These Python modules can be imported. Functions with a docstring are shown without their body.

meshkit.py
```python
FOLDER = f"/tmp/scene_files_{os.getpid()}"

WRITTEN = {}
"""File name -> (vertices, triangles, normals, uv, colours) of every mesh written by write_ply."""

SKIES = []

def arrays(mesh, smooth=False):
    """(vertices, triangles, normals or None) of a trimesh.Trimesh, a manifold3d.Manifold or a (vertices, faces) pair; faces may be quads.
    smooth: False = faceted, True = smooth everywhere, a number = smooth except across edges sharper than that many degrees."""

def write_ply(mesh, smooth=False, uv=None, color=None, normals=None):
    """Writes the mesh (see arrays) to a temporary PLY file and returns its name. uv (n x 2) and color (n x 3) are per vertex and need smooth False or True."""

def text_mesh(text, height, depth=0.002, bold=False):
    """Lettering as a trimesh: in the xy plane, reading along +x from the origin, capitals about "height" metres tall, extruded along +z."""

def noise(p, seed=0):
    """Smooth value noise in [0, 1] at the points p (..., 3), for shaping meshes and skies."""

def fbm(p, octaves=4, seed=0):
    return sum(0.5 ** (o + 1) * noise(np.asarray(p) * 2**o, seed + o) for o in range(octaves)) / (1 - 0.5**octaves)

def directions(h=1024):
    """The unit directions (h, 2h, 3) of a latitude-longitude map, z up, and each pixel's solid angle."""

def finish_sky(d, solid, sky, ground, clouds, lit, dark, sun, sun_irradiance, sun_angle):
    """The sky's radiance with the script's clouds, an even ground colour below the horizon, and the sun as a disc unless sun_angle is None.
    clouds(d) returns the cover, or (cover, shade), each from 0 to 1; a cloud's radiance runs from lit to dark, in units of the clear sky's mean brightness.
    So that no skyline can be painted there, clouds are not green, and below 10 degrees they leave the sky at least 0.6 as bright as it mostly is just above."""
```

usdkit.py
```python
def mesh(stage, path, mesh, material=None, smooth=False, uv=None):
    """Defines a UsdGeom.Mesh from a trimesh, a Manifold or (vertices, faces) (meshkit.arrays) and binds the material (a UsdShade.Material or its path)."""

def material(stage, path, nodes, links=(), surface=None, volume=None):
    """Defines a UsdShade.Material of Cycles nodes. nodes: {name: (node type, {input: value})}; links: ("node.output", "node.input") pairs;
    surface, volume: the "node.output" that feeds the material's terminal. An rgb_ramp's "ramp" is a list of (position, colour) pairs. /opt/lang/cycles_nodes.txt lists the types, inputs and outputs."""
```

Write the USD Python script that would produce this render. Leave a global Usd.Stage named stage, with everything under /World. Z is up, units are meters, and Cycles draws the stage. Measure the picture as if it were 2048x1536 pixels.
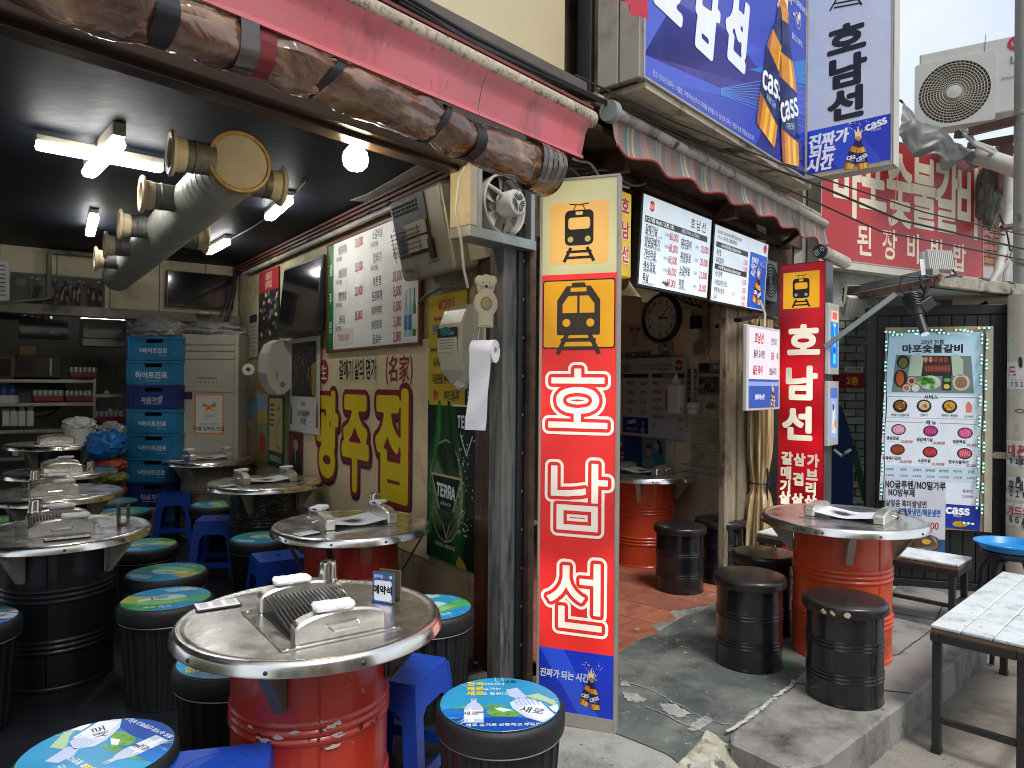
import math, random
import numpy as np, trimesh, usdkit, meshkit, glob
from PIL import ImageFont
from shapely import affinity, box as sbox, union_all
from shapely.geometry import Polygon, Point, LineString, MultiPolygon
from pxr import Usd, UsdGeom, UsdLux, UsdShade, Gf, Sdf, Vt

random.seed(7)
stage = Usd.Stage.CreateInMemory()
UsdGeom.SetStageUpAxis(stage, "Z")
W_ = UsdGeom.Xform.Define(stage, "/World")
UsdGeom.Scope.Define(stage, "/World/Looks")
V = lambda *a: np.array(a, float)

# ---------------------------------------------------------------- camera, sky, sun, exposure
EYE, FOC, ROLL = V(0, 0, 1.541), 1430.0, -0.0085          # FOC in pixels of a 2048 wide picture
RT = V(math.cos(ROLL), 0, -math.sin(ROLL)); DN = V(-math.sin(ROLL), 0, -math.cos(ROLL)); FW = V(0, 1, 0)
cam = UsdGeom.Camera.Define(stage, "/World/camera")
cam.CreateHorizontalApertureAttr(36.0); cam.CreateVerticalApertureAttr(27.0)
cam.CreateFocalLengthAttr(36.0 * FOC / 2048); cam.CreateClippingRangeAttr(Gf.Vec2f(0.05, 500))
m = Gf.Matrix4d(*[float(x) for r in ((*RT, 0), (*(-DN), 0), (*(-FW), 0), (*EYE, 1)) for x in r])
cam.AddTransformOp().Set(m)
cam.CreateExposureAttr(0.95)
SUN_EL, SUN_AZ = math.radians(58), math.radians(150)
sun = UsdLux.DistantLight.Define(stage, "/World/sun")
sun.CreateNormalizeAttr(True); sun.CreateIntensityAttr(0.4); sun.CreateAngleAttr(20.0); sun.CreateColorAttr(Gf.Vec3f(1, 0.97, 0.92))
sun.AddRotateXYZOp().Set(Gf.Vec3f(math.degrees(math.pi / 2 - SUN_EL), 0, math.degrees(math.pi - SUN_AZ)))
sky = UsdLux.DomeLight.Define(stage, "/World/sky")
skymat = usdkit.material(stage, "/World/Looks/sky_air", {
    "s": ("sky_texture", {"sky_type": "single_scattering", "sun_disc": False, "sun_elevation": SUN_EL, "sun_rotation": SUN_AZ, "aerosol_density": 2.0}),
    "c": ("texture_coordinate", {}), "n": ("noise_texture", {"scale": 2.2, "detail": 5.0}),
    "r": ("rgb_ramp", {"ramp": [(0.3, (0.45, 0.45, 0.45)), (0.62, (1, 1, 1))]}),
    "m": ("mix", {"color2": (4.7, 5.1, 5.6)}),
    "b": ("background_shader", {"strength": 0.1})},
    [("c.generated", "n.vector"), ("n.fac", "r.fac"), ("r.color", "m.fac"), ("s.color", "m.color1"), ("m.color", "b.color")], surface="b.background")
UsdShade.MaterialBindingAPI.Apply(sky.GetPrim()).Bind(skymat)
sky.GetPrim().SetCustomDataByKey("kind", "structure")

# ---------------------------------------------------------------- measuring the place
def ray(u, v): return (u - 1024) / FOC * RT + (v - 768) / FOC * DN + FW
def zp(u, v, z):
    d = ray(u, v); return EYE + d * ((z - EYE[2]) / d[2])
def dp(u, v, d):
    r = ray(u, v); return EYE + r * (d / r[1])
class Plane:
    """A vertical plane: a point, the azimuth of its run; the normal faces the camera."""
    def __init__(s, p, az):
        s.p = V(p[0], p[1], 0); s.t = V(math.sin(az), math.cos(az), 0); s.n = V(s.t[1], -s.t[0], 0)
        if s.n @ (V(0, 0, 0) - s.p) < 0: s.n = -s.n
        s.ex = V(-s.n[1], s.n[0], 0)       # left to right as the camera sees it
    def hit(s, u, v, off=0.0):
        r = ray(u, v); k = ((s.p + s.n * off - EYE) @ s.n) / (r @ s.n); return EYE + r * k
    def at(s, p): return (np.asarray(p) - s.p) @ s.ex
class Fr:
    """A rectangle in space: origin at its lower left, ex to the right, ey up, ez out of the face."""
    def __init__(s, o, ex, ey, w, h):
        s.o, s.w, s.h = np.asarray(o, float), w, h
        s.ex = np.asarray(ex, float) / np.linalg.norm(ex); s.ey = np.asarray(ey, float) / np.linalg.norm(ey); s.ez = np.cross(s.ex, s.ey)
    def p(s, x, y, z=0.0): return s.o + s.ex * x + s.ey * y + s.ez * z
    def arr(s, a): a = np.asarray(a, float); return s.o + a[:, :1] * s.ex + a[:, 1:2] * s.ey + a[:, 2:3] * s.ez
    def sub(s, x0, y0, x1, y1, z=0.0):    # fractions, y from the top
        return Fr(s.p(x0 * s.w, (1 - y1) * s.h, z), s.ex, s.ey, (x1 - x0) * s.w, (y1 - y0) * s.h)
def on(pl, uL, vt, vb, uR, off=0.0, tilt=0.0):
    a, b, c = pl.hit(uL, vt, off), pl.hit(uL, vb, off), pl.hit(uR, (vt + vb) / 2, off)
    ey = V(0, 0, 1)
    if tilt: ey = ey * math.cos(tilt) + pl.n * math.sin(tilt)
    return Fr(b, pl.ex, ey, abs(pl.at(c) - pl.at(a)), a[2] - b[2])
WALL = Plane((0.817 * 2.14, 0.577 * 2.14), -0.615)             # right-hand wall of the left restaurant
BACK = Plane((-3.08, 8.07), -0.615 + math.pi / 2)             # its rear wall
FACE = Plane((-0.752 * 2.296, 0.659 * 2.296), 0.72)            # the street front of both restaurants
WALL2 = Plane((0.817 * 4.9, 0.577 * 4.9), -0.615)              # right-hand wall of the right restaurant
DOOR = Plane((2.787, 5.4), math.atan2(0.675, -0.2))            # black door at the alley corner
RED = Plane((2.86, 6.5), math.radians(62.3))                   # red sign of the third restaurant

# ---------------------------------------------------------------- meshes
class MB:
    def __init__(s): s.v, s.f, s.n = [], [], 0
    def add(s, v, f):
        v = np.asarray(v, float); f = np.asarray(f, int)
        if f.ndim == 2 and f.shape[1] == 4: f = np.vstack([f[:, [0, 1, 2]], f[:, [0, 2, 3]]])
        s.v.append(v); s.f.append(f + s.n); s.n += len(v); return s
    def mesh(s, t): return s.add(t.vertices, t.faces)
    def fbox(s, fr, x0, x1, y0, y1, z0, z1, ch=0.0):
        if ch:
            t = rbox(x1 - x0, y1 - y0, z1 - z0, ch); a = np.array(t.vertices) + V((x0 + x1) / 2, (y0 + y1) / 2, (z0 + z1) / 2); return s.add(fr.arr(a), t.faces)
        a = [(x, y, z) for z in (z0, z1) for y in (y0, y1) for x in (x0, x1)]
        return s.add(fr.arr(a), [[0, 2, 3, 1], [4, 5, 7, 6], [0, 1, 5, 4], [2, 6, 7, 3], [0, 4, 6, 2], [1, 3, 7, 5]])
    def box(s, c, sz, az=0.0, ch=0.0):
        """c: centre, sz: size along (run, across, up), az: azimuth of the run"""
        fr = Fr(c, V(math.sin(az), math.cos(az), 0), V(0, 0, 1), 1, 1)
        return s.fbox(fr, -sz[0] / 2, sz[0] / 2, -sz[2] / 2, sz[2] / 2, -sz[1] / 2, sz[1] / 2, ch)
    def beam(s, p, q, w, h, up=(0, 0, 1), ch=0.0):
        p, q = np.asarray(p, float), np.asarray(q, float); L = np.linalg.norm(q - p); ex = (q - p) / L
        ez = np.cross(ex, up); ez /= np.linalg.norm(ez); ey = np.cross(ez, ex)
        return s.fbox(Fr(p, ex, ey, L, h), 0, L, -h / 2, h / 2, -w / 2, w / 2, ch)
    def tube(s, pts, r, n=10, caps=True, closed=False):
        pts = np.asarray(pts, float); k = len(pts); r = np.broadcast_to(np.asarray(r, float), (k,))
        if closed: tan = np.roll(pts, -1, 0) - np.roll(pts, 1, 0)
        else: tan = np.gradient(pts, axis=0)
        tan /= np.maximum(np.linalg.norm(tan, axis=1, keepdims=True), 1e-9)
        up = V(0, 0, 1) if abs(tan[0, 2]) < 0.9 else V(1, 0, 0); a = np.linspace(0, 2 * np.pi, n, endpoint=False); v = []
        for p, t, rr in zip(pts, tan, r):
            x = np.cross(up, t); x /= max(np.linalg.norm(x), 1e-9); y = np.cross(t, x); up = y
            v.append(p + rr * (np.cos(a)[:, None] * x + np.sin(a)[:, None] * y))
        f = []
        for i in range(k if closed else k - 1):
            j = (i + 1) % k
            for q in range(n): f.append([i * n + q, i * n + (q + 1) % n, j * n + (q + 1) % n, j * n + q])
        v = np.vstack(v); s.add(v, f)
        if caps and not closed:
            for i, fl in ((0, 1), (k - 1, 0)):
                c = np.vstack([v[i * n:(i + 1) * n], pts[i]]); s.add(c, [[(q + 1) % n, q, n] if fl else [q, (q + 1) % n, n] for q in range(n)])
        return s
    def lathe(s, prof, n=48, c=(0, 0, 0), axis=None, wob=None):
        """prof: (radius, height) from bottom up; axis: turns about this direction from c"""
        a = np.linspace(0, 2 * np.pi, n, endpoint=False); prof = np.asarray(prof, float); k = len(prof); ax = V(0, 0, 1) if axis is None else np.asarray(axis, float) / np.linalg.norm(axis)
        x = np.cross(ax, V(0, 0, 1)) if abs(ax[2]) < 0.9 else V(1, 0, 0); x /= np.linalg.norm(x); y = np.cross(ax, x)
        R = prof[:, 0][:, None] * (np.ones(n)[None] if wob is None else wob(*np.broadcast_arrays(a[None], prof[:, 1][:, None])))
        v = np.asarray(c, float) + (R * np.cos(a))[..., None] * x + (R * np.sin(a))[..., None] * y + (prof[:, 1][:, None] * np.ones(n))[..., None] * ax
        f = [[i * n + q, i * n + (q + 1) % n, (i + 1) * n + (q + 1) % n, (i + 1) * n + q] for i in range(k - 1) for q in range(n)]
        return s.add(v.reshape(-1, 3), f)
    def flat(s, fr, geom, z=0.0, depth=0.0):
        """A shapely shape in the frame's metres, as a sheet or a slab."""
        for g in getattr(geom, "geoms", [geom]):
            if g.is_empty or g.geom_type != "Polygon" or g.area < 1e-9: continue
            if depth:
                t = trimesh.creation.extrude_polygon(g, depth, engine="earcut"); a = np.array(t.vertices); a[:, 2] += z; s.add(fr.arr(a), t.faces)
            else:
                v, f = trimesh.creation.triangulate_polygon(g, engine="earcut"); a = np.c_[v, np.full(len(v), z)]
                e1, e2 = v[f[:, 1]] - v[f[:, 0]], v[f[:, 2]] - v[f[:, 0]]; c = e1[:, 0] * e2[:, 1] - e1[:, 1] * e2[:, 0]; f = np.where((c < 0)[:, None], f[:, ::-1], f); s.add(fr.arr(a), f)
        return s
    def grid(s, fn, nu, nv, closed_u=False):
        U, Vv = np.meshgrid(np.linspace(0, 1, nu), np.linspace(0, 1, nv), indexing="ij"); p = fn(U, Vv).reshape(-1, 3)
        f = [[i * nv + j, (i + 1) * nv + j, (i + 1) * nv + j + 1, i * nv + j + 1] for i in range(nu - 1) for j in range(nv - 1)]
        return s.add(p, f)
    def done(s): return np.vstack(s.v), np.vstack(s.f)
_rb = {}
def rbox(a, b, c, r):
    """A box with rounded edges (hull of eight little spheres)."""
    r = min(r, a / 2.01, b / 2.01, c / 2.01); k = tuple(round(x, 4) for x in (a, b, c, r))
    if k not in _rb:
        sp = trimesh.creation.icosphere(1, r).vertices; v = np.vstack([sp + V(x, y, z) for x in (-a / 2 + r, a / 2 - r) for y in (-b / 2 + r, b / 2 - r) for z in (-c / 2 + r, c / 2 - r)])
        _rb[k] = trimesh.Trimesh(v).convex_hull
    return _rb[k]

_names = {}
def fresh(parent, name):
    k = (parent, name); n = _names.get(k, 0); _names[k] = n + 1
    return f"{parent}/{name}" + (f"_{n:03d}" if n else "")
def tag(prim, label=None, cat=None, group=None, kind=None):
    for k, x in (("label", label), ("category", cat), ("group", group), ("kind", kind)):
        if x: prim.SetCustomDataByKey(k, x)
class Thing:
    def __init__(s, name, label, cat, loc=(0, 0, 0), rotz=0.0, group=None, kind=None):
        s.path = fresh("/World", name); s.loc = np.asarray(loc, float); x = UsdGeom.Xform.Define(stage, s.path)
        x.AddTranslateOp().Set(Gf.Vec3d(*map(float, loc)))
        s.rot = rotz
        if rotz: x.AddRotateZOp().Set(math.degrees(rotz))
        s.prim = x.GetPrim(); tag(s.prim, label, cat, group, kind)
    def part(s, name, mb, mat, smooth=32, label=None, under=None, kind=None, local=False):
        if not mb.v: return None
        v, f = mb.done()
        if not local: v = v - s.loc
        path = fresh(under or s.path, name); usdkit.mesh(stage, path, (v, f), mat, smooth=smooth)
        if label or kind: tag(stage.GetPrimAtPath(path), label, kind=kind)
        return path
    def copy(s, loc, rotz, label, group=None):
        n = s.path.rsplit("/", 1)[1]; n = n[:-4] if n[-3:].isdigit() else n
        o = Thing.__new__(Thing); o.path = fresh("/World", n); o.loc = np.asarray(loc, float); o.rot = rotz
        p = stage.DefinePrim(o.path, "Xform"); p.GetReferences().AddInternalReference(s.path); p.SetInstanceable(True); x = UsdGeom.Xform(p); x.ClearXformOpOrder()
        p.GetAttribute("xformOp:translate").Set(Gf.Vec3d(*map(float, loc))) if p.HasAttribute("xformOp:translate") else None
        x = UsdGeom.Xformable(p); x.SetXformOpOrder([]); t = UsdGeom.XformOp(p.CreateAttribute("xformOp:translate", Sdf.ValueTypeNames.Double3)); t.Set(Gf.Vec3d(*map(float, loc)))
        r = UsdGeom.XformOp(p.CreateAttribute("xformOp:rotateZ", Sdf.ValueTypeNames.Float)); r.Set(math.degrees(rotz)); x.SetXformOpOrder([t, r])
        o.prim = p; tag(p, label, p.GetCustomDataByKey("category"), group or p.GetCustomDataByKey("group")); return o
def solo(name, mb, mat, label, cat, group=None, smooth=32, kind=None):
    path = fresh("/World", name); usdkit.mesh(stage, path, mb.done(), mat, smooth=smooth); tag(stage.GetPrimAtPath(path), label, cat, group, kind); return path
def ground(name, mb, mat, label=None):
    return solo(name, mb, mat, label, None, kind="structure", smooth=False)

# ---------------------------------------------------------------- materials
def lin(c):
    if isinstance(c, str):
        c = [int(c[i:i + 2], 16) / 255 for i in (0, 2, 4)]; return tuple(x / 12.92 if x < 0.04045 else ((x + 0.055) / 1.055) ** 2.4 for x in c)
    return tuple(float(x) for x in c)
_mats = {}
def M(name, col, rough=0.5, metal=0.0, var=0.12, scale=6.0, stretch=None, bump=0.0, bscale=60.0, dirt=None, emit=0.0, spec=0.5, coat=0.0, rvar=0.0, extra=None):
    """A surface: base colour with slow variation, optional dirt/wear = (colour, noise scale, threshold, softness), fine bump."""
    if name in _mats: return _mats[name]
    c = np.array(lin(col)); n = {"t": ("texture_coordinate", {}), "p": ("principled_bsdf", {"roughness": rough, "metallic": metal, "specular_ior_level": spec, "coat_weight": coat})}; L = []
    n["mp"] = ("mapping", {"scale": stretch or (1, 1, 1)}); L.append(("t.object", "mp.vector"))
    n["n1"] = ("noise_texture", {"scale": scale, "detail": 6.0, "roughness": 0.6}); L.append(("mp.vector", "n1.vector"))
    n["r1"] = ("rgb_ramp", {"ramp": [(0.28, tuple(c * (1 - var))), (0.72, tuple(np.minimum(c * (1 + var), 1)))]}); L.append(("n1.fac", "r1.fac")); out = "r1.color"
    for i, d in enumerate(dirt if isinstance(dirt, list) else [dirt] if dirt else []):
        dc, ds, th, so = d[:4]; st = d[4] if len(d) > 4 else None
        if st: n[f"dm{i}"] = ("mapping", {"scale": st}); L.append(("t.object", f"dm{i}.vector")); src = f"dm{i}.vector"
        else: src = "mp.vector"
        n[f"dn{i}"] = ("noise_texture", {"scale": ds, "detail": 8.0, "roughness": 0.65}); L.append((src, f"dn{i}.vector"))
        n[f"dr{i}"] = ("rgb_ramp", {"ramp": [(th, (0, 0, 0)), (min(th + so, 1), (1, 1, 1))]}); L.append((f"dn{i}.fac", f"dr{i}.fac"))
        n[f"dx{i}"] = ("mix", {"color2": lin(dc)}); L += [(f"dr{i}.color", f"dx{i}.fac"), (out, f"dx{i}.color1")]; out = f"dx{i}.color"
    L.append((out, "p.base_color"))
    if rvar:
        n["rr"] = ("map_range", {"from_min": 0.25, "from_max": 0.75, "to_min": max(rough - rvar, 0.02), "to_max": rough + rvar}); n["rn"] = ("noise_texture", {"scale": scale * 2.3, "detail": 6.0}); L += [("mp.vector", "rn.vector"), ("rn.fac", "rr.value"), ("rr.result", "p.roughness")]
    if bump:
        n["bn"] = ("noise_texture", {"scale": bscale, "detail": 5.0}); n["b"] = ("bump", {"strength": bump, "distance": 0.004}); L += [("mp.vector", "bn.vector"), ("bn.fac", "b.height"), ("b.normal", "p.normal")]
    if emit: n["p"][1]["emission_strength"] = emit; L.append((out, "p.emission_color"))
    _mats[name] = usdkit.material(stage, f"/World/Looks/{name}", n, L, surface="p.BSDF"); return _mats[name]
def ink(col, emit=0.0, rough=0.45, var=0.05):
    """Flat print of one colour."""
    k = f"ink_{col}_{int(emit * 100)}_{int(rough * 100)}"; return M(k, col, rough, var=var, scale=9.0, emit=emit)
def glow(name, col, strength):
    if name not in _mats:
        _mats[name] = usdkit.material(stage, f"/World/Looks/{name}", {"e": ("emission", {"color": lin(col), "strength": strength})}, [], surface="e.emission")
    return _mats[name]

# ---------------------------------------------------------------- lettering and print
_font, _gl = {}, {}
def glyph(ch, px):
    if (ch, px) in _gl: return _gl[ch, px]
    if px not in _font: _font[px] = ImageFont.truetype(glob.glob("/opt/blender-*/*/datafiles/fonts/Noto Sans CJK*.woff2")[0], px)
    ft = _font[px]; adv = ft.getlength(ch) / px; mask, off = ft.getmask2(ch, mode="L", anchor="ls"); w, h = mask.size; g = MultiPolygon()
    if w and h:
        a = np.array(mask).reshape(h, w) > 127; a = np.pad(a, ((0, 0), (1, 1))).astype(np.int8); d = np.diff(a, axis=1)
        rows, st = np.nonzero(d == 1); en = np.nonzero(d == -1)[1]
        if len(rows):
            g = union_all(sbox(st, -rows - 1, en, -rows)).buffer(0.6).buffer(-0.6).simplify(0.75)
            g = affinity.affine_transform(g, [1 / px, 0, 0, 1 / px, off[0] / px, -off[1] / px])
    _gl[ch, px] = (g, adv); return _gl[ch, px]
def text(s, h, x=0, y=0, anchor="c", bold=0.0, cond=1.0, gap=0.0, px=64, slant=0.0, rot=0.0):
    """Lettering about h metres tall (the height of a Hangul letter), its middle line at y."""
    gs, cx = [], 0.0; em = h / 0.88
    for ch in s:
        g, adv = glyph(ch, px)
        if not g.is_empty: gs.append(affinity.translate(g, cx, -0.38))
        cx += adv + gap
    if not gs: return MultiPolygon()
    g = union_all(gs); cx -= gap
    if bold: g = g.buffer(bold, quad_segs=2)
    ox = {"l": 0, "c": -cx / 2, "r": -cx}[anchor]
    g = affinity.affine_transform(g, [em * cond, em * slant, 0, em, 0, 0]); g = affinity.translate(g, ox * em * cond, 0)
    if rot: g = affinity.rotate(g, rot, origin=(0, 0))
    return affinity.translate(g, x, y)
def ell(x, y, rx, ry, n=16): return affinity.scale(Point(x, y).buffer(1, quad_segs=max(n // 4, 2)), rx, ry, origin=(x, y))
def rrect(x0, y0, x1, y1, r): return sbox(x0 + r, y0 + r, x1 - r, y1 - r).buffer(r, quad_segs=4)
class Art:
    """Collects flat print on a frame by colour and layer; flush() makes each a part of the thing. Coordinates: fractions of the frame, y from the top."""
    def __init__(s, fr, emit=0.0, rough=0.45, z=0.0015): s.fr, s.emit, s.rough, s.z, s.d = fr, emit, rough, z, {}
    def g(s, geom, col, layer=1, name="print"): s.d.setdefault((name, col, layer), []).append(geom); return s
    def X(s, x): return x * s.fr.w
    def Y(s, y): return (1 - y) * s.fr.h
    def rect(s, x0, y0, x1, y1, col, layer=0, name="print", r=0.0):
        a = (s.X(x0), s.Y(y1), s.X(x1), s.Y(y0)); return s.g(rrect(*a, r) if r else sbox(*a), col, layer, name)
    def ell(s, x, y, rx, ry, col, layer=1, name="picture"): return s.g(ell(s.X(x), s.Y(y), rx * s.fr.w, ry * s.fr.w), col, layer, name)
    def poly(s, pts, col, layer=1, name="picture"): return s.g(Polygon([(s.X(x), s.Y(y)) for x, y in pts]).buffer(0), col, layer, name)
    def line(s, pts, wd, col, layer=1, name="print"): return s.g(LineString([(s.X(x), s.Y(y)) for x, y in pts]).buffer(wd / 2, cap_style="flat"), col, layer, name)
    def text(s, t, x, y, h, col, anchor="c", layer=2, bold=0.012, cond=1.0, gap=0.0, px=64, slant=0.0, rot=0.0, out=None):
        g = text(t, h * s.fr.h, s.X(x), s.Y(y), anchor, bold, cond, gap, px, slant, rot)
        for i, (b, c) in enumerate(out or []): s.g(g.buffer(b * h * s.fr.h, quad_segs=4), c, layer - len(out) + i, "lettering")
        return s.g(g, col, layer, "lettering")
    def flush(s, th, under=None):
        under = under or getattr(th, "main", None)
        for (name, col, layer), gs in sorted(s.d.items(), key=lambda k: k[0][2]):
            mb = MB()
            for g in gs: mb.flat(s.fr, g, s.z + 0.0006 * layer)
            th.part(name, mb, col if not isinstance(col, str) else ink(col, s.emit, s.rough), smooth=False, under=under)
        s.d = {}
def bottles(a, x, y, h, L=2, brand=True):
    """Two clinking amber beer bottles with blue labels and a splash; x, y: middle of the foot, h: height as a fraction of the frame's height."""
    fr = a.fr; H = h * fr.h
    def bottle(ang, dx, dy, k):
        P = Polygon([(-.15, 0), (.15, 0), (.155, .04), (.155, .46), (.13, .55), (.065, .68), (.055, .84), (.065, .85), (.065, .88), (-.065, .88), (-.065, .85), (-.055, .84), (-.065, .68), (-.13, .55), (-.155, .46), (-.155, .04)]).buffer(-.02).buffer(.022, quad_segs=4)
        lab = Polygon([(-.158, .19), (.158, .14), (.158, .43), (-.158, .48)]).intersection(P.buffer(.004)); neck = Polygon([(-.1, .62), (.1, .6), (.08, .8), (-.08, .8)]).intersection(P.buffer(.004))
        f = lambda g: affinity.translate(affinity.rotate(affinity.scale(g, H * .62, H * .72, origin=(0, 0)), ang, origin=(0, 0)), a.X(x) + dx * H, a.Y(y) + dy * H)
        pg = lambda p: f(Polygon(p).intersection(P))
        a.g(f(P), "d98a14", L + k, "picture").g(pg([(-.16, .0), (-.1, .0), (-.1, .6), (-.16, .6)]), "9c5a0c", L + k + 1, "picture").g(pg([(.04, 0), (.1, 0), (.1, .5), (.06, .62), (.04, .6)]), "f6c84a", L + k + 1, "picture").g(pg([(-.05, 0), (-.0, .0), (.0, .16), (-.05, .16)]), "f0b432", L + k + 1, "picture")
        a.g(f(lab), "141f55", L + k + 2, "picture").g(f(neck), "141f55", L + k + 2, "picture").g(pg([(.05, .15), (.09, .15), (.09, .42), (.05, .43)]), "2b3f8c", L + k + 3, "picture")
        a.g(f(text("cass", .15, 0, .33, bold=.03, rot=14, px=48)), "eef2f8", L + k + 4, "lettering").g(f(text("FRESH", .042, 0.01, .22, px=40, rot=6)), "c8d4ee", L + k + 4, "lettering")
    bottle(-16, -.17, .05, 0); bottle(8, .1, 0, 5)
    rnd = random.Random(int(x * 1000 + y * 77)); sp = []
    for i in range(34):
        t = rnd.uniform(0, 1); sp.append(ell(a.X(x) + H * (rnd.gauss(0, .06 + .1 * t)), a.Y(y) + H * (.6 + .4 * t), H * rnd.uniform(.003, .014), H * rnd.uniform(.004, .02), 8))
    sp.append(affinity.translate(Polygon([(-.05 * H, 0), (.05 * H, 0), (.07 * H, .18 * H), (.03 * H, .1 * H), (.0, .25 * H), (-.03 * H, .12 * H), (-.07 * H, .2 * H)]), a.X(x), a.Y(y) + .62 * H))
    a.g(union_all(sp), "f3dca0", L, "picture"); return a
# ---------------------------------------------------------------- the ground
def so(s, o, z=0.0): return FACE.p + FACE.t * s + FACE.n * o + V(0, 0, z)
smooth01 = lambda x: np.clip(x, 0, 1) ** 2 * (3 - 2 * np.clip(x, 0, 1))
CONC = dict(rough=0.85, var=0.22, scale=3.0, bump=0.5, bscale=140.0)
m_street = M("street_concrete", (0.25, 0.225, 0.19), dirt=[("3a342b", 1.3, 0.5, 0.25), ("1d1a16", 9.0, 0.62, 0.08), ("70695c", 70.0, 0.56, 0.12), ("2b2720", 110.0, 0.6, 0.08)], **CONC)
m_apron = M("apron_concrete", (0.3, 0.3, 0.275), dirt=[("4a4c46", 2.0, 0.5, 0.2), ("1d1e1c", 14.0, 0.64, 0.06), ("a3a399", 80.0, 0.57, 0.1), ("3a3a36", 120.0, 0.6, 0.08)], **CONC)
m_slab = M("slab_concrete", (0.25, 0.24, 0.225), dirt=[("35322d", 2.4, 0.5, 0.2), ("15140f", 11.0, 0.66, 0.05), ("8f8a80", 75.0, 0.58, 0.1), ("2d2a25", 110.0, 0.6, 0.08)], **CONC)
m_green = M("painted_concrete", (0.088, 0.1, 0.096), rough=0.55, var=0.5, scale=1.8, bump=0.4, bscale=90.0, dirt=[("1d5a36", 1.9, 0.57, 0.12), ("868880", 3.2, 0.45, 0.3), ("8a8d86", 30.0, 0.6, 0.1), ("c9c6bc", 11.0, 0.66, 0.03)])
m_rubble = M("broken_mortar", (0.24, 0.235, 0.21), rough=0.95, var=0.35, scale=14.0, bump=1.0, bscale=90.0, dirt=[("3a3a34", 40.0, 0.52, 0.2), ("5f5d54", 7, .5, .2)])
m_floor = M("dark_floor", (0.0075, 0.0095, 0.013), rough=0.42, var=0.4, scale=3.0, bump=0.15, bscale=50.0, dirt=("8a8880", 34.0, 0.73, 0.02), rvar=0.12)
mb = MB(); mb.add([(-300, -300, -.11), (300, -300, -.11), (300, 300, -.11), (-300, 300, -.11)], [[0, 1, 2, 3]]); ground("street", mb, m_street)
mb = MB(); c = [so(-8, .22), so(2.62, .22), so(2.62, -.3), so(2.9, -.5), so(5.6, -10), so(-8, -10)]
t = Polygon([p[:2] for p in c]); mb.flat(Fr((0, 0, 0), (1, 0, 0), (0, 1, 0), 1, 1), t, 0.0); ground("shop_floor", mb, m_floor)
def gz(s, o):
    z = 0.05 * smooth01((s - 2.62) / 0.55)
    edge = smooth01((o - (0.93 + 0.07 * np.sin(s * 3.1))) / 0.09) * (s < 2.9)
    return z - edge * (z + 0.13) + 0.004 * (meshkit.noise(np.stack([s * 6, o * 6, s * 0], -1), 3) - 0.5)
def ground_sheet(s0, s1, o0, o1, ns, no, dz=0.0, warp=0.0, seed=1):
    def fn(a, b):
        s = s0 + (s1 - s0) * a; o = o0 + (o1 - o0) * b
        if warp:
            k = meshkit.noise(np.stack([s * 5, o * 5, s * 0 + seed], -1), seed) - .5; s = s + warp * k * (np.abs(a - .5) > .42); o = o + warp * (meshkit.noise(np.stack([o * 5, s * 5, s * 0], -1), seed + 9) - .5) * (np.abs(b - .5) > .42)
        return FACE.p + FACE.t * s[..., None] + FACE.n * o[..., None] + V(0, 0, 1) * (gz(s, o) + dz)[..., None]
    return MB().grid(fn, ns, no)
solo("pavement", ground_sheet(-4, 9, .2, 1.06, 200, 24, -.002), m_apron, "grey concrete apron in front of the restaurants", None, kind="structure", smooth=40)
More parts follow.
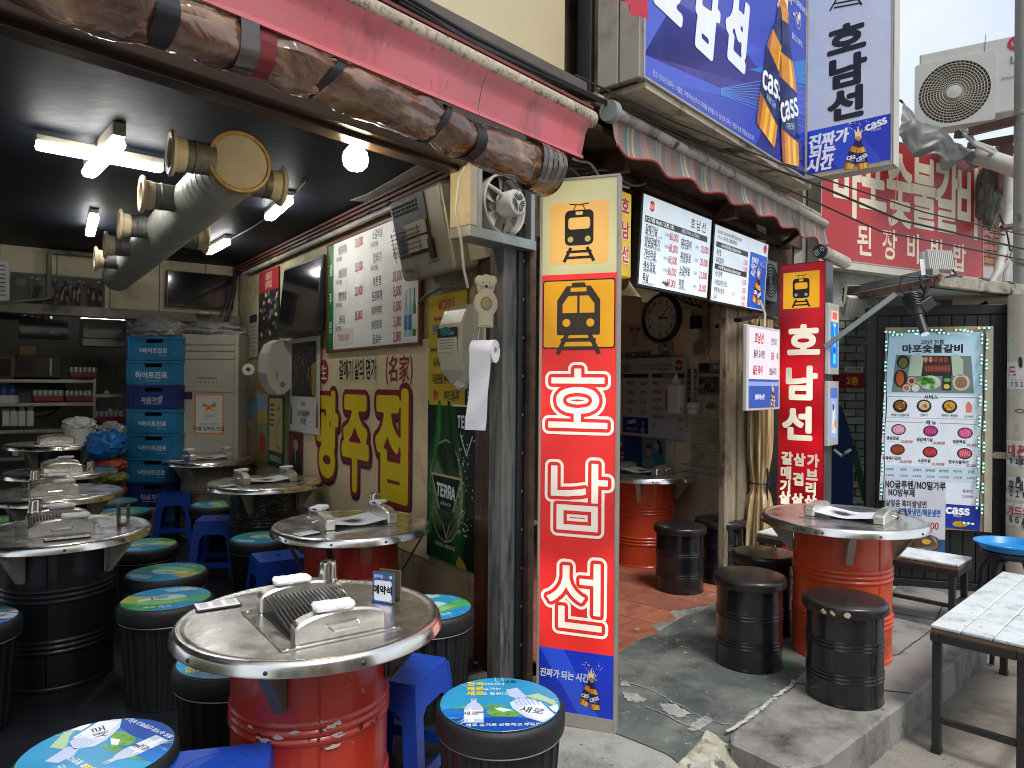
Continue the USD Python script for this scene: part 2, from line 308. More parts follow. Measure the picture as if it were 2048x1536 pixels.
solo("painted_floor", ground_sheet(2.86, 4.95, .12, .985, 70, 30, .004, 0.05, 4), m_green, "worn dark green painted concrete in front of the tiles", None, kind="structure", smooth=40)
solo("painted_floor", ground_sheet(2.66, 2.9, .42, .93, 24, 24, .003, 0.12, 8), m_green, "worn green paint edge beside the tall sign", None, kind="structure", smooth=40)
# the raised slab towards the alley, with its broken edge
rn = np.random.default_rng(5); E0 = [(2.86, 1.02), (2.95, .985), (3.2, 1.0), (3.6, 1.01), (3.62, .99), (4.2, .96), (6.6, .93), (9, .93)]; E1 = [(9, 1.95), (6.6, 1.75), (5.6, 1.66), (4.9, 1.6), (4.15, 1.52), (3.4, 1.43), (2.95, 1.37), (2.8, 1.28)]
def densify(P, st=.05):
    out = []
    for a, b in zip(P[:-1], P[1:]):
        k = max(int(math.hypot(b[0] - a[0], b[1] - a[1]) / st), 1)
        out += [(a[0] + (b[0] - a[0]) * i / k + rn.normal(0, .0022), a[1] + (b[1] - a[1]) * i / k + rn.normal(0, .0022)) for i in range(k)]
    return out + [P[-1]]
ring = np.array(densify(E0 + E1 + E0[:1]))[:-1]; poly = Polygon(ring); top = poly.buffer(-.016)
mb = MB(); G = Fr(FACE.p + V(0, 0, .055), FACE.t, FACE.n * -1, 1, 1); G.ey = FACE.n.copy(); G.ez = V(0, 0, 1)
def slabv(p, z): return FACE.p + FACE.t * p[0] + FACE.n * p[1] + V(0, 0, z)
mb.flat(G, top.simplify(.002), 0.0)
tr = np.array(top.exterior.coords)[:-1]; n_ = 400
def resample(P):
    L = LineString(np.vstack([P, P[:1]])); return np.array([L.interpolate(k / n_, normalized=True).coords[0] for k in range(n_)])
mb2 = MB(); A = resample(tr); Bq = np.array([poly.exterior.interpolate(poly.exterior.project(Point(p))).coords[0] for p in A])
v = np.vstack([[slabv(p, .055) for p in A], [slabv(p, .046) for p in Bq], [slabv(p, -.13) for p in Bq]]); f = [[i + r * n_, (i + 1) % n_ + r * n_, (i + 1) % n_ + (r + 1) * n_, i + (r + 1) * n_] for r in (0, 1) for i in range(n_)]
mb.add(v, f); solo("platform", mb, m_slab, "raised grey concrete slab with a worn kerb face along the alley", None, kind="structure", smooth=False)
m_chalk = M("worn_white_edge", (0.42, 0.42, 0.38), rough=0.95, var=0.35, scale=30, bump=0.8, dirt=("4c4c45", 20, .55, .1))
mb = MB(); P = [(2.93, .975), (3.0, .985), (3.2, 1.0), (3.4, .997), (3.6, 1.008), (3.66, .99)]
mb.flat(G, LineString(densify(P, .012)).buffer(.009), .003); solo("worn_edge", mb, m_chalk, "white worn mortar line along the slab edge", None, kind="structure", smooth=False)
mb = MB(); mb.grid(lambda a, b: FACE.p + FACE.t * (2.55 + .34 * a)[..., None] + FACE.n * (.9 + .42 * b)[..., None] + V(0, 0, 1) * (.045 - .17 * smooth01(b * 1.15) - .05 * (1 - a) + .03 * (meshkit.fbm(np.stack([a * 6, b * 6, a * 0], -1), 4, 2) - .5))[..., None], 26, 26)
solo("broken_concrete", mb, M("pale_rubble", (0.36, 0.34, 0.27), rough=.95, var=.4, scale=18, bump=1.0, bscale=40, dirt=("5b564a", 12, .52, .1)), "pale crumbling concrete at the end of the slab", None, kind="structure", smooth=40)
# cracks across the slab
mb = MB()
for P in ([(4.0, 1.03), (4.4, 1.3), (5.0, 1.35), (5.6, 1.3), (6.4, 1.5)], [(3.62, 1.0), (3.75, 1.2), (3.9, 1.48)], [(5.2, .95), (5.25, 1.62)]):
    mb.flat(G, LineString(densify(P, .03)).buffer(.004), .0035)
solo("slab_cracks", mb, M("crack_dirt", (0.05, 0.047, 0.04), rough=.95), "thin dark cracks in the concrete slab", None, kind="structure", smooth=False)
def gat(u, v):
    z = .03
    for _ in range(4):
        p = zp(u, v, z); q = p - FACE.p; z = float(gz(np.array(q @ FACE.t), np.array(q @ FACE.n)))
    return p
m_worn = M("worn_patch", (.3, .3, .28), rough=.95, var=.3, scale=14, bump=.6, dirt=("5a5a52", 18, .55, .12)); rr = random.Random(6)
def patch(P, name, label, mt, dz=.0075):
    out = []
    for a, b2 in zip(P, P[1:] + P[:1]):
        for k in range(5): f_ = k / 5; out.append(gat(a[0] + (b2[0] - a[0]) * f_ + rr.gauss(0, 1.6), a[1] + (b2[1] - a[1]) * f_ + rr.gauss(0, 1.0)))
    out = np.array(out); g_ = Polygon(out[:, :2]).buffer(0); mb = MB()
    for g in getattr(g_, "geoms", [g_]):
        v, f = trimesh.creation.triangulate_polygon(g, engine="earcut"); q = np.c_[v, np.zeros(len(v))] - FACE.p; mb.add(np.c_[v, gz(q @ FACE.t, q @ FACE.n) + dz], f)
    solo(name, mb, mt, label, None, kind="structure", smooth=False)
def gline(P, w, name, label, mt, dz=.009):
    A, B = [], []
    Q = [gat(a[0] + (b2[0] - a[0]) * k / 8 + rr.gauss(0, .8), a[1] + (b2[1] - a[1]) * k / 8 + rr.gauss(0, .8)) for a, b2 in zip(P[:-1], P[1:]) for k in range(8)]
    for i, p in enumerate(Q):
        d = Q[min(i + 1, len(Q) - 1)] - Q[max(i - 1, 0)]; d = V(-d[1], d[0], 0) / np.linalg.norm(d[:2]); k = w * rr.uniform(.4, 1.3); A.append(p + d * k + V(0, 0, dz)); B.append(p - d * k + V(0, 0, dz))
    n = len(Q); mb = MB(); mb.add(np.vstack([A, B]), [[i, n + i, n + i + 1, i + 1] for i in range(n - 1)]); solo(name, mb, mt, label, None, kind="structure", smooth=False)
for P in ([(1246, 1386), (1272, 1388), (1294, 1404), (1270, 1409), (1248, 1399)], [(1318, 1410), (1350, 1410), (1380, 1428), (1362, 1440), (1330, 1427)], [(1396, 1440), (1412, 1434), (1428, 1446), (1406, 1456), (1394, 1466), (1374, 1462)], [(1240, 1366), (1262, 1370), (1256, 1376), (1240, 1374)]): patch(P, "worn_patch", "pale patch worn through the green paint", m_worn)
gline([(1238, 1362), (1300, 1381), (1345, 1406), (1400, 1436), (1450, 1452), (1470, 1453)], .0028, "paint_crack", "pale crack across the green painted concrete", m_worn); gline([(1290, 1417), (1330, 1432), (1372, 1453), (1432, 1476)], .0035, "paint_crack", "second pale crack across the green painted concrete", m_worn)
# drain cover behind the table, street stain
mb = MB(); c = zp(1812, 1152, .056); mb.lathe([(.0, .004), (.2, .004), (.205, .006), (.23, .006), (.24, .0)], 40, c); mb.lathe([(.1, .0045), (.105, .007), (.115, .007), (.12, .0045)], 40, c)
solo("drain_cover", mb, M("iron_cover", (0.08, 0.075, 0.068), rough=.7, metal=.3, var=.3), "round worn drain cover in the concrete under the white bench", "drain cover")

# terracotta tiles of the right restaurant, each its own piece
m_tile = [M(f"terracotta_{k}", c, rough=0.55, var=.22, scale=9, bump=.25, bscale=70, dirt=("5a2a1c", 5, .55, .25)) for k, c in enumerate([(0.30, .105, .062), (.27, .095, .06), (.33, .12, .072)])]
tf = Thing("tile_floor", "terracotta tile floor of the right restaurant with a broken outer edge", None, so(4, -.5, .03), kind="structure")
mb = MB(); mb.flat(G, Polygon([(2.95, .16), (9, .1), (9, -2.5), (3.55, -2.5), (3.02, -.48)]), -.02); tf.part("mortar_bed", mb, m_rubble, smooth=False)
JE = [zp(u, v, .05) for u, v in ((1225, 1319), (1258, 1298), (1322, 1264), (1301, 1250), (1352, 1237), (1339, 1222), (1376, 1217), (1425, 1208), (1470, 1178), (1530, 1140))]; JE = [((p - FACE.p) @ FACE.t, (p - FACE.p) @ FACE.n) for p in JE]
inside = Polygon([(2.95, .1)] + JE[1:] + [(8, JE[-1][1]), (8, -3), (3.64, -3), (3.02, -.48)]).buffer(0)
for i in range(12):
    for j in range(9):
        s0 = 2.75 + i * .3; o1 = .2 - j * .3; g = sbox(s0 + .0025, o1 - .2975, s0 + .2975, o1 - .0025).intersection(inside)
        if g.area < .004: continue
        fr = Fr(FACE.p + V(0, 0, .037 + .002 * ((i * 7 + j * 3) % 3) / 3), FACE.t, FACE.n, 1, 1); fr.ez = V(0, 0, 1); mb = MB(); mb.flat(fr, g, 0, .014); tf.part("tile", mb, m_tile[(i * 5 + j * 3) % 3], smooth=False)
def rub(a, b):
    s = 2.75 + 4.2 * a; o = -.03 + .16 * b + .02 * np.sin(s * 9)
    return FACE.p + FACE.t * s[..., None] + FACE.n * o[..., None] + V(0, 0, 1) * (.04 + .016 * meshkit.fbm(np.stack([s * 26, o * 40, s * 0], -1), 3, 5))[..., None]
solo("broken_edge", MB().grid(rub, 300, 14), m_rubble, "rough grey broken mortar along the edge of the terracotta tiles", None, kind="structure", smooth=20)

# ---------------------------------------------------------------- left restaurant
m_ceil = M("ceiling_black", (0.005, 0.0075, 0.014), spec=.2, rough=0.58, var=.35, scale=5, stretch=(1, 6, 1), bump=.12, bscale=30, rvar=.06)
m_cream = M("cream_panel", (0.55, 0.48, 0.32), rough=.5, var=.1, scale=1.2, dirt=[("6b5a3a", 2.2, .55, .25), ("3b3020", 5, .7, .1)])
m_wall = M("yellowed_wall", (0.40, 0.34, 0.20), rough=.7, var=.14, scale=2, dirt=[("75603a", 3.0, .5, .25), ("2f281c", 8, .68, .1)], bump=.2)
m_beam = M("grimy_beam", (0.2, 0.185, 0.15), rough=.6, dirt=("3a3226", 4, .5, .2))
m_brown = M("dark_brown_trim", (0.04, 0.022, 0.014), rough=.3, var=.3, scale=6, coat=.3)
m_black = M("black_paint", (0.012, 0.012, 0.014), rough=.45, var=.3)
m_dark = M("dark_void", (0.008, 0.008, 0.009), rough=.8)
m_grey = M("grey_sheet", (0.28, 0.28, 0.27), rough=.45, metal=.3, var=.15, scale=3, dirt=("4b463e", 5, .55, .2))
m_steel = M("stainless", (0.5, 0.49, 0.47), rough=.24, metal=1.0, var=.1, scale=5, rvar=.09)
m_galv = M("galvanised", (0.36, 0.38, 0.37), rough=.42, metal=.8, var=.22, scale=8, dirt=("57503f", 4, .55, .2))
m_white = M("white_plastic", (0.62, 0.61, 0.57), rough=.4, var=.05, dirt=("8f8670", 4, .6, .2))
m_ivory = M("ivory_plastic", (0.5, 0.45, 0.34), rough=.45, var=.1, dirt=("6a5836", 6, .55, .2))
m_rust = M("rusty_soffit", (0.085, 0.045, 0.028), rough=.85, var=.5, scale=7, bump=.6, bscale=30, dirt=[("2a1710", 4, .5, .2), ("8a6a4a", 11, .7, .06)])
b = Thing("grill_restaurant", "dark open-fronted barbecue restaurant with a black ceiling on the left", "building", so(1, -2))
mb = MB(); mb.flat(Fr(V(0, 0, 2.83), (1, 0, 0), (0, 1, 0), 1, 1), Polygon([p[:2] for p in (so(-6, 0), so(2.64, 0), so(2.92, -.55), so(4.1, -5.5), so(5.4, -9.5), so(-6, -9.5))]), 0, .05); b.part("ceiling", mb, m_ceil)
mb = MB(); P = [zp(*q, 2.826) for q in ((700, 400), (733, 388), (857, 317), (960, 372), (900, 420))]; mb.flat(Fr(V(0, 0, 2.822), (1, 0, 0), (0, 1, 0), 1, 1), Polygon([p[:2] for p in P]), 0, .004); b.part("ceiling_board", mb, M("bare_board", (.42, .41, .38), rough=.6, var=.15))
mb = MB()                                                            # right-hand wall, from the front to the kitchen
a0, a1 = WALL.hit(955, 700), WALL.hit(478, 700); a2 = WALL.p + WALL.ex * 0; d_ = (a1 - a0); d_[2] = 0; d_ /= np.linalg.norm(d_); L = 7.2
wf = Fr(V(a0[0], a0[1], 0) + d_ * L, -d_, V(0, 0, 1), L, 2.83); mb.fbox(wf, 0, L, 0, 2.83, -.14, 0); b.part("side_wall", mb, m_wall)
mb = MB(); bf = on(BACK, -260, 488, 625, 478); bf = Fr(V(bf.o[0], bf.o[1], 2.28), BACK.ex, (0, 0, 1), bf.w, .55)
xs = [0]
while xs[-1] < bf.w - .02:
    x0 = xs[-1]; x1 = min(x0 + .46, bf.w - .005); mb = MB(); mb.fbox(bf, x0 + .003, x1 - .003, 0, .55, -.05, 0, .004); b.part("rear_panel", mb, m_cream); xs.append(x1 if bf.w - x1 > .05 else bf.w)
mb = MB(); mb.fbox(bf, 0, bf.w, 0, .55, -.1, -.052); b.part("rear_wall", mb, m_dark)
mb = MB(); mb.fbox(bf, -.5, bf.w, -.1, 0, -.12, .06, .008); b.part("rear_beam", mb, m_beam)
mb = MB(); mb.fbox(bf, -3.5, bf.w + .6, -2.28, .55, -2.62, -2.5); b.part("kitchen_wall", mb, M("kitchen_wall", (.18, .17, .14), rough=.6, dirt=("2a261e", 3, .5, .3)))
mb = MB(); mb.fbox(bf, bf.w - .58, bf.w - .5, -2.28, -.1, -.3, .02); mb.fbox(bf, bf.w - 2.35, bf.w - 2.2, -2.28, -.1, -1.2, -1.05); b.part("kitchen_post", mb, m_beam)
mb = MB(); mb.fbox(Fr(so(-7, -9), FACE.n * -1, (0, 0, 1), 1, 1), -9, .5, 0, 2.83, -.1, 0); b.part("left_wall", mb, m_wall)
for k, (o0, o1, z0, z1, mt) in enumerate([(-.1, -.02, 2.50, 2.86, m_brown), (-.02, .03, 2.52, 2.6, m_brown), (-.02, .05, 2.6, 2.66, m_black), (-.02, .08, 2.66, 2.80, m_brown), (-.14, -.1, 2.515, 2.83, m_black)]):
    mb = MB(); mb.fbox(Fr(so(-3, 0), FACE.t, (0, 0, 1), 1, 1), 0, 5.62, z0, z1, o0 * 1, o1, .006); b.part("header_trim", mb, mt)
xs = np.linspace(-2, 2.96, 5)
for i in range(4):
    mb = MB(); mb.fbox(Fr(so(0, 0), FACE.t, (0, 0, 1), 1, 1), xs[i] + .004, xs[i + 1] - .004, 2.98, 5.6, -.03, .05, .006); b.part("upper_panel", mb, M("upper_cream", (.58, .49, .3), rough=.42, var=.1, scale=1.0, dirt=[("7d6a48", 1.3, .52, .3), ("2c231a", 9, .7, .04), ("4f3d28", 3, .66, .1, (3, 3, .35))]), smooth=False)
mb = MB(); mb.fbox(Fr(so(0, 0), FACE.t, (0, 0, 1), 1, 1), -3, 9, 2.8, 6, -.4, -.04); mb.fbox(Fr(so(0, 0), FACE.t, (0, 0, 1), 1, 1), -3, 2.98, 2.8, 2.98, -.04, .02); b.part("upper_wall", mb, m_rust)
# folded gate, post and rusty edge at the corner of the front
for i in range(5):
    mb = MB(); q = FACE.hit(962 + i * 10, 700, -.42 + i * .07); mb.box((q[0], q[1], 1.26), (.03, .055, 2.48), .72, .006); b.part("gate_slat", mb, m_brown if i % 2 == 0 else M("gate_bronze", (.09, .05, .03), rough=.35, metal=.4))
for (u0, u1, off, mt, nm) in [(1006, 1034, -.01, M("grimy_post", (.16, .155, .145), rough=.6, metal=.3, var=.35, scale=5, stretch=(4, 4, .6), dirt=("1e1c19", 3, .48, .2, (6, 6, .7))), "corner_post"), (1036, 1058, .0, m_black, "corner_plate"), (1060, 1072, .03, M("rusty_edge", (.11, .065, .04), rough=.85, var=.5, scale=12), "corner_edge")]:
    p0, p1 = FACE.hit(u0, 700, off), FACE.hit(u1, 700, off); w = np.linalg.norm((p1 - p0)[:2]); mb = MB(); mb.fbox(Fr((p0[0], p0[1], 0), FACE.t, (0, 0, 1), 1, 1), 0, w, .0, 2.62, -.09, 0, .005); b.part(nm, mb, mt)
    if nm == "corner_plate":
        for k in range(12):
            mb = MB(); mb.lathe([(.006, 0), (.006, .003), (.0, .004)], 8, FACE.p + FACE.t * FACE.at(p0 + (p1 - p0) * .45) + FACE.n * off + V(0, 0, .25 + k * .19), FACE.n); b.part("rivet", mb, m_galv)

# ---------------------------------------------------------------- right restaurant
r = Thing("barbecue_restaurant", "narrow barbecue restaurant with grimy rear wall behind the tall red sign", "building", so(5, -1))
q0 = WALL2.hit(1600, 700); q1 = q0 + np.array([-.577, .817, 0]) * 4.2
mb = MB(); wf2 = Fr(V(q1[0], q1[1], 0), (.577, -.817, 0), (0, 0, 1), 4.2, 2.9); wx = wf2.w - np.linalg.norm((WALL2.hit(1512, 700) - q0)[:2]); mb.fbox(wf2, 0, wx, 0, 2.9, -.12, 0)
r.part("side_wall", mb, M("scribbled_wall", (.68, .57, .41), rough=.75, var=.25, scale=3, dirt=[("6a4a2c", 2.2, .54, .2), ("4a3018", 9, .62, .08)], bump=.3))
mb = MB(); mb.fbox(Fr(so(0, 0), FACE.t, (0, 0, 1), 1, 1), 2.72, 6.3, 2.86, 2.92, -3, -.05); r.part("ceiling", mb, m_wall)
mb = MB(); mb.fbox(Fr(so(0, -2.9), FACE.t, (0, 0, 1), 1, 1), 3.66, 8, 0, 2.9, -.1, 0); r.part("rear_wall", mb, m_wall)
mb = MB(); mb.fbox(Fr(so(0, 0), FACE.t, (0, 0, 1), 1, 1), 2.72, 6.4, 2.3, 2.96, -.12, -.03)
v, f = mb.done(); r.part("fascia", mb, m_rust)
for (s0, s1, o0, o1, z0, z1) in [(2.75, 6.2, .0, .22, 2.83, 2.87), (3.3, 3.36, .0, .2, 2.7, 2.84), (4.7, 4.76, 0, .2, 2.7, 2.84), (2.8, 6.2, -.02, .04, 2.72, 2.76)]:
    mb = MB(); mb.fbox(Fr(so(0, 0), FACE.t, (0, 0, 1), 1, 1), s0, s1, z0, z1, o0, o1, .004); r.part("soffit_bar", mb, m_rust)
for (u0, u1, off, c, nm) in [(1452, 1476, .0, (.3, .24, .16), "door_board"), (1478, 1502, .02, (.24, .19, .125), "door_board"), (1522, 1560, -.02, (.09, .075, .06), "corner_post")]:
    p0, p1 = FACE.hit(u0, 700, off), FACE.hit(u1, 700, off); w = np.linalg.norm((p1 - p0)[:2]); mb = MB(); mb.fbox(Fr((p0[0], p0[1], .03), FACE.t, (0, 0, 1), 1, 1), 0, w, .0, 2.3, -.05, 0, .004); r.part(nm, mb, M(f"board_{u0}", c, rough=.7, var=.25, scale=5, stretch=(3, 3, .7), dirt=[("3b2b1a", 5, .5, .15, (1, 1, .5)), ("1a120a", 9, .64, .08)]))
mb = MB(); mb.fbox(Fr(so(0, 0), FACE.t, (0, 0, 1), 1, 1), 6.15, 6.5, -.1, 2.96, -1.2, -.06); r.part("corner_wall", mb, m_rust)
for z, rr in ((2.05, .02), (1.7, .014), (2.12, .014)):
    mb = MB(); mb.tube([FACE.hit(1500, 700, .03) * V(1, 1, 0) + V(0, 0, z), FACE.hit(1552, 700, .04) * V(1, 1, 0) + V(0, 0, z - .02)], rr, 8); r.part("pipe", mb, M("dirty_pipe", (.25, .2, .14), rough=.7, var=.3))
# boxed-out upper wall carrying the blue sign: its grey end and brown underside
SG = Fr(so(0, 0), FACE.t, (0, 0, 1), 1, 1)
mb = MB(); mb.fbox(SG, 3.08, 5.32, 3.06, 5.6, .06, .4); r.part("sign_box", mb, M("soffit_brown", (.2, .155, .1), rough=.8, var=.3, scale=4, dirt=("3a2a1c", 3, .5, .2)))
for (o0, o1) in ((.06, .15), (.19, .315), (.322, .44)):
    mb = MB(); mb.fbox(SG, 3.045, 3.08, 3.055, 5.6, o0, o1, .006); r.part("end_panel", mb, M("end_panel_grey", (.3, .285, .26), rough=.45, metal=.2, var=.1, dirt=[("4a453d", 2, .55, .25), ("17140f", 3, .7, .1, (1, 1, 3))]) if o0 > .1 else m_black)  # innermost strip is black, painting the shade of the recess beside the grey panels
mb = MB(); mb.fbox(SG, 3.1, 5.5, 3.02, 3.055, .06, .44, .004); r.part("soffit", mb, M("soffit_board", (.5, .43, .32), rough=.75, var=.25, scale=5, dirt=("4a3826", 6, .5, .15)))

# ---------------------------------------------------------------- alley end: third restaurant, door and wall
t3 = Thing("corner_building", "rendered building behind the large red sign at the alley end", "building", V(5, 8, 0))
RF = Fr(RED.p - RED.ex * 2 - RED.n * .16, RED.ex, (0, 0, 1), 1, 1)
m_render = M("old_render", (.36, .35, .32), rough=.85, var=.2, scale=2, dirt=[("5d564a", 2, .5, .25), ("7b3f2d", 4, .66, .05)], bump=.4)
mb = MB(); mb.fbox(RF, 1.75, 5.3, 2.3, 3.6, -2.5, 0); t3.part("upper_wall", mb, m_render)
mb = MB(); mb.fbox(RF, 2.1, 7.5, -.11, 2.3, -2.5, -.45); t3.part("lower_wall", mb, M("ochre_wall", (.36, .28, .17), rough=.8, var=.2, dirt=("4d3d27", 2, .5, .25)))
for row in range(6):                                                 # bare bricks at the right of the red sign
    for k in range(3):
        mb = MB(); x0 = 4.5 + k * .2 + (row % 2) * .09; mb.fbox(RF, x0, x0 + .19, 2.92 + row * .075, 2.985 + row * .075, 0, .02, .004); t3.part("brick", mb, M(f"red_brick_{(row + k) % 2}", ((.2, .075, .05), (.26, .11, .075))[(row + k) % 2], rough=.9, var=.3, scale=12))
st = Thing("stair_recess", "recess with pale green painted bricks beside the black door", "wall", V(2.9, 6.2, 0))
SF = Fr(dp(1668, 700, 6.3) * V(1, 1, 0) + V(0, 0, -.05), (1, -.06, 0), (0, 0, 1), 1.1, 2.4)
mb = MB(); mb.fbox(SF, -.3, 1.1, 0, 2.3, -.1, -.012); st.part("mortar", mb, M("green_mortar", (.1, .11, .09), rough=.9))
rr = random.Random(3); mbk = [M(f"painted_brick_{k}", c, rough=.75, var=.25, scale=9, bump=.6, bscale=40, dirt=("2f3a2f", 5, .58, .15)) for k, c in enumerate([(.2, .23, .19), (.24, .265, .22), (.16, .19, .155)])]
for row in range(32):
    x = -.28 + (row % 2) * .095
    while x < .75:
        mb = MB(); mb.fbox(SF, x, x + .18, row * .07 + .004, row * .07 + .064, -.02, .006 * rr.random(), .004); st.part("brick", mb, mbk[rr.randrange(3)]); x += .19
# black door leaf
DF = Fr(V(2.787, 5.4, .03) + DOOR.ex * -.06, DOOR.ex, (0, 0, 1), .98, 2.05)
dr = Thing("black_door", "black panelled door at the alley end behind the lit menu poster", "door", DF.p(.5, 0))
mb = MB(); mb.fbox(DF, 0, .98, 0, 2.05, -.06, -.02); dr.part("leaf", mb, m_black)
for (x0, x1, y0, y1) in ((-.04, .03, 0, 2.1), (.95, 1.02, 0, 2.1), (-.04, 1.02, 2.05, 2.12), (.03, .95, 0, .08)):
    mb = MB(); mb.fbox(DF, x0, x1, y0, y1, -.08, .0, .005); dr.part("frame", mb, m_black)
for i in range(11):
    mb = MB(); mb.fbox(DF, .035 + i * .083, .112 + i * .083, .09, 2.045, -.02, -.008, .003); dr.part("plank", mb, M("black_plank", (.016, .016, .018), rough=.4, var=.4, scale=3, stretch=(6, 6, .5)))
mb = MB(); mb.fbox(DF, .965, .995, .42, .62, .0, .006); dr.part("hinge_plate", mb, m_galv)
mb = MB(); mb.fbox(DF, .8, .95, 1.0, 1.05, .002, .02, .006); mb.fbox(DF, .785, .81, 1.01, 1.04, .0, .02, .004); dr.part("latch", mb, M("cream_latch", (.5, .44, .3), rough=.5))
mb = MB(); mb.fbox(DF, 1.02, 1.06, 0, 2.12, -.3, -.02); dr.part("dark_panel", mb, m_black)

# unseen building added behind the viewer to hide low sky and show in reflections
ob = Thing("opposite_building", "plain unseen building added across the alley to block the low sky", "building", so(2, 5.0)); OF = Fr(so(0, 4.5), FACE.t * -1, (0, 0, 1), 1, 1)
mb = MB(); mb.fbox(OF, -2.6, 8, -.11, 3.7, -.5, 0); ob.part("wall", mb, M("opposite_render", (.5, .45, .37), rough=.85, var=.2))
for k in range(4):
    x = -2.2 + k * 2.2; mb = MB(); mb.fbox(OF, x, x + 1.5, .0, 2.2, .0, .03, .004); ob.part("shutter", mb, M(f"shutter_{k % 3}", ((.08, .08, .09), (.2, .12, .06), (.12, .14, .13))[k % 3], rough=.5))
    mb = MB(); mb.fbox(OF, x - .1, x + 1.6, 2.5, 3.1, .0, .12, .004); ob.part("sign_band", mb, M(f"sign_band_{k % 3}", ((.4, .3, .05), (.3, .04, .04), (.4, .4, .38))[k % 3], rough=.5))
# ---------------------------------------------------------------- lamps of the left restaurant
m_tube = glow("tube_light", (1.0, 0.99, 0.95), 18.0); m_bulb = glow("bulb_light", (1.0, 0.83, 0.5), 40.0)
c = dp(205, 312, 4.2); c[2] = 2.765
L_ = Thing("cross_lamp", "white cross-shaped fluorescent ceiling lamp, lit", "ceiling light", c)
ax = zp(78, 292, 2.74) - zp(332, 340, 2.74); ax[2] = 0; ax /= np.linalg.norm(ax); ay = V(-ax[1], ax[0], 0)
hw = np.linalg.norm((zp(78, 292, 2.74) - zp(332, 340, 2.74))[:2]) / 2; hl = np.linalg.norm((zp(213, 282, 2.74) - zp(200, 352, 2.74))[:2]) / 2
fr = Fr(c, ax, ay, 1, 1); fr.ez = V(0, 0, 1); s_ = zp(205, 316, 2.74) - c; s_[2] = 0; fr.o = c + s_
mb = MB(); mb.fbox(fr, -hw, hw, -.035, .035, -.045, -.005, .018); L_.part("tube", mb, m_tube); mb = MB(); mb.fbox(fr, -.04, .04, -hl, hl, -.06, -.004, .03); L_.part("tube", mb, m_tube)
mb = MB(); mb.fbox(fr, -hw, hw, -.028, .028, -.003, .03, .005); mb.fbox(fr, -.03, .03, -hl + .02, hl + .02, -.003, .065, .005); L_.part("housing", mb, m_ivory)
for k, (ua, va, ub, vb, lb) in enumerate([(188, 434, 180, 468, "short lit batten lamp on the black ceiling left of the duct"), (578, 400, 538, 436, "lit batten lamp right of the round duct end"), (455, 484, 416, 505, "lit batten lamp near the back wall right of the duct")]):
    a, b2 = zp(ua, va, 2.77), zp(ub, vb, 2.77); L_ = Thing("batten_lamp", lb, "ceiling light", (a + b2) / 2 + V(0, 0, .05))
    mb = MB(); mb.beam(a, b2, .07, .05, ch=.02); L_.part("tube", mb, m_tube); e = (b2 - a) / np.linalg.norm(b2 - a)
    mb = MB(); mb.beam(a - e * .03 + V(0, 0, .04), b2 + e * .03 + V(0, 0, .04), .06, .03, ch=.004); L_.part("housing", mb, m_ivory)
c = FACE.hit(711, 318, -.12); L_ = Thing("light_bulb", "glowing round warm light bulb hanging under the front beam", "light bulb", c)
mb = MB(); mb.lathe([(.0, -.052), (.028, -.045), (.047, -.026), (.053, 0), (.047, .026), (.03, .046), (.022, .056)], 28, c); L_.part("bulb", mb, m_bulb)
mb = MB(); mb.lathe([(.022, .056), (.02, .075), (.026, .078), (.026, .105), (.03, .11), (.03, .16)], 20, c); L_.part("socket", mb, m_brown)
# wires of the batten lamps
mb = MB(); P = [zp(*q, 2.82) for q in ((600, 366), (615, 360), (580, 398), (540, 432), (505, 455), (458, 480))]; mb.tube(P, .006, 6)
solo("lamp_wire", mb, m_black, "black wire along the ceiling between two batten lamps", "wire")

# ---------------------------------------------------------------- exhaust duct
m_duct = M("duct_sheet", (.42, .42, .38), rough=.5, metal=.3, var=.18, scale=4, dirt=("6b5a38", 3, .55, .25)); m_duct2 = M("duct_branch", (.17, .165, .15), rough=.55, metal=.5, var=.3, scale=9, dirt=("3c3020", 5, .5, .2))
A0 = dp(480, 332, 3.22); B0 = dp(238, 560, 6.75); B0[2] = A0[2] = 2.53; dd = (B0 - A0) / np.linalg.norm(B0 - A0); LD = np.linalg.norm(B0 - A0); RD = .131
du = Thing("exhaust_duct", "long grey spiral ventilation duct with open side stubs under the black ceiling", "duct", A0)
prof = []
x = 0.0
while x < LD:
    prof += [(RD, x), (RD, x + .088), (RD + .003, x + .091), (RD + .003, x + .095)]; x += .098
mb = MB(); mb.lathe(prof, 40, A0, dd); du.part("main_pipe", mb, m_duct, smooth=50)
mb = MB(); mb.lathe([(RD - .006, .012), (RD - .012, .0), (0, -.002)], 40, A0, dd); du.part("end_cap", mb, M("cap_board", (.34, .29, .21), rough=.85, var=.12, bump=.3, dirt=("6a5028", 3, .6, .2)))
mb = MB(); mb.lathe([(RD + .002, .04), (RD + .008, .03), (RD + .004, -.006), (RD - .008, -.008), (RD - .012, .004)], 60, A0, dd, wob=lambda a, h: 1 + .02 * meshkit.noise(np.stack([a * 9, a * 0, h * 60 + a * 0], -1), 3)); du.part("sealant_ring", mb, M("gold_sealant", (.33, .2, .06), rough=.5, var=.5, scale=25, bump=1.0))
side = V(dd[1], -dd[0], 0)
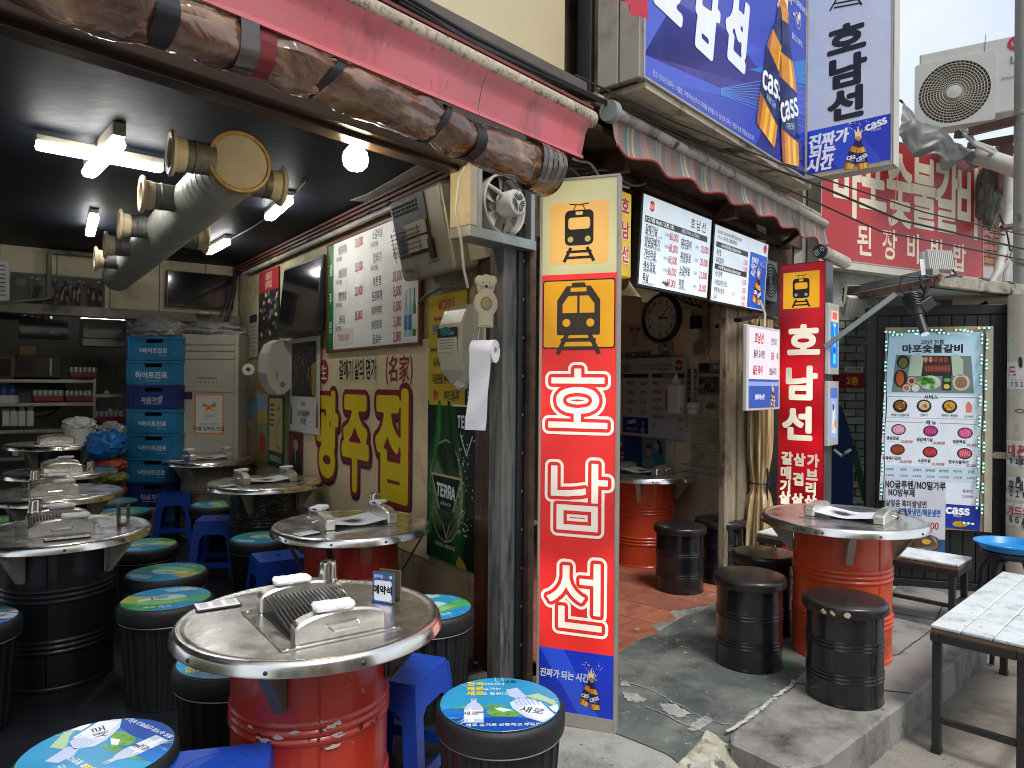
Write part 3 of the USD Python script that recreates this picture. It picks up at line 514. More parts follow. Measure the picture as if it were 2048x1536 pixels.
for (uu, vv, sg) in [(365, 320, -1), (306, 405, -1), (262, 466, -1), (231, 505, -1), (207, 530, -1), (560, 366, 1), (412, 478, 1)]:
    best = min(np.linspace(.05, LD - .1, 240), key=lambda t: np.hypot(*(np.array([1024 + FOC * ((q := A0 + dd * t + side * sg * (RD + .15) - EYE) @ RT) / (q @ FW), 768 + FOC * (q @ DN) / (q @ FW)]) - (uu, vv)))); ax = side * sg; o_ = A0 + dd * best; R = .07
    mb = MB(); mb.lathe([(R, RD - .03), (R, RD + .05), (R + .004, RD + .055), (R, RD + .06), (R, RD + .1)], 28, o_, ax); p_ = du.part("branch", mb, m_duct2, label="side stub of the duct nearest the camera" if uu == 365 else None)
    mb = MB(); mb.lathe([(R - .006, RD + .07), (R + .004, RD + .1), (R + .006, RD + .13), (R + .026, RD + .135), (R + .03, RD + .147), (R + .02, RD + .155), (R - .006, RD + .15), (R - .012, RD + .1)], 32, o_, ax); du.part("flange", mb, M("cream_flange", (.55, .45, .29), rough=.5, var=.12, dirt=("7a5a2c", 5, .55, .2)), under=p_)
    mb = MB(); mb.lathe([(.0, RD + .11), (R - .01, RD + .105)], 20, o_, ax); du.part("grille", mb, m_dark, under=p_)

# ---------------------------------------------------------------- rear wall
def board(name, label, cat, fr, depth, mat, group=None, ch=.004, part="panel"):
    t = Thing(name, label, cat, fr.p(fr.w / 2, 0), group=group); mb = MB(); mb.fbox(fr, 0, fr.w, 0, fr.h, -depth, 0, ch); t.main = t.part(part, mb, mat, smooth=30 if ch else False); return t
def rim(t, fr, w, mat, proud=.006, name="frame", depth=0.0):
    for (x0, x1, y0, y1) in ((0, fr.w, 0, w), (0, fr.w, fr.h - w, fr.h), (0, w, w, fr.h - w), (fr.w - w, fr.w, w, fr.h - w)):
        mb = MB(); mb.fbox(fr, x0, x1, y0, y1, -depth, proud, .002); t.part(name, mb, mat)
def crowd(a, x0, y0, x1, y1, seed, cols=("1b1a1c", "2b2728", "3a3030", "4d463f", "14151b"), n=40, L=1):
    rr = random.Random(seed)
    for i in range(n):
        y = y0 + (y1 - y0) * (.25 + .6 * i / n); x = rr.uniform(x0, x1); h = (y1 - y0) * .16; a.ell(x, y, h * .8 * a.fr.h / a.fr.w, h * a.fr.w / a.fr.h * .5 + h * .3, rr.choice(cols), L)
        if rr.random() < .5: a.ell(x, y - h * .9, h * .3 * a.fr.h / a.fr.w, h * .3, rr.choice(("8a6e58", "6d5645")), L + 1)
m_tv = M("tv_screen", (.006, .0065, .009), rough=.12, var=.1, coat=.5); m_tvb = M("tv_bezel", (.012, .012, .014), rough=.35)
fr = on(BACK, 333, 538, 611, 466, .09); fr.h *= .98
t = board("television", "black flat television on the rear wall above the fridge", "television", fr, .05, m_tvb); mb = MB(); mb.fbox(fr, .012, fr.w - .012, .014, fr.h - .012, 0, .002); t.part("screen", mb, m_tv)
fr = on(BACK, 22, 543, 604, 210, .03); t = board("photo_banner", "wide dark photo banner with green edge on the rear wall", "banner", fr, .01, ink("1f5a34")); a = Art(fr); a.rect(.02, .05, .985, .95, "241f1e", 0, "picture")
for i in range(40):
    rr = random.Random(i); a.ell(rr.uniform(.2, .95), rr.uniform(.12, .4), .02 * rr.uniform(.5, 1.3), .012, rr.choice(("8d8168", "a89a78", "6b604e", "52483c")), 1)
crowd(a, .2, .35, .96, 1.0, 4, n=44); a.rect(.03, .2, .19, .93, "1a1a1c", 1, "picture"); a.ell(.1, .32, .06, .05, "6d5645", 2); a.poly([(.03, .93), (.05, .55), (.1, .48), (.16, .55), (.19, .93)], "23262c", 3); a.rect(.33, .1, .36, .9, "6b604e", 2, "picture"); a.flush(t)
fr = on(BACK, -40, 518, 603, 18, .03); t = board("notice_board", "pale price notice partly in view at the left edge of the rear wall", "notice", fr, .012, m_white); a = Art(fr)
for k in range(8): a.rect(.1, .1 + k * .1, .86, .13 + k * .1, "55585c", 1, "print")
a.flush(t)
# pipe across the rear wall
mb = MB(); z = 2.68; P = [BACK.hit(98, 503, .08), BACK.hit(98, 503, .08) + BACK.ex * .5, BACK.hit(225, 513, .08)]; mb.tube([BACK.hit(98, 598, .08), BACK.hit(98, 510, .08), BACK.hit(103, 503, .08), BACK.hit(160, 508, .08), BACK.hit(228, 514, .08)], .025, 10); mb.tube([BACK.hit(97, 597, .08), BACK.hit(60, 600, .08), BACK.hit(0, 606, .08)], .016, 8)
solo("wall_pipe", mb, m_beam, "grey painted pipe elbow in front of the photo banner", "pipe")
mb = MB(); c = BACK.hit(407, 628, .12); mb.lathe([(.0, -.02), (.05, -.012), (.075, .0), (.078, .02), (.0, .022)], 24, c); solo("smoke_detector", mb, m_white, "round white detector under the rear beam above the fridge", "detector")
# ---- drink crates
def crate_art(t, fr, kind):
    a = Art(fr)
    if kind == 0: a.text("하이트진로", .55, .6, .2, "d5e4ee", bold=.03, px=40); a.ell(.27, .58, .035, .035, "d5e4ee", 1); a.ell(.28, .555, .018, .018, "1587c2", 2); a.ell(.255, .6, .012, .012, "1587c2", 2); a.rect(.6, .8, .8, .815, "b9d4e6", 1, "print")
    elif kind == 1: a.text("하이트진로", .5, .6, .26, "d5e4ee", bold=.03, px=40); a.rect(.38, .84, .68, .855, "b9d4e6", 1, "print")
    else: a.text("처음처럼", .5, .62, .22, "c8d0ea", bold=.01, slant=.15, px=40); a.rect(.33, .78, .68, .8, "c8d0ea", 1, "print"); a.line([(.66, .5), (.7, .44), (.72, .5)], .006, "c8d0ea", 2)
    a.flush(t)
m_cb = M("crate_blue", (.018, .2, .41), rough=.42, var=.12, dirt=("083047", 4, .6, .2)); m_cn = M("crate_navy", (.012, .03, .17), rough=.4, var=.15)
CR = Plane(dp(304, 700, 7.35), math.radians(90) + .045); cw = .52; chh = .2505; cd = .36
kinds = [0, 1, 2, 0, 0, 0, 2, 3]
words = ["topmost light blue drink crate of the stack, under grey plastic bags", "second crate from the top, light blue with large white letters", "navy crate with white brush letters, third from the top of the stack", "light blue crate just below the upper navy crate", "light blue crate, fifth from the top, beside the blue plastic bag", "light blue crate just above the lower navy crate", "navy crate low in the stack behind the blue plastic stool", "bottom light blue crate standing on the floor"]
for k in range(8):
    z0 = (7 - k) * chh; off = (.006, -.004, .003, .0, .006, -.005, .002, .0)[k]; c = CR.hit(304, 700) + CR.ex * off; c = V(c[0], c[1], z0); t = Thing("drink_crate", words[k], "crate", c - CR.n * cd / 2, group="stacked drink crates"); mt = m_cn if kinds[k] == 2 else m_cb
    fr = Fr(c - CR.ex * cw / 2, CR.ex, (0, 0, 1), cw, chh); mb = MB(); h = chh - .002
    hx0, hx1, hy0, hy1 = .36 * cw, .71 * cw, h * .72, h * .87
    for (x0, x1, y0, y1) in ((0, hx0, 0, h - .03), (hx1, cw, 0, h - .03), (hx0, hx1, 0, hy0), (hx0, hx1, hy1, h - .03)): mb.fbox(fr, x0, x1, y0, y1, -.02, 0)
    mb.fbox(fr, 0, .02, 0, h - .03, -cd, -.021); mb.fbox(fr, cw - .02, cw, 0, h - .03, -cd, -.021); mb.fbox(fr, .021, cw - .021, 0, h - .03, -cd, -cd + .02); mb.fbox(fr, .021, cw - .021, .01, .025, -cd + .021, -.021); t.main = t.part("body", mb, mt, smooth=False)
    mb = MB(); mb.fbox(fr, -.008, cw + .008, h - .03, h - .003, -cd - .008, .008, .004); t.part("rim", mb, mt)
    for x in (.0, .1, .9, 1): mb = MB(); mb.fbox(fr, x * (cw - .014), x * (cw - .014) + .014, .004, h - .034, .0005, .008, .002); t.part("rib", mb, mt)
    mb = MB(); mb.fbox(fr, .03, cw - .03, .02, h - .04, -.14, -.06); t.part("bottles", mb, m_dark)
    if kinds[k] < 3: crate_art(t, fr, kinds[k])
def blob(c, sz, seed, amp=.25, fr=3.0, n=4, squash=.0):
    s = trimesh.creation.icosphere(n, 1.0); v = np.array(s.vertices); d = meshkit.fbm(v * fr + seed, 4, seed) - .5; r2 = 1 + amp * 2 * d - amp * np.abs(np.sin(meshkit.fbm(v * fr * .8, 3, seed + 5) * 14)) * .35; v = v * r2[:, None]
    if squash: v[:, 2] = np.maximum(v[:, 2], -squash)
    return MB().add(v * np.asarray(sz) + np.asarray(c), s.faces)
m_bagg = M("grey_film", (.28, .27, .27), rough=.22, var=.3, scale=12, spec=.7); m_bagb = M("blue_film", (.01, .13, .42), rough=.25, var=.35, scale=8); m_bago = M("orange_film", (.4, .07, .025), rough=.4, var=.3)
t = CR.hit(304, 660); c = V(t[0], t[1], 8 * chh)
solo("plastic_bags", blob(c + V(-.02, .16, .07), (.3, .2, .15), 3, .3, 2.6, 4, .55), m_bagg, "crumpled grey plastic bags on top of the drink crates", "plastic bag", smooth=True)
# ---- standing air conditioner
AF = on(Plane(dp(415, 700, 7.5), math.radians(90) + .045), 355, 668, 690, 477); AF = Fr(V(AF.o[0], AF.o[1], .02), AF.ex, (0, 0, 1), AF.w, AF.p(0, AF.h)[2] - .02)
t = board("air_conditioner", "tall white standing air conditioner with an orange framed sticker", "air conditioner", AF, .35, m_ivory, part="cabinet", ch=.012)
m_ac = M("ac_front", (.46, .43, .35), rough=.3, var=.05)
for (y0, y1) in ((.012, .055), (.06, .088), (.093, .13), (.135, .3), (.305, .615)):
    mb = MB(); q = AF.sub(.06, y0, .94, y1); mb.fbox(q, 0, q.w, 0, q.h, 0, .012, .004); t.part("front_panel", mb, m_ac)
for k in range(8):
    mb = MB(); q = AF.sub(.05, .63 + k * .047, .95, .668 + k * .047); mb.fbox(q, 0, q.w, 0, q.h, 0, .014, .005); t.part("louvre", mb, m_ac)
q = AF.sub(.3, .31, .78, .52, .013); mb = MB(); mb.flat(q, rrect(0, 0, q.w, q.h, .02), 0); t.part("sticker", mb, ink("e0913a"), smooth=False); a = Art(q); a.rect(.05, .04, .95, .96, "dad6cc", 0, "print", .015); a.poly([(.3, .22), (.5, .3), (.7, .2), (.74, .32), (.55, .34), (.72, .44), (.5, .37), (.3, .46), (.44, .34), (.26, .32)], "e8861a", 1); a.text("2024", .5, .54, .08, "8a8a86", px=40); a.text("더블 임팩트 맛집", .5, .86, .1, "3b3b3b", px=40); a.text("전국 서비스 인증 업체", .5, .75, .05, "77777a", px=32); a.flush(t)
q = AF.sub(.04, .3, .26, .34, .013); a = Art(q); a.rect(0, 0, 1, 1, "3a2f3d", 0); a.flush(t); a = Art(AF.sub(.3, .22, .7, .26, .013)); a.rect(.1, .1, .9, .3, "8b8778"); [a.ell(.1 + .16 * i, .8, .03, .03, "6b675a") for i in range(6)]; a.flush(t)
solo("plastic_bag", blob(AF.p(AF.w * .5, AF.h) + V(0, .15, .05), (.36, .17, .1), 9, .3, 2.4, 4, .45), m_bagg, "long grey plastic bag lying on the air conditioner", "plastic bag", smooth=True)
mb = MB(); mb.tube([BACK.hit(468, 540, .05), BACK.hit(470, 575, .07), BACK.hit(460, 615, .09), BACK.hit(452, 640, .1)], .018, 8); mb.tube([BACK.hit(474, 545, .05), BACK.hit(466, 590, .09), BACK.hit(440, 632, .1)], .012, 8); solo("cable_bundle", mb, m_black, "thick black cables hanging in the rear corner right of the television", "cable")

# ---------------------------------------------------------------- kitchen in the dark at the back
K = Plane(BACK.p - BACK.n * 1.0, -0.615 + math.pi / 2); m_shelf = M("shelf_steel", (.34, .33, .31), rough=.4, metal=.7, var=.15)
ks = Thing("kitchen_rack", "stainless shelving rack with crockery in the dark kitchen", "rack", K.hit(90, 900))
for (v, uR) in ((757, 190), (806, 188), (862, 150), (918, 62)):
    fr = on(K, -60, v, v + 8, uR); mb = MB(); mb.fbox(fr, 0, fr.w, 0, .04, -.4, 0, .004); ks.part("shelf", mb, m_shelf)
for u in (189, -40):
    p = K.hit(u, 760, -.01); mb = MB(); mb.box((p[0], p[1], .78), (.03, .03, 1.56), .95); ks.part("upright", mb, m_shelf)
fr = on(K, 32, 711, 755, 123, -.02); t = board("microwave", "black microwave oven on the top kitchen shelf", "microwave", fr, .34, m_black, ch=.008)
mb = MB(); q = fr.sub(.72, .06, .79, .92); mb.fbox(q, 0, q.w, 0, q.h, .002, .03, .01); t.part("handle", mb, m_galv); mb = MB(); q = fr.sub(.04, .08, .68, .9); mb.fbox(q, 0, q.w, 0, q.h, 0, .003, .001); t.part("window", mb, m_tv)
fr = on(K, -30, 712, 755, 29, -.02); t = board("oven", "dark oven with wooden frame at the left edge of the top kitchen shelf", "oven", fr, .3, M("oven_wood", (.16, .11, .06), rough=.6), ch=.006); mb = MB(); q = fr.sub(.05, .1, .88, .95); mb.fbox(q, 0, q.w, 0, q.h, 0, .003); t.part("window", mb, m_tv)
p0, p1 = K.hit(36, 655, -.1), K.hit(136, 660, -.1); mb = MB(); prof = []
for k in range(7): prof += [(.115, k * .1 + .01), (.118, k * .1 + .05), (.115, k * .1 + .095)]
e = p1 - p0; mb.lathe([(r_, x_ * np.linalg.norm(e) / .7) for r_, x_ in prof], 28, p0, e); kd = Thing("kitchen_duct", "shiny horizontal spiral duct above the microwave", "duct", p0); kd.part("pipe", mb, m_galv)
for u in (78, 95): mb = MB(); q = K.hit(u, 640, -.1); mb.tube([q, q + V(0, 0, .6)], .045, 14); kd.part("riser", mb, m_galv)
fr = on(K, 166, 636, 675, 252, -.05); t = board("range_hood", "stainless cooker hood above the dark stove in the kitchen", "cooker hood", fr, .5, M("hood_steel", (.35, .36, .38), rough=.35, metal=.8), ch=.006, part="hood"); mb = MB(); q = fr.sub(0, -.45, 1, -.06); mb.fbox(q, 0, q.w, 0, q.h, -.3, -.02); t.part("glow_strip", mb, glow("hood_light", (.9, .97, 1), 4.0)); mb = MB(); q = fr.sub(0, 1.02, 1, 1.4); mb.fbox(q, 0, q.w, 0, q.h, -.4, -.03); t.part("back_splash", mb, m_shelf)
def tray(u0, u1, v0, v1, label, off=-.05):
    fr = on(K, u0, v0, v1, u1, off); t = Thing("red_tray", label, "tray", fr.p(fr.w / 2, 0), group="red trays of glasses in the kitchen"); mb = MB(); mb.fbox(fr, 0, fr.w, 0, fr.h * .55, -.25, 0, .01); t.part("tray", mb, M("tray_red", (.22, .015, .02), rough=.4)); n = 6
    for i in range(n):
        mb = MB(); mb.lathe([(.026, 0), (.03, .06)], 12, fr.p(fr.w * (i + .5) / n, fr.h * .55, -.1)); t.part("glass", mb, M("dull_glass", (.6, .62, .62), rough=.12, metal=.6))
tray(140, 195, 735, 756, "red tray of upturned glasses on top of the rack"); tray(66, 128, 782, 804, "red tray of glasses on the second shelf, left"); tray(132, 186, 783, 804, "red tray of glasses on the second shelf, right"); tray(192, 250, 822, 848, "red basin heaped with glasses left of the crate stack", .1)
for i, u in enumerate((4, 20, 36, 53)):
    fr = on(K, u, 822, 853, u + 15, -.04); t = Thing("cutlery_box", ("leftmost", "second", "third", "rightmost")[i] + " white cutlery box on the third kitchen shelf", "box", fr.p(fr.w / 2, 0), group="white cutlery boxes"); mb = MB(); mb.fbox(fr, 0, fr.w, 0, fr.h, -.12, 0, .012); t.part("box", mb, m_white)
    for k in range(5): mb = MB(); q = fr.p(fr.w * (.2 + .15 * k), fr.h, -.03 - .012 * k); mb.tube([q, q + V(.02 * math.sin(k + i), 0, .07 + .02 * math.cos(k * 2.1))], .006, 6); t.part("spoon", mb, m_steel)
for i, (u, w) in enumerate(((24, 14), (40, 13), (55, 12))):
    fr = on(K, u, 886, 913, u + w, .0); mb = MB(); mb.fbox(fr, 0, fr.w, 0, fr.h, -.12, 0, .015); solo("white_tub", mb, m_white, ("leftmost", "middle", "rightmost")[i] + " stacked white tub on the lowest kitchen shelf", "tub", "stacked white tubs")
for i, u in enumerate((0, 17)):
    c = K.hit(u + 6, 798, -.1); t = Thing("jar", ("left", "right")[i] + " dark jar with pale label on the second kitchen shelf", "jar", c - V(0, 0, .09)); mb = MB(); mb.lathe([(.0, -.1), (.06, -.1), (.065, -.08), (.065, .09), (.05, .12), (.055, .15), (0, .155)], 20, c); t.part("jar", mb, m_cn); mb = MB(); mb.lathe([(.0665, -.07), (.0665, .04)], 20, c); t.part("label_band", mb, m_white)
for (u, v, r_, h, mt, lb) in ((220, 838, .13, .16, m_galv, "tall stainless pot beside the crate stack"), (214, 792, .17, .04, m_white, "white lid stacked above the stainless pot"), (16, 625, .2, .14, M("pot_black", (.03, .03, .035), rough=.35), "dark wok hanging at the left edge of the kitchen")):
    c = K.hit(u, v, -.12); mb = MB(); mb.lathe([(0, -h / 2), (r_ * .8, -h / 2), (r_, -h / 4), (r_, h / 2), (r_ * .2, h / 2 + .01), (r_ * .15, h / 2 + .04), (0, h / 2 + .045)], 28, c); solo("pot", mb, mt, lb, "pot")
mb = MB(); c = K.hit(75, 786, -.25); mb.lathe([(0, 0), (.28, 0), (.26, .015), (0, .02)], 36, c, K.n + V(0, 0, .25)); solo("round_tray", mb, m_black, "large round black tray leaning on the second kitchen shelf", "tray")
c = K.hit(55, 702, -.15); mb = MB(); mb.box(c, (.15, .1, .1), .95); solo("wooden_block", mb, M("pale_wood", (.4, .2, .09), rough=.7), "small orange brown wooden block on the microwave", "block")
# things on and around the rear table
p = zp(150, 880, .86); t = Thing("white_bucket", "white tub heaped with white cloths behind the tables", "tub", p + V(0, 0, -.0)); p = dp(158, 868, 7.1); mb = MB(); mb.lathe([(0, -.12), (.11, -.12), (.13, .06), (.128, .06)], 24, p); t.part("tub", mb, m_white); t.part("cloths", blob(p + V(0, 0, .09), (.15, .14, .09), 12, .3, 3), m_white, smooth=True)
p = dp(212, 890, 6.9); solo("blue_bag", blob(p, (.2, .17, .16), 21, .28, 2.2, 4), m_bagb, "knotted bright blue plastic bag left of the drink crates", "plastic bag", smooth=True)
p = dp(224, 862, 7.1); solo("white_bag", blob(p, (.13, .12, .1), 33, .28, 2.6, 4), m_bagg, "white plastic bag above the blue bag", "plastic bag", smooth=True)
p = dp(185, 868, 7.2); mb = MB(); mb.lathe([(0, -.06), (.04, -.06), (.05, .0), (.02, .06), (.0, .06)], 16, p); mb.box(p + V(.0, 0, .07), (.1, .04, .04), 1.2, .01); solo("spray_bottle", mb, m_white, "white spray bottle behind the blue bag", "bottle")
for k, (u, v, mt, lb) in enumerate(((222, 930, m_bago, "orange net sack under the blue bag"), (224, 955, M("green_sack", (.2, .25, .03), rough=.5, var=.4), "yellow green vegetable sack below the orange sack"), (222, 982, m_bago, "lower orange sack at the foot of the crate stack"))):
    p = dp(u, v, 6.9); solo("sack", blob(p, (.15, .13, .075), 40 + k, .16, 3, 4), mt, lb, "sack", smooth=True)
p = dp(300, 1040, 6.9); mb = MB(); mb.box((p[0], p[1], .16), (.13, .12, .3), 1.0, .006); solo("cardboard_box", mb, M("cardboard", (.3, .14, .06), rough=.8), "upright cardboard box on the floor before the crate stack", "box")
# ---------------------------------------------------------------- right-hand wall of the left restaurant
m_pipe = M("painted_pipe", (.3, .28, .23), rough=.45, dirt=("5a4e38", 5, .55, .2))
mb = MB(); P = [WALL.hit(*q, .06) for q in ((490, 551), (560, 520), (640, 485), (720, 450), (800, 416))]; z = P[0][2]
for q in P: q[2] = 2.705
mb.tube(P, .022, 10); solo("ceiling_pipe", mb, m_pipe, "painted conduit running along the right-hand wall below the ceiling", "pipe")
for k, z in enumerate((2.76, 2.785, 2.81)):
    mb = MB(); mb.fbox(wf, 0, 7.0, z - .01, z + .009, 0, .05 + .015 * k); b.part("ceiling_trim", mb, M("red_brown_trim", (.09, .03, .022), rough=.5))
mb = MB()
for k in range(7):
    a0 = 500 + 40 * k; q = WALL.hit(a0, 540 - (a0 - 500) * .42, .07); q2 = WALL.hit(a0 + 40, 540 - (a0 - 460) * .42, .07); q[2] = q2[2] = 2.745; mid = (q + q2) / 2 - V(0, 0, .03); mb.tube([q, mid, q2], .007, 6)
solo("sagging_wire", mb, m_black, "black wires sagging under the ceiling along the right-hand wall", "wire")
fr = on(WALL, 553, 537, 676, 628, .13, tilt=-.1); t = board("television", "black television tilted down on the right-hand wall beside the menu board", "television", fr, .07, m_tvb, ch=.01); mb = MB(); mb.fbox(fr, .02, fr.w - .02, .025, fr.h - .02, 0, .002); t.part("screen", mb, m_tv); mb = MB(); mb.fbox(fr, fr.w * .4, fr.w * .6, fr.h * .3, fr.h * .6, -.13, -.07); t.part("bracket", mb, m_black)
# price board
fr = on(WALL, 653, 490, 706, 838, .03); t = board("price_board", "white price board with green side strip and brown frame, red prices", "menu board", fr, .03, ink("6e3a22")); rim(t, fr, .018, ink("6e3a22"), .008)
PW = "e6e5e0"; GR = "1f7a3d"; a = Art(fr); a.rect(.02, .025, .98, .975, PW, 0); a.rect(.02, .025, .09, .975, GR, 1)
for i, ch in enumerate("광주집"): a.text(ch, .055, .25 + .26 * i, .1, "e8efe6", cond=.75)
RD_ = "b3202c"; BK = "222226"
for i, (nm, pr, sub) in enumerate((("생갈매기살", "18,000", "(국내산180g)"), ("생삼겹살", "18,000", "(국내산180g)"), ("생항정살", "20,000", "(국내산180g)"), ("생목살", "18,000", "(국내산180g)"))):
    y = .1 + i * .205; a.text(nm, .205, y, .075, BK, cond=.5 if i == 0 else .6); a.text(pr, .4, y - .01, .085, RD_, cond=.55, bold=.02); a.text(sub, .16, y + .075, .04, "555558", cond=.55, px=40)
for i, (nm, pr, sub, c2) in enumerate((("소갈비살", "25,000", "(미국산180g)", BK), ("껍데기", "12,000", "(국내산180g)", BK), ("계란찜", "10,000", "", BK), ("된장찌개", "5,000", "", BK), ("켈리/테라/테라라이트", "6,000", "", "8a3a2a"), ("참이슬/진로/진로골드", "5,000", "", "2b6a8a"), ("음료수", "2,000", "", BK))):
    y = .08 + (.19 * i if i < 2 else .38 + .115 * (i - 2)); a.text(nm, .6, y, .075 if len(nm) < 6 else .065, c2, cond=.62 if len(nm) < 6 else .3, gap=.12 if len(nm) == 3 else 0); a.text(pr, .8, y, .085, RD_, cond=.55, bold=.02)
    if sub: a.text(sub, .57, y + .075, .04, "555558", cond=.55, px=40)
a.rect(.11, .8, .34, .95, "d9d6cc", 1, "note"); a.text("가브리살  18,000", .225, .875, .06, "c04a40", cond=.5)
for i, (c1, c2) in enumerate((("a9c0c8", "3d7fb0"), ("8fc3d6", "2f6fb0"), ("2f7a3a", "dfe6d8"))):
    x = .88 + .036 * i; a.poly([(x - .014, .93), (x + .014, .93), (x + .014, .72), (x + .006, .66), (x + .005, .58), (x - .005, .58), (x - .006, .66), (x - .014, .72)], c1, 2); a.rect(x - .0145, .77, x + .0145, .88, c2, 3, "picture")
a.flush(t)
# mural with the restaurant's name
fr = on(WALL, 604, 702, 1012, 853, .012); m_mur = M("mural_paper", (.7, .555, .33), rough=.55, var=.16, scale=1.6, bump=.35, bscale=14, dirt=[("7a4d1c", 1.2, .56, .25), ("5a4a30", 6, .66, .08)])
t = board("name_mural", "peeling ochre wall poster with huge yellow and red letters behind the tables", "poster", fr, .01, m_mur, ch=0)
a = Art(fr, z=.002)
def wx_(u, v=880): q = WALL.hit(u, v, .012); return ((q - fr.o) @ fr.ex) / fr.w, 1 - ((q - fr.o) @ fr.ey) / fr.h
x, y = wx_(648, 744); a.ell(x, y, .045, .045, "96242a", 1, "print"); a.text("生", x, y, .085, "e6dcc4", layer=3)
x, y = wx_(712, 738); a.text("갈매기 살의 명가", x + .01, y, .105, "1c1a1c", cond=.62, bold=.03, layer=4, out=[(.09, "d7c8a0")], px=96); x, y = wx_(798, 737); a.text("(名家)", x, y, .12, "8e2028", cond=.85, px=96)
for ch, u, v, hh in (("광", 655, 868, .46), ("주", 711, 880, .50), ("집", 786, 890, .50)):
    x, y = wx_(u, v); k = hh * fr.h
    g = text(ch, k, a.X(x), a.Y(y), "c", .035, .72 if ch != "집" else .8, px=160); g = g.buffer(.018).buffer(-.012, quad_segs=4)
    a.g(affinity.translate(g.buffer(.042, quad_segs=6), .012, -.018), "251a40", 4, "lettering"); a.g(g.buffer(.038, quad_segs=6), "7d1420", 5, "lettering"); a.g(g, "dcc30c", 6, "lettering")
a.flush(t)
dfr = Fr(wf.p(wf.w - 3.1, .0), wf.ex, (0, 0, 1), 3.1, .95); fd = on(WALL, 604, 1012, 1200, 953, .006)
for i in range(7):
    mb = MB(); w = 3.1 / 7; mb.fbox(Fr(wf.p(wf.w - 3.1 + i * w, 0), wf.ex, (0, 0, 1), w, .8), .002, w - .002, 0, fr.o[2] - .015, 0, .008, .002); b.part("dado_board", mb, M("dado_tan", (.3, .235, .14), rough=.6, var=.15, scale=3, stretch=(3, 3, .7), dirt=("3c2f1e", 2.5, .55, .2)))
# beer poster
fr = on(WALL, 854, 800, 1108, 956, .02); t = board("beer_poster", "dark green poster with a big green beer bottle at the end of the wall", "poster", fr, .008, ink("0b2016", rough=.3), ch=0)
a = Art(fr, rough=.3); a.rect(0, 0, 1, 1, "0a1c14", 0, "picture")
B = [(.12, 1), (.0, .9), (.0, .42), (.04, .34), (.12, .25), (.17, .12), (.17, 0), (.55, 0), (.57, .12), (.62, .25), (.71, .36), (.75, .46), (.76, .84), (.66, 1)]
a.poly(B, M("bottle_glass", (.008, .055, .016), rough=.3, var=.5, scale=3, stretch=(6, 6, 1), dirt=[("3f7a2e", 2.0, .55, .25, (4, 4, .7))]), 1); a.poly([(.22, 0), (.27, 0), (.27, .2), (.2, .36), (.12, .5), (.1, .8), (.05, .8), (.05, .5), (.12, .36), (.2, .2)], "2f7a33", 2); a.poly([(.4, 0), (.46, 0), (.5, .2), (.6, .36), (.62, .48), (.56, .42), (.46, .28)], "0d3216", 2)
a.ell(.38, .56, .34, .52, "8a9a70", 2); a.ell(.38, .56, .325, .5, "0f3019", 2); a.poly([(.08, .46), (.7, .46), (.4, .86)], "b9a878", 3); a.poly([(.11, .475), (.67, .475), (.4, .835)], "0a1f13", 4); a.text("TERRA", .39, .56, .09, "dfe3df", cond=.72, bold=.045, layer=6, rot=-2, px=96); a.text("FROM AGM", .39, .64, .022, "c9d0c4", layer=6, px=40); a.poly([(.2, .68), (.58, .68), (.4, .8)], "17402a", 5)
a.text("100% REAL CARBONATED", .38, .9, .026, "cfd8cc", cond=.7, layer=6, px=40); rr = random.Random(4)
for i in range(110): a.ell(.62 + abs(rr.gauss(0, .13)), rr.uniform(.18, .8), .006 * rr.uniform(.5, 1.8), .006 * rr.uniform(.5, 1.8), rr.choice(("c9d6c6", "8fae93", "e3eae0")), 3)
a.text("TERRA", .77, .12, .085, "dfe3df", cond=.72, bold=.04, px=96, layer=4); a.rect(.5, .02, 1.0, .03, "dfe3df", 3); a.line([(.66, .2), (.77, .32), (.88, .2)], .008, "dfe3df", 3); a.poly([(.6, .97), (.66, .93), (.75, .96), (.8, 1), (.6, 1)], "9a8a20", 4); a.flush(t)
fr = on(WALL, 915, 742, 808, 956, .022); t = board("black_notice", "black notice with white numbers partly behind the toilet paper", "notice", fr, .004, ink("101512"), ch=0); a = Art(fr); a.text("100%", .62, .3, .22, "d6d6d0", cond=.6); a.text("OI10", .62, .7, .22, "d6d6d0", cond=.6); a.flush(t)
fr = on(WALL, 857, 594, 698, 932, .02); t = board("yellow_notice", "yellow toilet notice with red title and a red bar", "notice", fr, .006, ink("b89c10"), ch=0); a = Art(fr); a.rect(.02, .02, .98, .98, "bfa312", 0); a.text("WC화장실", .5, .2, .2, "a8202a", cond=.62, bold=.025); a.rect(.15, .42, .75, .48, "9c1c3c", 1); a.text("왼쪽", .2, .65, .17, "20628e", cond=.6, bold=.03); a.text("마포숯불", .6, .64, .17, "23262a", cond=.6); a.text("문뒤에 있음", .45, .87, .17, "20628e", cond=.55, bold=.03); a.flush(t)
fr = on(WALL, 857, 704, 811, 931, .021); t = board("yellow_notice", "lower yellow notice about two-hour dining with black and red text", "notice", fr, .006, ink("b89c10"), ch=0); a = Art(fr); a.rect(.02, .02, .98, .98, "c4a80e", 0); a.text("식사시간은", .3, .2, .17, "26241e", cond=.5, bold=.03); a.text("2시간", .64, .2, .17, "b02a2a", cond=.5, bold=.03); a.text("입니다", .85, .2, .17, "26241e", cond=.45, bold=.03); a.text("다음분을 위하여", .38, .5, .17, "26241e", cond=.55, bold=.03); a.text("행보", .22, .8, .17, "b0282a", cond=.6, bold=.03); a.text("부탁드립니다", .64, .8, .17, "26241e", cond=.5, bold=.03); a.flush(t)
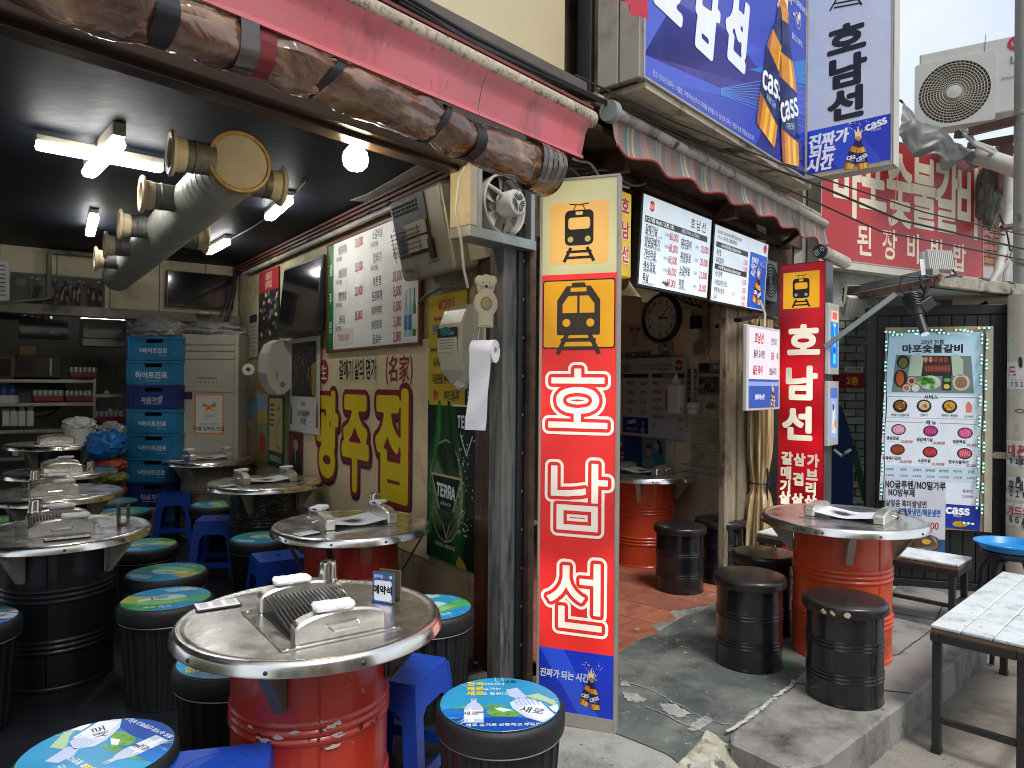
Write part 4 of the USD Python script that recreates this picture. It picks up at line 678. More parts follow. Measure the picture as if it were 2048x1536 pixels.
# posters further back
def poster(uL, vt, vb, uR, off, bg, label, draw, name="wall_poster"):
    fr = on(WALL, uL, vt, vb, uR, off); t = board(name, label, "poster", fr, .004, ink(bg), ch=0); a = Art(fr); draw(a); a.flush(t); return t
def d1(a):
    a.rect(.02, .0, .98, .25, "9a1c28", 1); a.text("남영돌 전통", .5, .07, .08, "e2d0b0", cond=.55); a.text("생갈매기살집", .5, .17, .08, "e2d0b0", cond=.5); rr = random.Random(2)
    for i in range(70): a.ell(rr.uniform(.05, .95), rr.uniform(.27, .78), .05 * rr.random() + .01, .02 + .03 * rr.random(), rr.choice(("b8b0a4", "3a3432", "14110f", "7b7066", "2a2422")), 1)
    a.rect(.02, .82, .98, .99, "3a3836", 1, "picture")
poster(517, 548, 712, 556, .012, "1a1817", "black and white crowd poster with red title beside the tilted television", d1)
def d2(a): a.rect(.05, .02, .95, .2, "28304a", 1); [a.rect(.12, .28 + k * .09, .8, .31 + k * .09, "8a8a88", 1) for k in range(7)]
poster(498, 630, 716, 514, .012, "b5b0a0", "narrow pale notice with dark blue heading left of the crowd poster", d2)
def d3(a): a.poly([(.3, .3), (.6, .2), (.9, .35), (.7, .5), (.45, .45)], "7c8ca0", 1); a.rect(0, .75, 1, 1, "a8601f", 1, "picture"); a.text("갈매기 전문", .5, .87, .1, "ddc79a", cond=.6)
poster(514, 718, 780, 560, .012, "b08a3c", "yellow orange seagull poster behind the rear paper dispenser", d3)
def d4(a):
    a.rect(0, 0, 1, .22, "7a9ab2", 1, "picture"); a.rect(0, .22, 1, .4, "b89a48", 1, "picture"); a.ell(.5, .4, .17, .12, "a8806a", 2); a.poly([(.1, 1), (.2, .6), (.5, .52), (.8, .6), (.9, 1)], "a03038", 2); a.rect(0, .85, 1, 1, "6a7a3a", 3, "picture")
poster(514, 790, 925, 534, .012, "7c8b6a", "faded poster with a figure in red, below the yellow poster", d4)
def d4b(a):
    a.rect(0, 0, 1, .3, "5f7f96", 1, "picture"); a.ell(.3, .4, .2, .15, "a58668", 2); a.ell(.7, .42, .2, .15, "9c7a60", 2); a.rect(.05, .55, .5, .95, "9a6a72", 2, "picture"); a.rect(.5, .55, .95, .95, "8a7440", 2, "picture")
poster(494, 796, 925, 512, .012, "6f7a60", "faded poster with two figures at the far end of the wall", d4b)
def d5(a):
    a.rect(.06, .04, .94, .78, "b5a271", 1, "picture"); a.line([(.55, .2), (.75, .16), (.8, .3), (.6, .42), (.56, .7), (.8, .72)], .012, "2c2a24", 2); a.text("G", .82, .88, .1, "c9c4a8"); [a.rect(.12, .12 + .07 * k, .4, .15 + .07 * k, "5c5238", 2) for k in range(5)]; a.rect(.1, .84, .7, .92, "8b9a80", 1)
poster(536, 790, 930, 566, .014, "1f3a28", "beige line drawing poster in a dark green frame", d5)
def d6(a):
    a.ell(.5, .28, .16, .13, "b09078", 2); a.poly([(.38, .1), (.62, .1), (.68, .4), (.32, .4)], "1a1418", 1); a.poly([(.1, 1), (.25, .5), (.45, .42), (.55, .42), (.78, .5), (.9, 1)], "0e1410", 3); a.poly([(.45, .42), (.55, .42), (.5, .75)], "a8846c", 4)
poster(577, 862, 950, 606, .012, "6a1524", "dark red poster of a person in a black jacket low on the wall", d6)
mb = MB(); g0 = on(WALL, 568, 770, 960, 575, .014); mb.fbox(g0, 0, g0.w, 0, g0.h, -.01, 0); solo("green_strip", mb, ink("6a7030"), "olive green strip between the posters on the wall", "strip")
fr = on(WALL, 579, 679, 860, 637, .035); t = board("photo_notice", "white notice with a dark street photo and beer bottles, left of the mural", "poster", fr, .006, ink("c9c6c0"), ch=0); a = Art(fr); a.rect(.08, .05, .9, .62, "17161a", 1, "picture"); rr = random.Random(9)
for i in range(60): a.poly([(x_ := rr.uniform(.1, .86), y_ := rr.uniform(.07, .5)), (x_ + .02, y_), (x_ + .03 * rr.random(), y_ + .06 * rr.random() + .02)], rr.choice(("6b6762", "96908a", "2e2c30", "bdb6ac", "3f3a36")), 2)
a.poly([(.74, .3), (.9, .26), (.9, .62), (.78, .6)], "9a7a20", 3); a.text("2026. 4. 3", .5, .7, .05, "55555a", cond=.6, px=40); a.text("프랑스 마크롱대통령부부", .5, .8, .065, "2e2e32", cond=.5, px=48); a.text("광주집 방문", .5, .88, .065, "2e2e32", cond=.5, px=48); a.poly([(.03, .93), (.09, .93), (.09, .78), (.07, .7), (.05, .7), (.03, .78)], "2a5a30", 3); a.poly([(.91, .93), (.97, .93), (.97, .78), (.95, .66), (.93, .66), (.91, .78)], "8a5a1a", 3); a.flush(t)
# paper dispensers
def dispenser(uc, vc, k, off, label, band):
    c = WALL.hit(uc, vc, off); fr = Fr(c, WALL.ex, (0, 0, 1), 1, 1); t = Thing("paper_dispenser", label, "paper dispenser", c)
    P = [(0, -.15), (.0, .15), (.03, .19), (.09, .2), (.14, .17), (.17, .1), (.18, -.05), (.16, -.14), (.1, -.21), (.05, -.2)]   # side outline: (out from the wall, height)
    g = Polygon(P).buffer(.012, quad_segs=4); g = affinity.scale(g, k, k, origin=(0, 0)); f2 = Fr(c - WALL.ex * .12 * k, WALL.n, (0, 0, 1), 1, 1); f2.ez = WALL.ex.copy(); mb = MB(); mb.flat(f2, g.buffer(-.006), 0, .24 * k); mb.flat(f2, g, .008, .24 * k - .016); t.part("housing", mb, M("dispenser_white", (.62, .58, .48), rough=.28, var=.06, coat=.4, dirt=("94855e", 3, .62, .25)), smooth=40)
    e = affinity.scale(Polygon(P), k * .985, k * .985, origin=(0, 0)); f3 = Fr(f2.p(.176 * k, .045 * k, 0), WALL.ex, (0, 0, 1), .2 * k, .1 * k)
    f4 = Fr(f2.p(0, 0, .24 * k + .001), f2.ex, f2.ey, 1, 1); f4.ez = WALL.ex.copy(); mb = MB(); mb.flat(f4, ell(.07 * k, -.14 * k, .022 * k, .022 * k), .002); mb.flat(f4, sbox(.11 * k, -.1 * k, .12 * k, -.04 * k), .002); t.part("keyhole", mb, m_grey)
    if band:
        q = Fr(f2.p(.196 * k, -.02 * k, .01), WALL.ex, (.0 * WALL.n + V(0, 0, 1)), .22 * k, .1 * k); a = Art(q, z=.0); a.rect(0, 0, .95, .5, "1d1e28", 1); a.text("120% 작동중", .5, .3, .2, "c6c4be", layer=2, px=40); a.rect(0, .55, .95, 1.3, "c9c4b4", 1); [a.rect(.1, .65 + .15 * i, .8, .69 + .15 * i, "77736a", 2) for i in range(4)]; a.flush(t)
        q = Fr(f2.p(.198 * k, .03 * k, .02), WALL.ex, V(0, 0, 1), .2 * k, .06 * k); mb = MB(); mb.flat(q, ell(.08 * k, .03 * k, .06 * k, .025 * k), 0.001); t.part("window", mb, M("dispenser_window", (.05, .17, .22), rough=.2))
        mb = blob(c + WALL.n * .1 * k + V(0, 0, -.225 * k), (.05, .05, .03), 5, .3, 3, 3); t.part("tissue", mb, m_white)
dispenser(957, 688, 1.0, .02, "large cream paper dispenser with dark sticker near the corner post", True); dispenser(573, 734, 1.15, .03, "smaller looking cream paper dispenser further back under the tilted television", False)
c = WALL.hit(497, 740, .1); t = Thing("paper_roll", "small white toilet roll on a holder in the far corner of the wall", "toilet roll", c); mb = MB(); mb.lathe([(.022, -.05), (.06, -.05), (.06, .05), (.022, .05), (.022, -.05)], 24, c, V(.3, -.9, .1)); t.part("roll", mb, m_white)
# gas heater tilted down over the wall end
H0 = WALL.hit(872, 470, .12); ex = WALL.ex; tl = .22; n_ = WALL.n * math.cos(tl) - V(0, 0, math.sin(tl)); ey = np.cross(n_, ex); hf = Fr(H0 - ex * .29 - ey * .23 + n_ * .12, ex, ey, .62, .48)
t = Thing("gas_heater", "grey box gas heater with wire guard tilted down from the wall", "heater", H0); m_heat = M("heater_grey", (.36, .325, .27), rough=.35, metal=.3, var=.1, dirt=("4a3f30", 4, .6, .2))
mb = MB(); mb.fbox(hf, 0, .62, 0, .48, -.2, 0, .03); t.part("body", mb, m_heat); q = hf.sub(.07, .05, .72, .72, .002); mb = MB(); mb.fbox(q, 0, q.w, 0, q.h, 0, .006, .004); t.part("front_recess", mb, m_black)
mb = MB(); q2 = hf.sub(.3, .35, .68, .68, .01); mb.fbox(q2, 0, q2.w, 0, q2.h * .46, 0, .012); mb.fbox(q2, 0, q2.w, q2.h * .54, q2.h, 0, .012); t.part("burner_plate", mb, M("burner_ceramic", (.5, .42, .38), rough=.8, var=.06))
for i in range(6): mb = MB(); y = .4 + .055 * i; mb.tube([hf.p(.02, (1 - y) * .46, .035), hf.p(.39, (1 - y) * .46, .035)], .0025, 6); t.part("guard_wire", mb, m_steel)
for x in (.04, .22, .36): mb = MB(); mb.tube([hf.p(x, .12, .035), hf.p(x, .29, .035)], .0025, 6); t.part("guard_wire", mb, m_steel)
for i in range(3):
    for k in range(9): mb = MB(); mb.fbox(hf, .06 + k * .035, .083 + k * .035, .375 + .022 * i, .39 + .022 * i, .006, .01); t.part("vent_slot", mb, m_dark)
mb = MB(); mb.fbox(hf, .43, .47, .09, .2, 0, .03, .006); t.part("knob", mb, m_black); a = Art(hf.sub(.05, .8, .95, .95)); a.text("Rinnai", .16, .5, .4, "2e2922", slant=.2, px=40); a.text("LIGHT UP HEATER", .7, .3, .2, "3a342c", px=40); a.flush(t)
mb = MB(); q = hf.sub(1.01, .45, 1.26, .93, -.1); mb.fbox(q, 0, q.w, 0, q.h, -.05, 0, .006); t.part("valve_box", mb, m_ivory); mb = MB(); mb.fbox(hf, .1, .4, .4, .5, -.32, -.2); t.part("bracket", mb, m_black)
mb = MB(); mb.tube([WALL.hit(*q, .05) for q in ((945, 545), (930, 570), (895, 572), (860, 586), (838, 606))], .012, 8); solo("gas_hose", mb, m_beam, "grey gas hose curving below the heater", "hose")

# ---------------------------------------------------------------- things at the front edge of the left restaurant
# red awning valance with its roller
m_red = M("faded_red_cloth", (.72, .15, .175), rough=.7, var=.15, scale=2, bump=.25, bscale=160, dirt=[("b5868a", 1.6, .38, .4), ("58524c", 2.2, .52, .25, (2.5, 2.5, .8)), ("2a2626", 7, .64, .12, (5, 5, .45))])
aw = Thing("red_awning", "faded red awning valance stained grey, hanging from a roller", "awning", so(1.2, .5, 2.5))
def val(s0, s1):
    def fn(a_, b_):
        s = s0 + (s1 - s0) * a_; k = b_; o = .5 - .03 * k + .006 * np.sin(s * 9) * k + .02 * np.maximum(0, 1 - k * 3); z = 2.675 - .148 * k + .004 * np.sin(s * 5.3) * k
        return FACE.p + FACE.t * s[..., None] + FACE.n * o[..., None] + V(0, 0, 1) * z[..., None]
    return fn
for s0, s1 in ((-.6, 1.88), (1.883, 2.53)):
    mb = MB(); mb.grid(val(s0, s1), 80, 10); aw.part("valance", mb, m_red, smooth=True)
    mb = MB(); q0, q1 = so(s0, .473, 2.528), so(s1, .473, 2.528); mb.beam(q0, q1, .008, .012); aw.part("hem", mb, m_red)
mb = MB(); mb.lathe([(0, -.02), (.036, -.02), (.038, 0), (.038, 3.2), (.0, 3.2)], 24, so(2.58, .47, 2.71), -FACE.t); aw.part("roller", mb, M("grimy_roller", (.4, .34, .25), rough=.7, var=.2, scale=8, dirt=[("17130f", 22, .57, .1), ("4a4032", 60, .5, .2)]))
mb = MB(); mb.beam(so(-.6, .46, 2.752), so(2.58, .46, 2.752), .07, .012); aw.part("cloth_edge", mb, M("dark_red", (.16, .03, .03), rough=.7, var=.3))
mb = MB(); mb.beam(FACE.hit(700, -60, .18), FACE.hit(1165, 178, .18), .06, .05, ch=.005); b.part("gutter_bar", mb, M("dark_gutter", (.1, .085, .075), rough=.6, var=.25))
# rolled-up clear curtain under the valance
m_vinyl = usdkit.material(stage, "/World/Looks/clear_vinyl", {"t": ("texture_coordinate", {}), "n": ("noise_texture", {"scale": 3.0, "detail": 4.0, "distortion": 1.6}), "r": ("rgb_ramp", {"ramp": [(.3, (.05, .018, .012)), (.5, (.17, .085, .05)), (.7, (.45, .29, .15))]}),
    "b": ("bump", {"strength": .8, "distance": .02}), "n2": ("noise_texture", {"scale": 5.0, "detail": 3.0, "distortion": 2.0}), "p": ("principled_bsdf", {"roughness": .14, "coat_weight": .6, "specular_ior_level": .8})}, [("t.object", "n.vector"), ("t.object", "n2.vector"), ("n.fac", "r.fac"), ("r.color", "p.base_color"), ("n2.fac", "b.height"), ("b.normal", "p.normal")], surface="p.BSDF")
cu = Thing("vinyl_curtain", "rolled-up brownish clear vinyl curtain strapped under the red awning", "curtain", so(1.2, .42, 2.48)); S0, S1 = -.3, 2.39
def rollf(s0, s1, r0, seed=0, amp=.3):
    def fn(a_, b_):
        s = s0 + (s1 - s0) * a_; th = 2 * np.pi * b_; pin = np.ones_like(s)
        for sp in straps: pin = pin - .2 * np.exp(-((s - sp) / .05) ** 2)
        nz = meshkit.fbm(np.stack([s * 7, np.cos(th) * 1.6 + 5, np.sin(th) * 1.6 + seed], -1), 4, 3) - .5
        r_ = r0 * pin * (1 + amp * nz + .06 * np.sin(th * 3 + s * 11)); z = 2.475 - .03 * smooth01((s - 1.6) / .8) - .012 * np.sin(s * 4)
        return FACE.p + FACE.t * s[..., None] + FACE.n * (.40 + r_ * np.cos(th))[..., None] + V(0, 0, 1) * (z + r_ * np.sin(th))[..., None]
    return fn
uS = lambda u, v, o=.42: FACE.at(FACE.hit(u, v, o)); straps = [uS(318, 40), uS(520, 90), uS(655, 170), uS(872, 240), uS(945, 270)]
mb = MB(); mb.grid(rollf(S0, S1, .081, amp=.5), 420, 48); cu.part("roll", mb, m_vinyl, smooth=True)
def strap(s, w, m_, nm, r0=.082, lean=0.0):
    mb = MB(); f_ = rollf(s - .001, s + .001, r0 * 1.13, amp=.15); th = np.linspace(0, 1, 40); P = [f_(np.array([[.5]]), np.array([[t_]]))[0, 0] for t_ in th]; P = np.array(P); cz = P.mean(0); A_, B_ = [], []
    for i, p in enumerate(P): A_.append(p + FACE.t * (-w / 2 + lean * math.sin(2 * np.pi * th[i]))); B_.append(p + FACE.t * (w / 2 + lean * math.sin(2 * np.pi * th[i])))
    n = len(P); mb.add(np.vstack([A_, B_]), [[i, i + 1, n + i + 1, n + i] for i in range(n - 1)]); cu.part(nm, mb, m_, smooth=True)
for i, s in enumerate(straps[:1] + straps[2:]): strap(s, (.06, .03, .028, .05)[i], m_black, "strap", lean=(.0, .05, .04, .0)[i])
strap(straps[1], .05, M("red_tape", (.2, .015, .02), rough=.35), "tape_band"); strap(straps[1] - .06, .055, M("clear_tape", (.07, .055, .045), rough=.12, coat=.8), "tape_band")
for k in range(5): strap(S1 - .02 - .03 * k, .026, M("brown_tape" if k % 2 else "dark_tape", ((.06, .045, .035), (.13, .1, .07))[k % 2], rough=.15, coat=.8), "tape_band", r0=.09)
mb = MB(); q = so(S1, .4, 2.43); mb.lathe([(0, .004), (.05, .006), (.085, 0)], 24, q, FACE.t); cu.part("roll_end", mb, M("tape_end", (.16, .06, .045), rough=.3))
# window fan in its galvanised frame
FF = FACE.hit(930, 470, .02); f1 = FACE.hit(1064, 470, .02); w = np.linalg.norm((f1 - FF)[:2]); fr = Fr(V(FF[0], FF[1], 2.2), FACE.t, (0, 0, 1), w, .36); t = Thing("exhaust_fan", "dusty white exhaust fan in a galvanised frame above the corner post", "fan", fr.p(w / 2, 0)); m_fan = M("dusty_white", (.52, .48, .41), rough=.6, var=.15, scale=8, dirt=[("3a2c20", 7, .6, .12), ("6b563c", 3, .55, .2)])
mb = MB(); mb.fbox(fr, 0, w, 0, .05, -.1, .03, .004); t.part("frame_bar", mb, m_galv); mb = MB(); mb.fbox(fr, 0, .05, .05, .36, -.1, .03, .004); t.part("frame_bar", mb, M("cream_post", (.45, .37, .25), rough=.6, dirt=("5a452c", 4, .55, .2))); mb = MB(); mb.fbox(fr, .055, .085, .05, .36, -.05, .025, .003); t.part("frame_bar", mb, m_galv); mb = MB(); mb.fbox(fr, w - .03, w, .05, .36, -.08, .02, .003); t.part("frame_bar", mb, m_galv)
mb = MB(); mb.fbox(fr, .086, w - .031, .05, .36, -.09, -.075); t.part("back_plate", mb, m_fan); cc = fr.p(w * .55, .19, 0); AX = FACE.n
mb = MB(); mb.lathe([(.148, -.075), (.148, .01), (.142, .015), (.136, .01), (.136, -.07)], 48, cc, AX); t.part("housing", mb, m_fan)
for k in range(5):
    an = k * 2 * np.pi / 5; x_ = FACE.t * math.cos(an) + V(0, 0, math.sin(an)); y_ = np.cross(AX, x_); mb = MB(); mb.grid(lambda a_, b_: cc + x_ * (.04 + .088 * a_)[..., None] + y_ * ((b_ - .5) * .09 * (.5 + a_))[..., None] + AX * (-.04 + (b_ - .5) * .05)[..., None], 4, 4); t.part("blade", mb, m_fan, smooth=True)
for k in range(3):
    an = .5 + k * 2 * np.pi / 3; x_ = FACE.t * math.cos(an) + V(0, 0, math.sin(an)); mb = MB(); mb.tube([cc + AX * .04 + x_ * .03, cc + AX * .03 + x_ * .09, cc + AX * .005 + x_ * .14], [.014, .01, .01], 8); t.part("arm", mb, m_fan)
mb = MB(); mb.lathe([(.058, .0), (.062, .05), (.062, .075), (.055, .09), (.0, .093)], 36, cc, AX); mc_ = t.part("motor_cover", mb, m_white); ff = Fr(cc + AX * .0935, FACE.t, (0, 0, 1), 1, 1)
for k in range(3):
    an = math.pi / 2 + k * 2 * np.pi / 3
    for j in range(3):
        cx, cy = .05 * math.cos(an), .05 * math.sin(an); R0 = .018 + .0095 * j; arc = [(cx + R0 * math.cos(q), cy + R0 * math.sin(q)) for q in np.linspace(an + math.pi - 1.0, an + math.pi + 1.0, 9)]; arc = [p for p in arc if math.hypot(*p) < .053]
        if len(arc) > 2: mb = MB(); mb.flat(ff, LineString(arc).buffer(.0025), .001); t.part("vent_slot", mb, m_dark, under=mc_)
mb = MB(); mb.tube([FACE.hit(*q, .06) for q in ((930, 335), (918, 360), (912, 420), (922, 480), (928, 540), (936, 575))], .006, 6); solo("hanging_cable", mb, m_ivory, "white cord hanging left of the exhaust fan", "cord")
# animal-shaped plaque with a toilet roll on a wire
pc = FACE.hit(970, 606, .02); pf = Fr(pc, V(.98, .2, 0), (0, 0, 1), 1, 1); t = Thing("roll_holder", "cream animal-shaped plaque hanging on the folded gate above a toilet roll", "plaque", pc); g = union_all([ell(0, .075, .036, .05), ell(0, -.005, .05, .062), ell(-.03, .1, .016, .02), ell(.03, .1, .016, .02), sbox(-.03, -.11, .03, -.05)]).buffer(.004)
m_pl = M("plaque_cream", (.5, .44, .31), rough=.5, var=.15, dirt=("6b5a3a", 9, .58, .15)); mb = MB(); mb.flat(pf, g, 0, .03); t.part("plaque", mb, m_pl); mb = MB(); mb.flat(pf, g.buffer(-.008), .03, .004); t.part("plaque_face", mb, m_pl)
a = Art(Fr(pf.p(-.05, -.12, .034), pf.ex, pf.ey, .1, .24)); a.ell(.5, .2, .07, .07, "26211c", 1); a.ell(.35, .13, .03, .03, "26211c", 1); a.ell(.65, .13, .03, .03, "26211c", 1); a.ell(.5, .52, .26, .3, "6f6244", 1); a.ell(.5, .52, .22, .26, "9a8c60", 2)
for sx in (-1, 1):
    for dy in (-.02, .01, .04): a.line([(.5 + sx * .12, .21 + dy * .6), (.5 + sx * .3, .2 + dy)], .0015, "3a3128", 1)
a.flush(t); mb = MB(); mb.tube([pf.p(-.025, -.1, .01), pf.p(-.035, -.16, .015), pf.p(-.03, -.22, .03), pf.p(.06, -.22, .03), pf.p(.065, -.19, .03)], .003, 6); t.part("wire", mb, m_steel)
rc = pf.p(-.005, -.225, .03); R = .052; t = Thing("toilet_roll", "white toilet roll with a long loose sheet hanging beside the corner post", "toilet roll", rc); mb = MB(); mb.lathe([(.02, -.055), (R, -.055), (R, .055), (.02, .055), (.02, -.055)], 32, rc, V(.93, -.37, 0)); m_pap = M("tissue_paper", (.72, .73, .78), rough=.9, var=.04, bump=.3); t.part("roll", mb, m_pap)
e = V(.93, -.37, 0); ez = np.cross(e, V(0, 0, 1)); mb = MB(); mb.grid(lambda a_, b_: rc + e * ((a_ - .5) * .1 - .03 * b_ ** 1.5)[..., None] + ez * (R * (.98 - .35 * b_) + .006 * np.sin(b_ * 9 + a_ * 3))[..., None] - V(0, 0, 1) * (.36 * b_)[..., None], 8, 24); t.part("loose_sheet", mb, m_pap, smooth=True)

# ---------------------------------------------------------------- tall red sign
sl, sr = zp(1072, 1440, 0), zp(1231, 1468, 0); sx = sr - sl; sw = np.linalg.norm(sx); sz = 2.475; SF_ = Fr(sl, sx, (0, 0, 1), sw, sz)
t = Thing("tall_sign", "tall lit red sign standing at the corner with two yellow train symbols", "sign", SF_.p(sw / 2, 0)); m_alu = M("sign_frame", (.42, .4, .35), rough=.45, metal=.4, var=.12, dirt=("6a5a40", 4, .58, .2))
mb = MB(); mb.fbox(SF_, 0, sw, .0, sz, -.05, -.004, .004); t.main = t.part("cabinet", mb, m_alu); rim(t, SF_, .012, m_alu, .004, depth=.01); mb = MB(); mb.fbox(SF_, .012, sw - .012, .012, .06, -.003, .004); t.part("foot_plate", mb, m_alu)
def lit(name, col, e0, e1, sc=(2, 2, 1.6)):
    """A plastic sign face lit unevenly from behind by its tubes."""
    if name in _mats: return _mats[name]
    c_ = lin(col); _mats[name] = usdkit.material(stage, f"/World/Looks/{name}", {"t": ("texture_coordinate", {}), "mp": ("mapping", {"scale": sc}), "n": ("noise_texture", {"scale": 1.0, "detail": 1.0}), "m": ("map_range", {"from_min": .4, "from_max": .62, "to_min": e0, "to_max": e1, "clamp": True}), "p": ("principled_bsdf", {"base_color": tuple(x * .75 for x in c_), "emission_color": c_, "roughness": .35})}, [("t.object", "mp.vector"), ("mp.vector", "n.vector"), ("n.fac", "m.value"), ("m.result", "p.emission_strength")], surface="p.BSDF"); return _mats[name]
RED_ = lit("sign_red", "e0302c", .12, .5); CRM = lit("sign_cream", "c6c193", .08, .35); ORG = lit("sign_orange", "dba75a", .15, .4); YEL = lit("sign_yellow", "e0a012", .1, .4); WHT = lit("sign_white", "efe6d8", .15, .6); BLU = lit("sign_blue", "1431b0", .1, .5)
a = Art(SF_, z=.0005); Q0 = .012 / sw
a.rect(Q0, .005, 1 - Q0, .176, CRM, 0, "cream_panel"); a.rect(Q0, .176, 1 - Q0, .862, RED_, 0, "red_panel"); a.rect(Q0, .862, 1 - Q0, .978, BLU, 0, "blue_panel")
def tram(a, x, y, s, col, eye, hole, style=0, L=2, name="train_symbol"):
    """Front of a train on tracks, s: width of the body in fractions of the frame width."""
    W = s * a.fr.w; X0, Y0 = a.X(x), a.Y(y); T = lambda g: affinity.translate(affinity.scale(g, W, W, origin=(0, 0)), X0, Y0)
    if style == 0: body = rrect(-.5, -.45, .5, .75, .18); win = [rrect(-.38, .1, .38, .5, .1), rrect(-.13, .58, .13, .7, .05)]
    else: body = Polygon([(-.5, -.5), (.5, -.5), (.5, .3), (.28, .62), (.15, .62), (.13, .7), (-.13, .7), (-.15, .62), (-.28, .62), (-.5, .3)]).buffer(.04); win = [Polygon([(-.4, 0), (-.03, 0), (-.03, .42), (-.25, .42), (-.4, .22)]), Polygon([(.4, 0), (.03, 0), (.03, .42), (.25, .42), (.4, .22)]), sbox(-.2, .52, .2, .62)]
    for w_ in win: body = body.difference(w_)
    eyes = [Point(sx_ * .3, -.24).buffer(.1, quad_segs=4) for sx_ in (-1, 1)]; body = body.difference(union_all(eyes))
    rails = union_all([LineString([(-.28, -.52), (-.52, -1.0)]).buffer(.055, cap_style="flat"), LineString([(.28, -.52), (.52, -1.0)]).buffer(.055, cap_style="flat"), LineString([(-.4, -.66), (.4, -.66)]).buffer(.045), LineString([(-.46, -.86), (.46, -.86)]).buffer(.045)])
    a.g(T(body), col, L, name).g(T(rails), col, L, name)
    for e_ in eyes: a.g(T(e_), eye, L, name)
    if style == 0: a.g(T(union_all([LineString([(-.2, .76), (-.1, .95)]).buffer(.015), LineString([(.2, .76), (.1, .95)]).buffer(.015), LineString([(-.32, .96), (0, .92), (.32, .96)]).buffer(.018)])), col, L, name)
a.rect(.13, .045, .87, .158, ORG, 1, "icon_panel", .02); tram(a, .5, .1, .36, "241f1e", "d9c878", ORG); a.rect(.045, .186, .955, .312, "2a2420", 1, "icon_panel", .012); a.rect(.06, .1885, .94, .3095, YEL, 2, "icon_panel", .01); tram(a, .5, .247, .5, "3a2f28", YEL, YEL, 1, 3)
for ch, y in (("호", .408), ("남", .582), ("선", .762)):
    g = text(ch, .295, a.X(.5), a.Y(y), "c", .0, .98, px=200); a.g(g.buffer(.031, quad_segs=6), WHT, 2, "lettering").g(g.buffer(.018, quad_segs=6), RED_, 3, "lettering").g(g.buffer(.002), WHT, 4, "lettering")
for k in range(3): a.poly([(Q0, .862), (.15 + .2 * k, .862), (.6 + .2 * k, .978), (.35 + .2 * k, .978)], lit("sign_blue_ray", "2a4fd0", .1, .4), 1, "light_ray") if k == 1 else None
a.text("진짜가 되는 시간", .36, .908, .0145, "e6eaf2", slant=.1, bold=.03, cond=.82, layer=3); bottles(a, .7, .962, .085, 3); a.flush(t)
# ---------------------------------------------------------------- front of the right restaurant
def fx(fr, u, v, z=0.0):
    r = ray(u, v); k = ((fr.o + fr.ez * z - EYE) @ fr.ez) / (r @ fr.ez); q = EYE + r * k - fr.o; return (q @ fr.ex) / fr.w, 1 - (q @ fr.ey) / fr.h
def fxs(fr, pts): return [fx(fr, *p) for p in pts]
CREAM = "e9eef4"; m_led = 0.85
fr1 = on(FACE, 1273, 383, 572, 1415, .06, tilt=.06); t = board("menu_lightbox", "larger lit white menu board with black item names and red prices, left of the pair", "menu board", fr1, .05, m_black, ch=.004); a = Art(fr1, emit=.3, rough=.3)
a.rect(.02, .02, .98, .97, "dbe8f2", 0); a.ell(.13, .12, .035, .035, "c03038", 1); a.text("호남선", .13, .12, .05, "f0e0e0", layer=3, px=40); a.text("호 남 선", .78, .14, .12, "22242a", cond=.9); a.rect(.05, .235, .93, .305, "33363c", 1); a.text("# 고기류 Meat / お肉 / 肉", .24, .268, .05, "f2f2f2", layer=3, px=40); a.text("[돼지고기 Pork, 소고기 Beef]", .67, .268, .045, "d8d8d8", cond=.7, layer=3, px=40)
for i, (nm, pr, sub) in enumerate((("갈매기살", "18,000", "Diaphragm / カルメギ"), ("양념갈매기", "18,000", "Marinated Pork Skirt"), ("가브리살", "19,000", "Pork Chuck Meat"), ("생삼겹살", "18,000", "Grilled Pork Belly"), ("목살", "18,000", "Pork Shoulder"))):
    y = .37 + .13 * i; a.text(nm, .06, y, .095, "25282e", "l", cond=.65, bold=.025); a.text("[국내산180g]", .36, y, .04, "5a6a80", cond=.6, px=40); a.text(pr, .5, y, .095, "b02028", "r", cond=.62, bold=.025); a.text(sub, .06, y + .058, .032, "4a525e", "l", px=32)
for i, (nm, pr, sub) in enumerate((("돼지갈비", "18,000", "Pork Ribs"), ("목항정살", "20,000", "Pork Neck"), ("소갈비살", "21,000", "Beef Ribs"), ("막창", "18,000", "Makchang"))):
    y = .40 + .155 * i; a.text(nm, .54, y, .095, "25282e", "l", cond=.65, bold=.025); a.text("[국내산]", .78, y, .04, "5a6a80", cond=.6, px=40); a.text(pr, .96, y, .095, "b02028", "r", cond=.62, bold=.025); a.text(sub, .54, y + .058, .032, "4a525e", "l", px=32)
a.flush(t)
fr2 = on(FACE, 1418, 445, 604, 1529, .06, tilt=.06); t = board("menu_lightbox", "smaller lit white menu board ending in a blue beer advertisement, right of the pair", "menu board", fr2, .05, m_black, ch=.004); a = Art(fr2, emit=.3, rough=.3)
a.rect(.02, .02, .98, .97, "dbe8f2", 0); a.text("Honam Line Korean BBQ Restaurant", .06, .09, .055, "3a3f48", "l", cond=.7, px=40); a.text("ホナムソン焼き肉 / 湖南线烤肉店", .06, .16, .05, "3a3f48", "l", cond=.7, px=40); a.ell(.92, .1, .035, .035, "c03038", 1)
a.rect(.05, .22, .6, .29, "33363c", 1); a.text("# 사이드메뉴 Side Menu", .3, .255, .05, "f0f0f0", layer=3, px=40); a.rect(.05, .5, .6, .57, "33363c", 1); a.text("# 주류 Alcoholic Beverages", .3, .535, .05, "f0f0f0", layer=3, px=40)
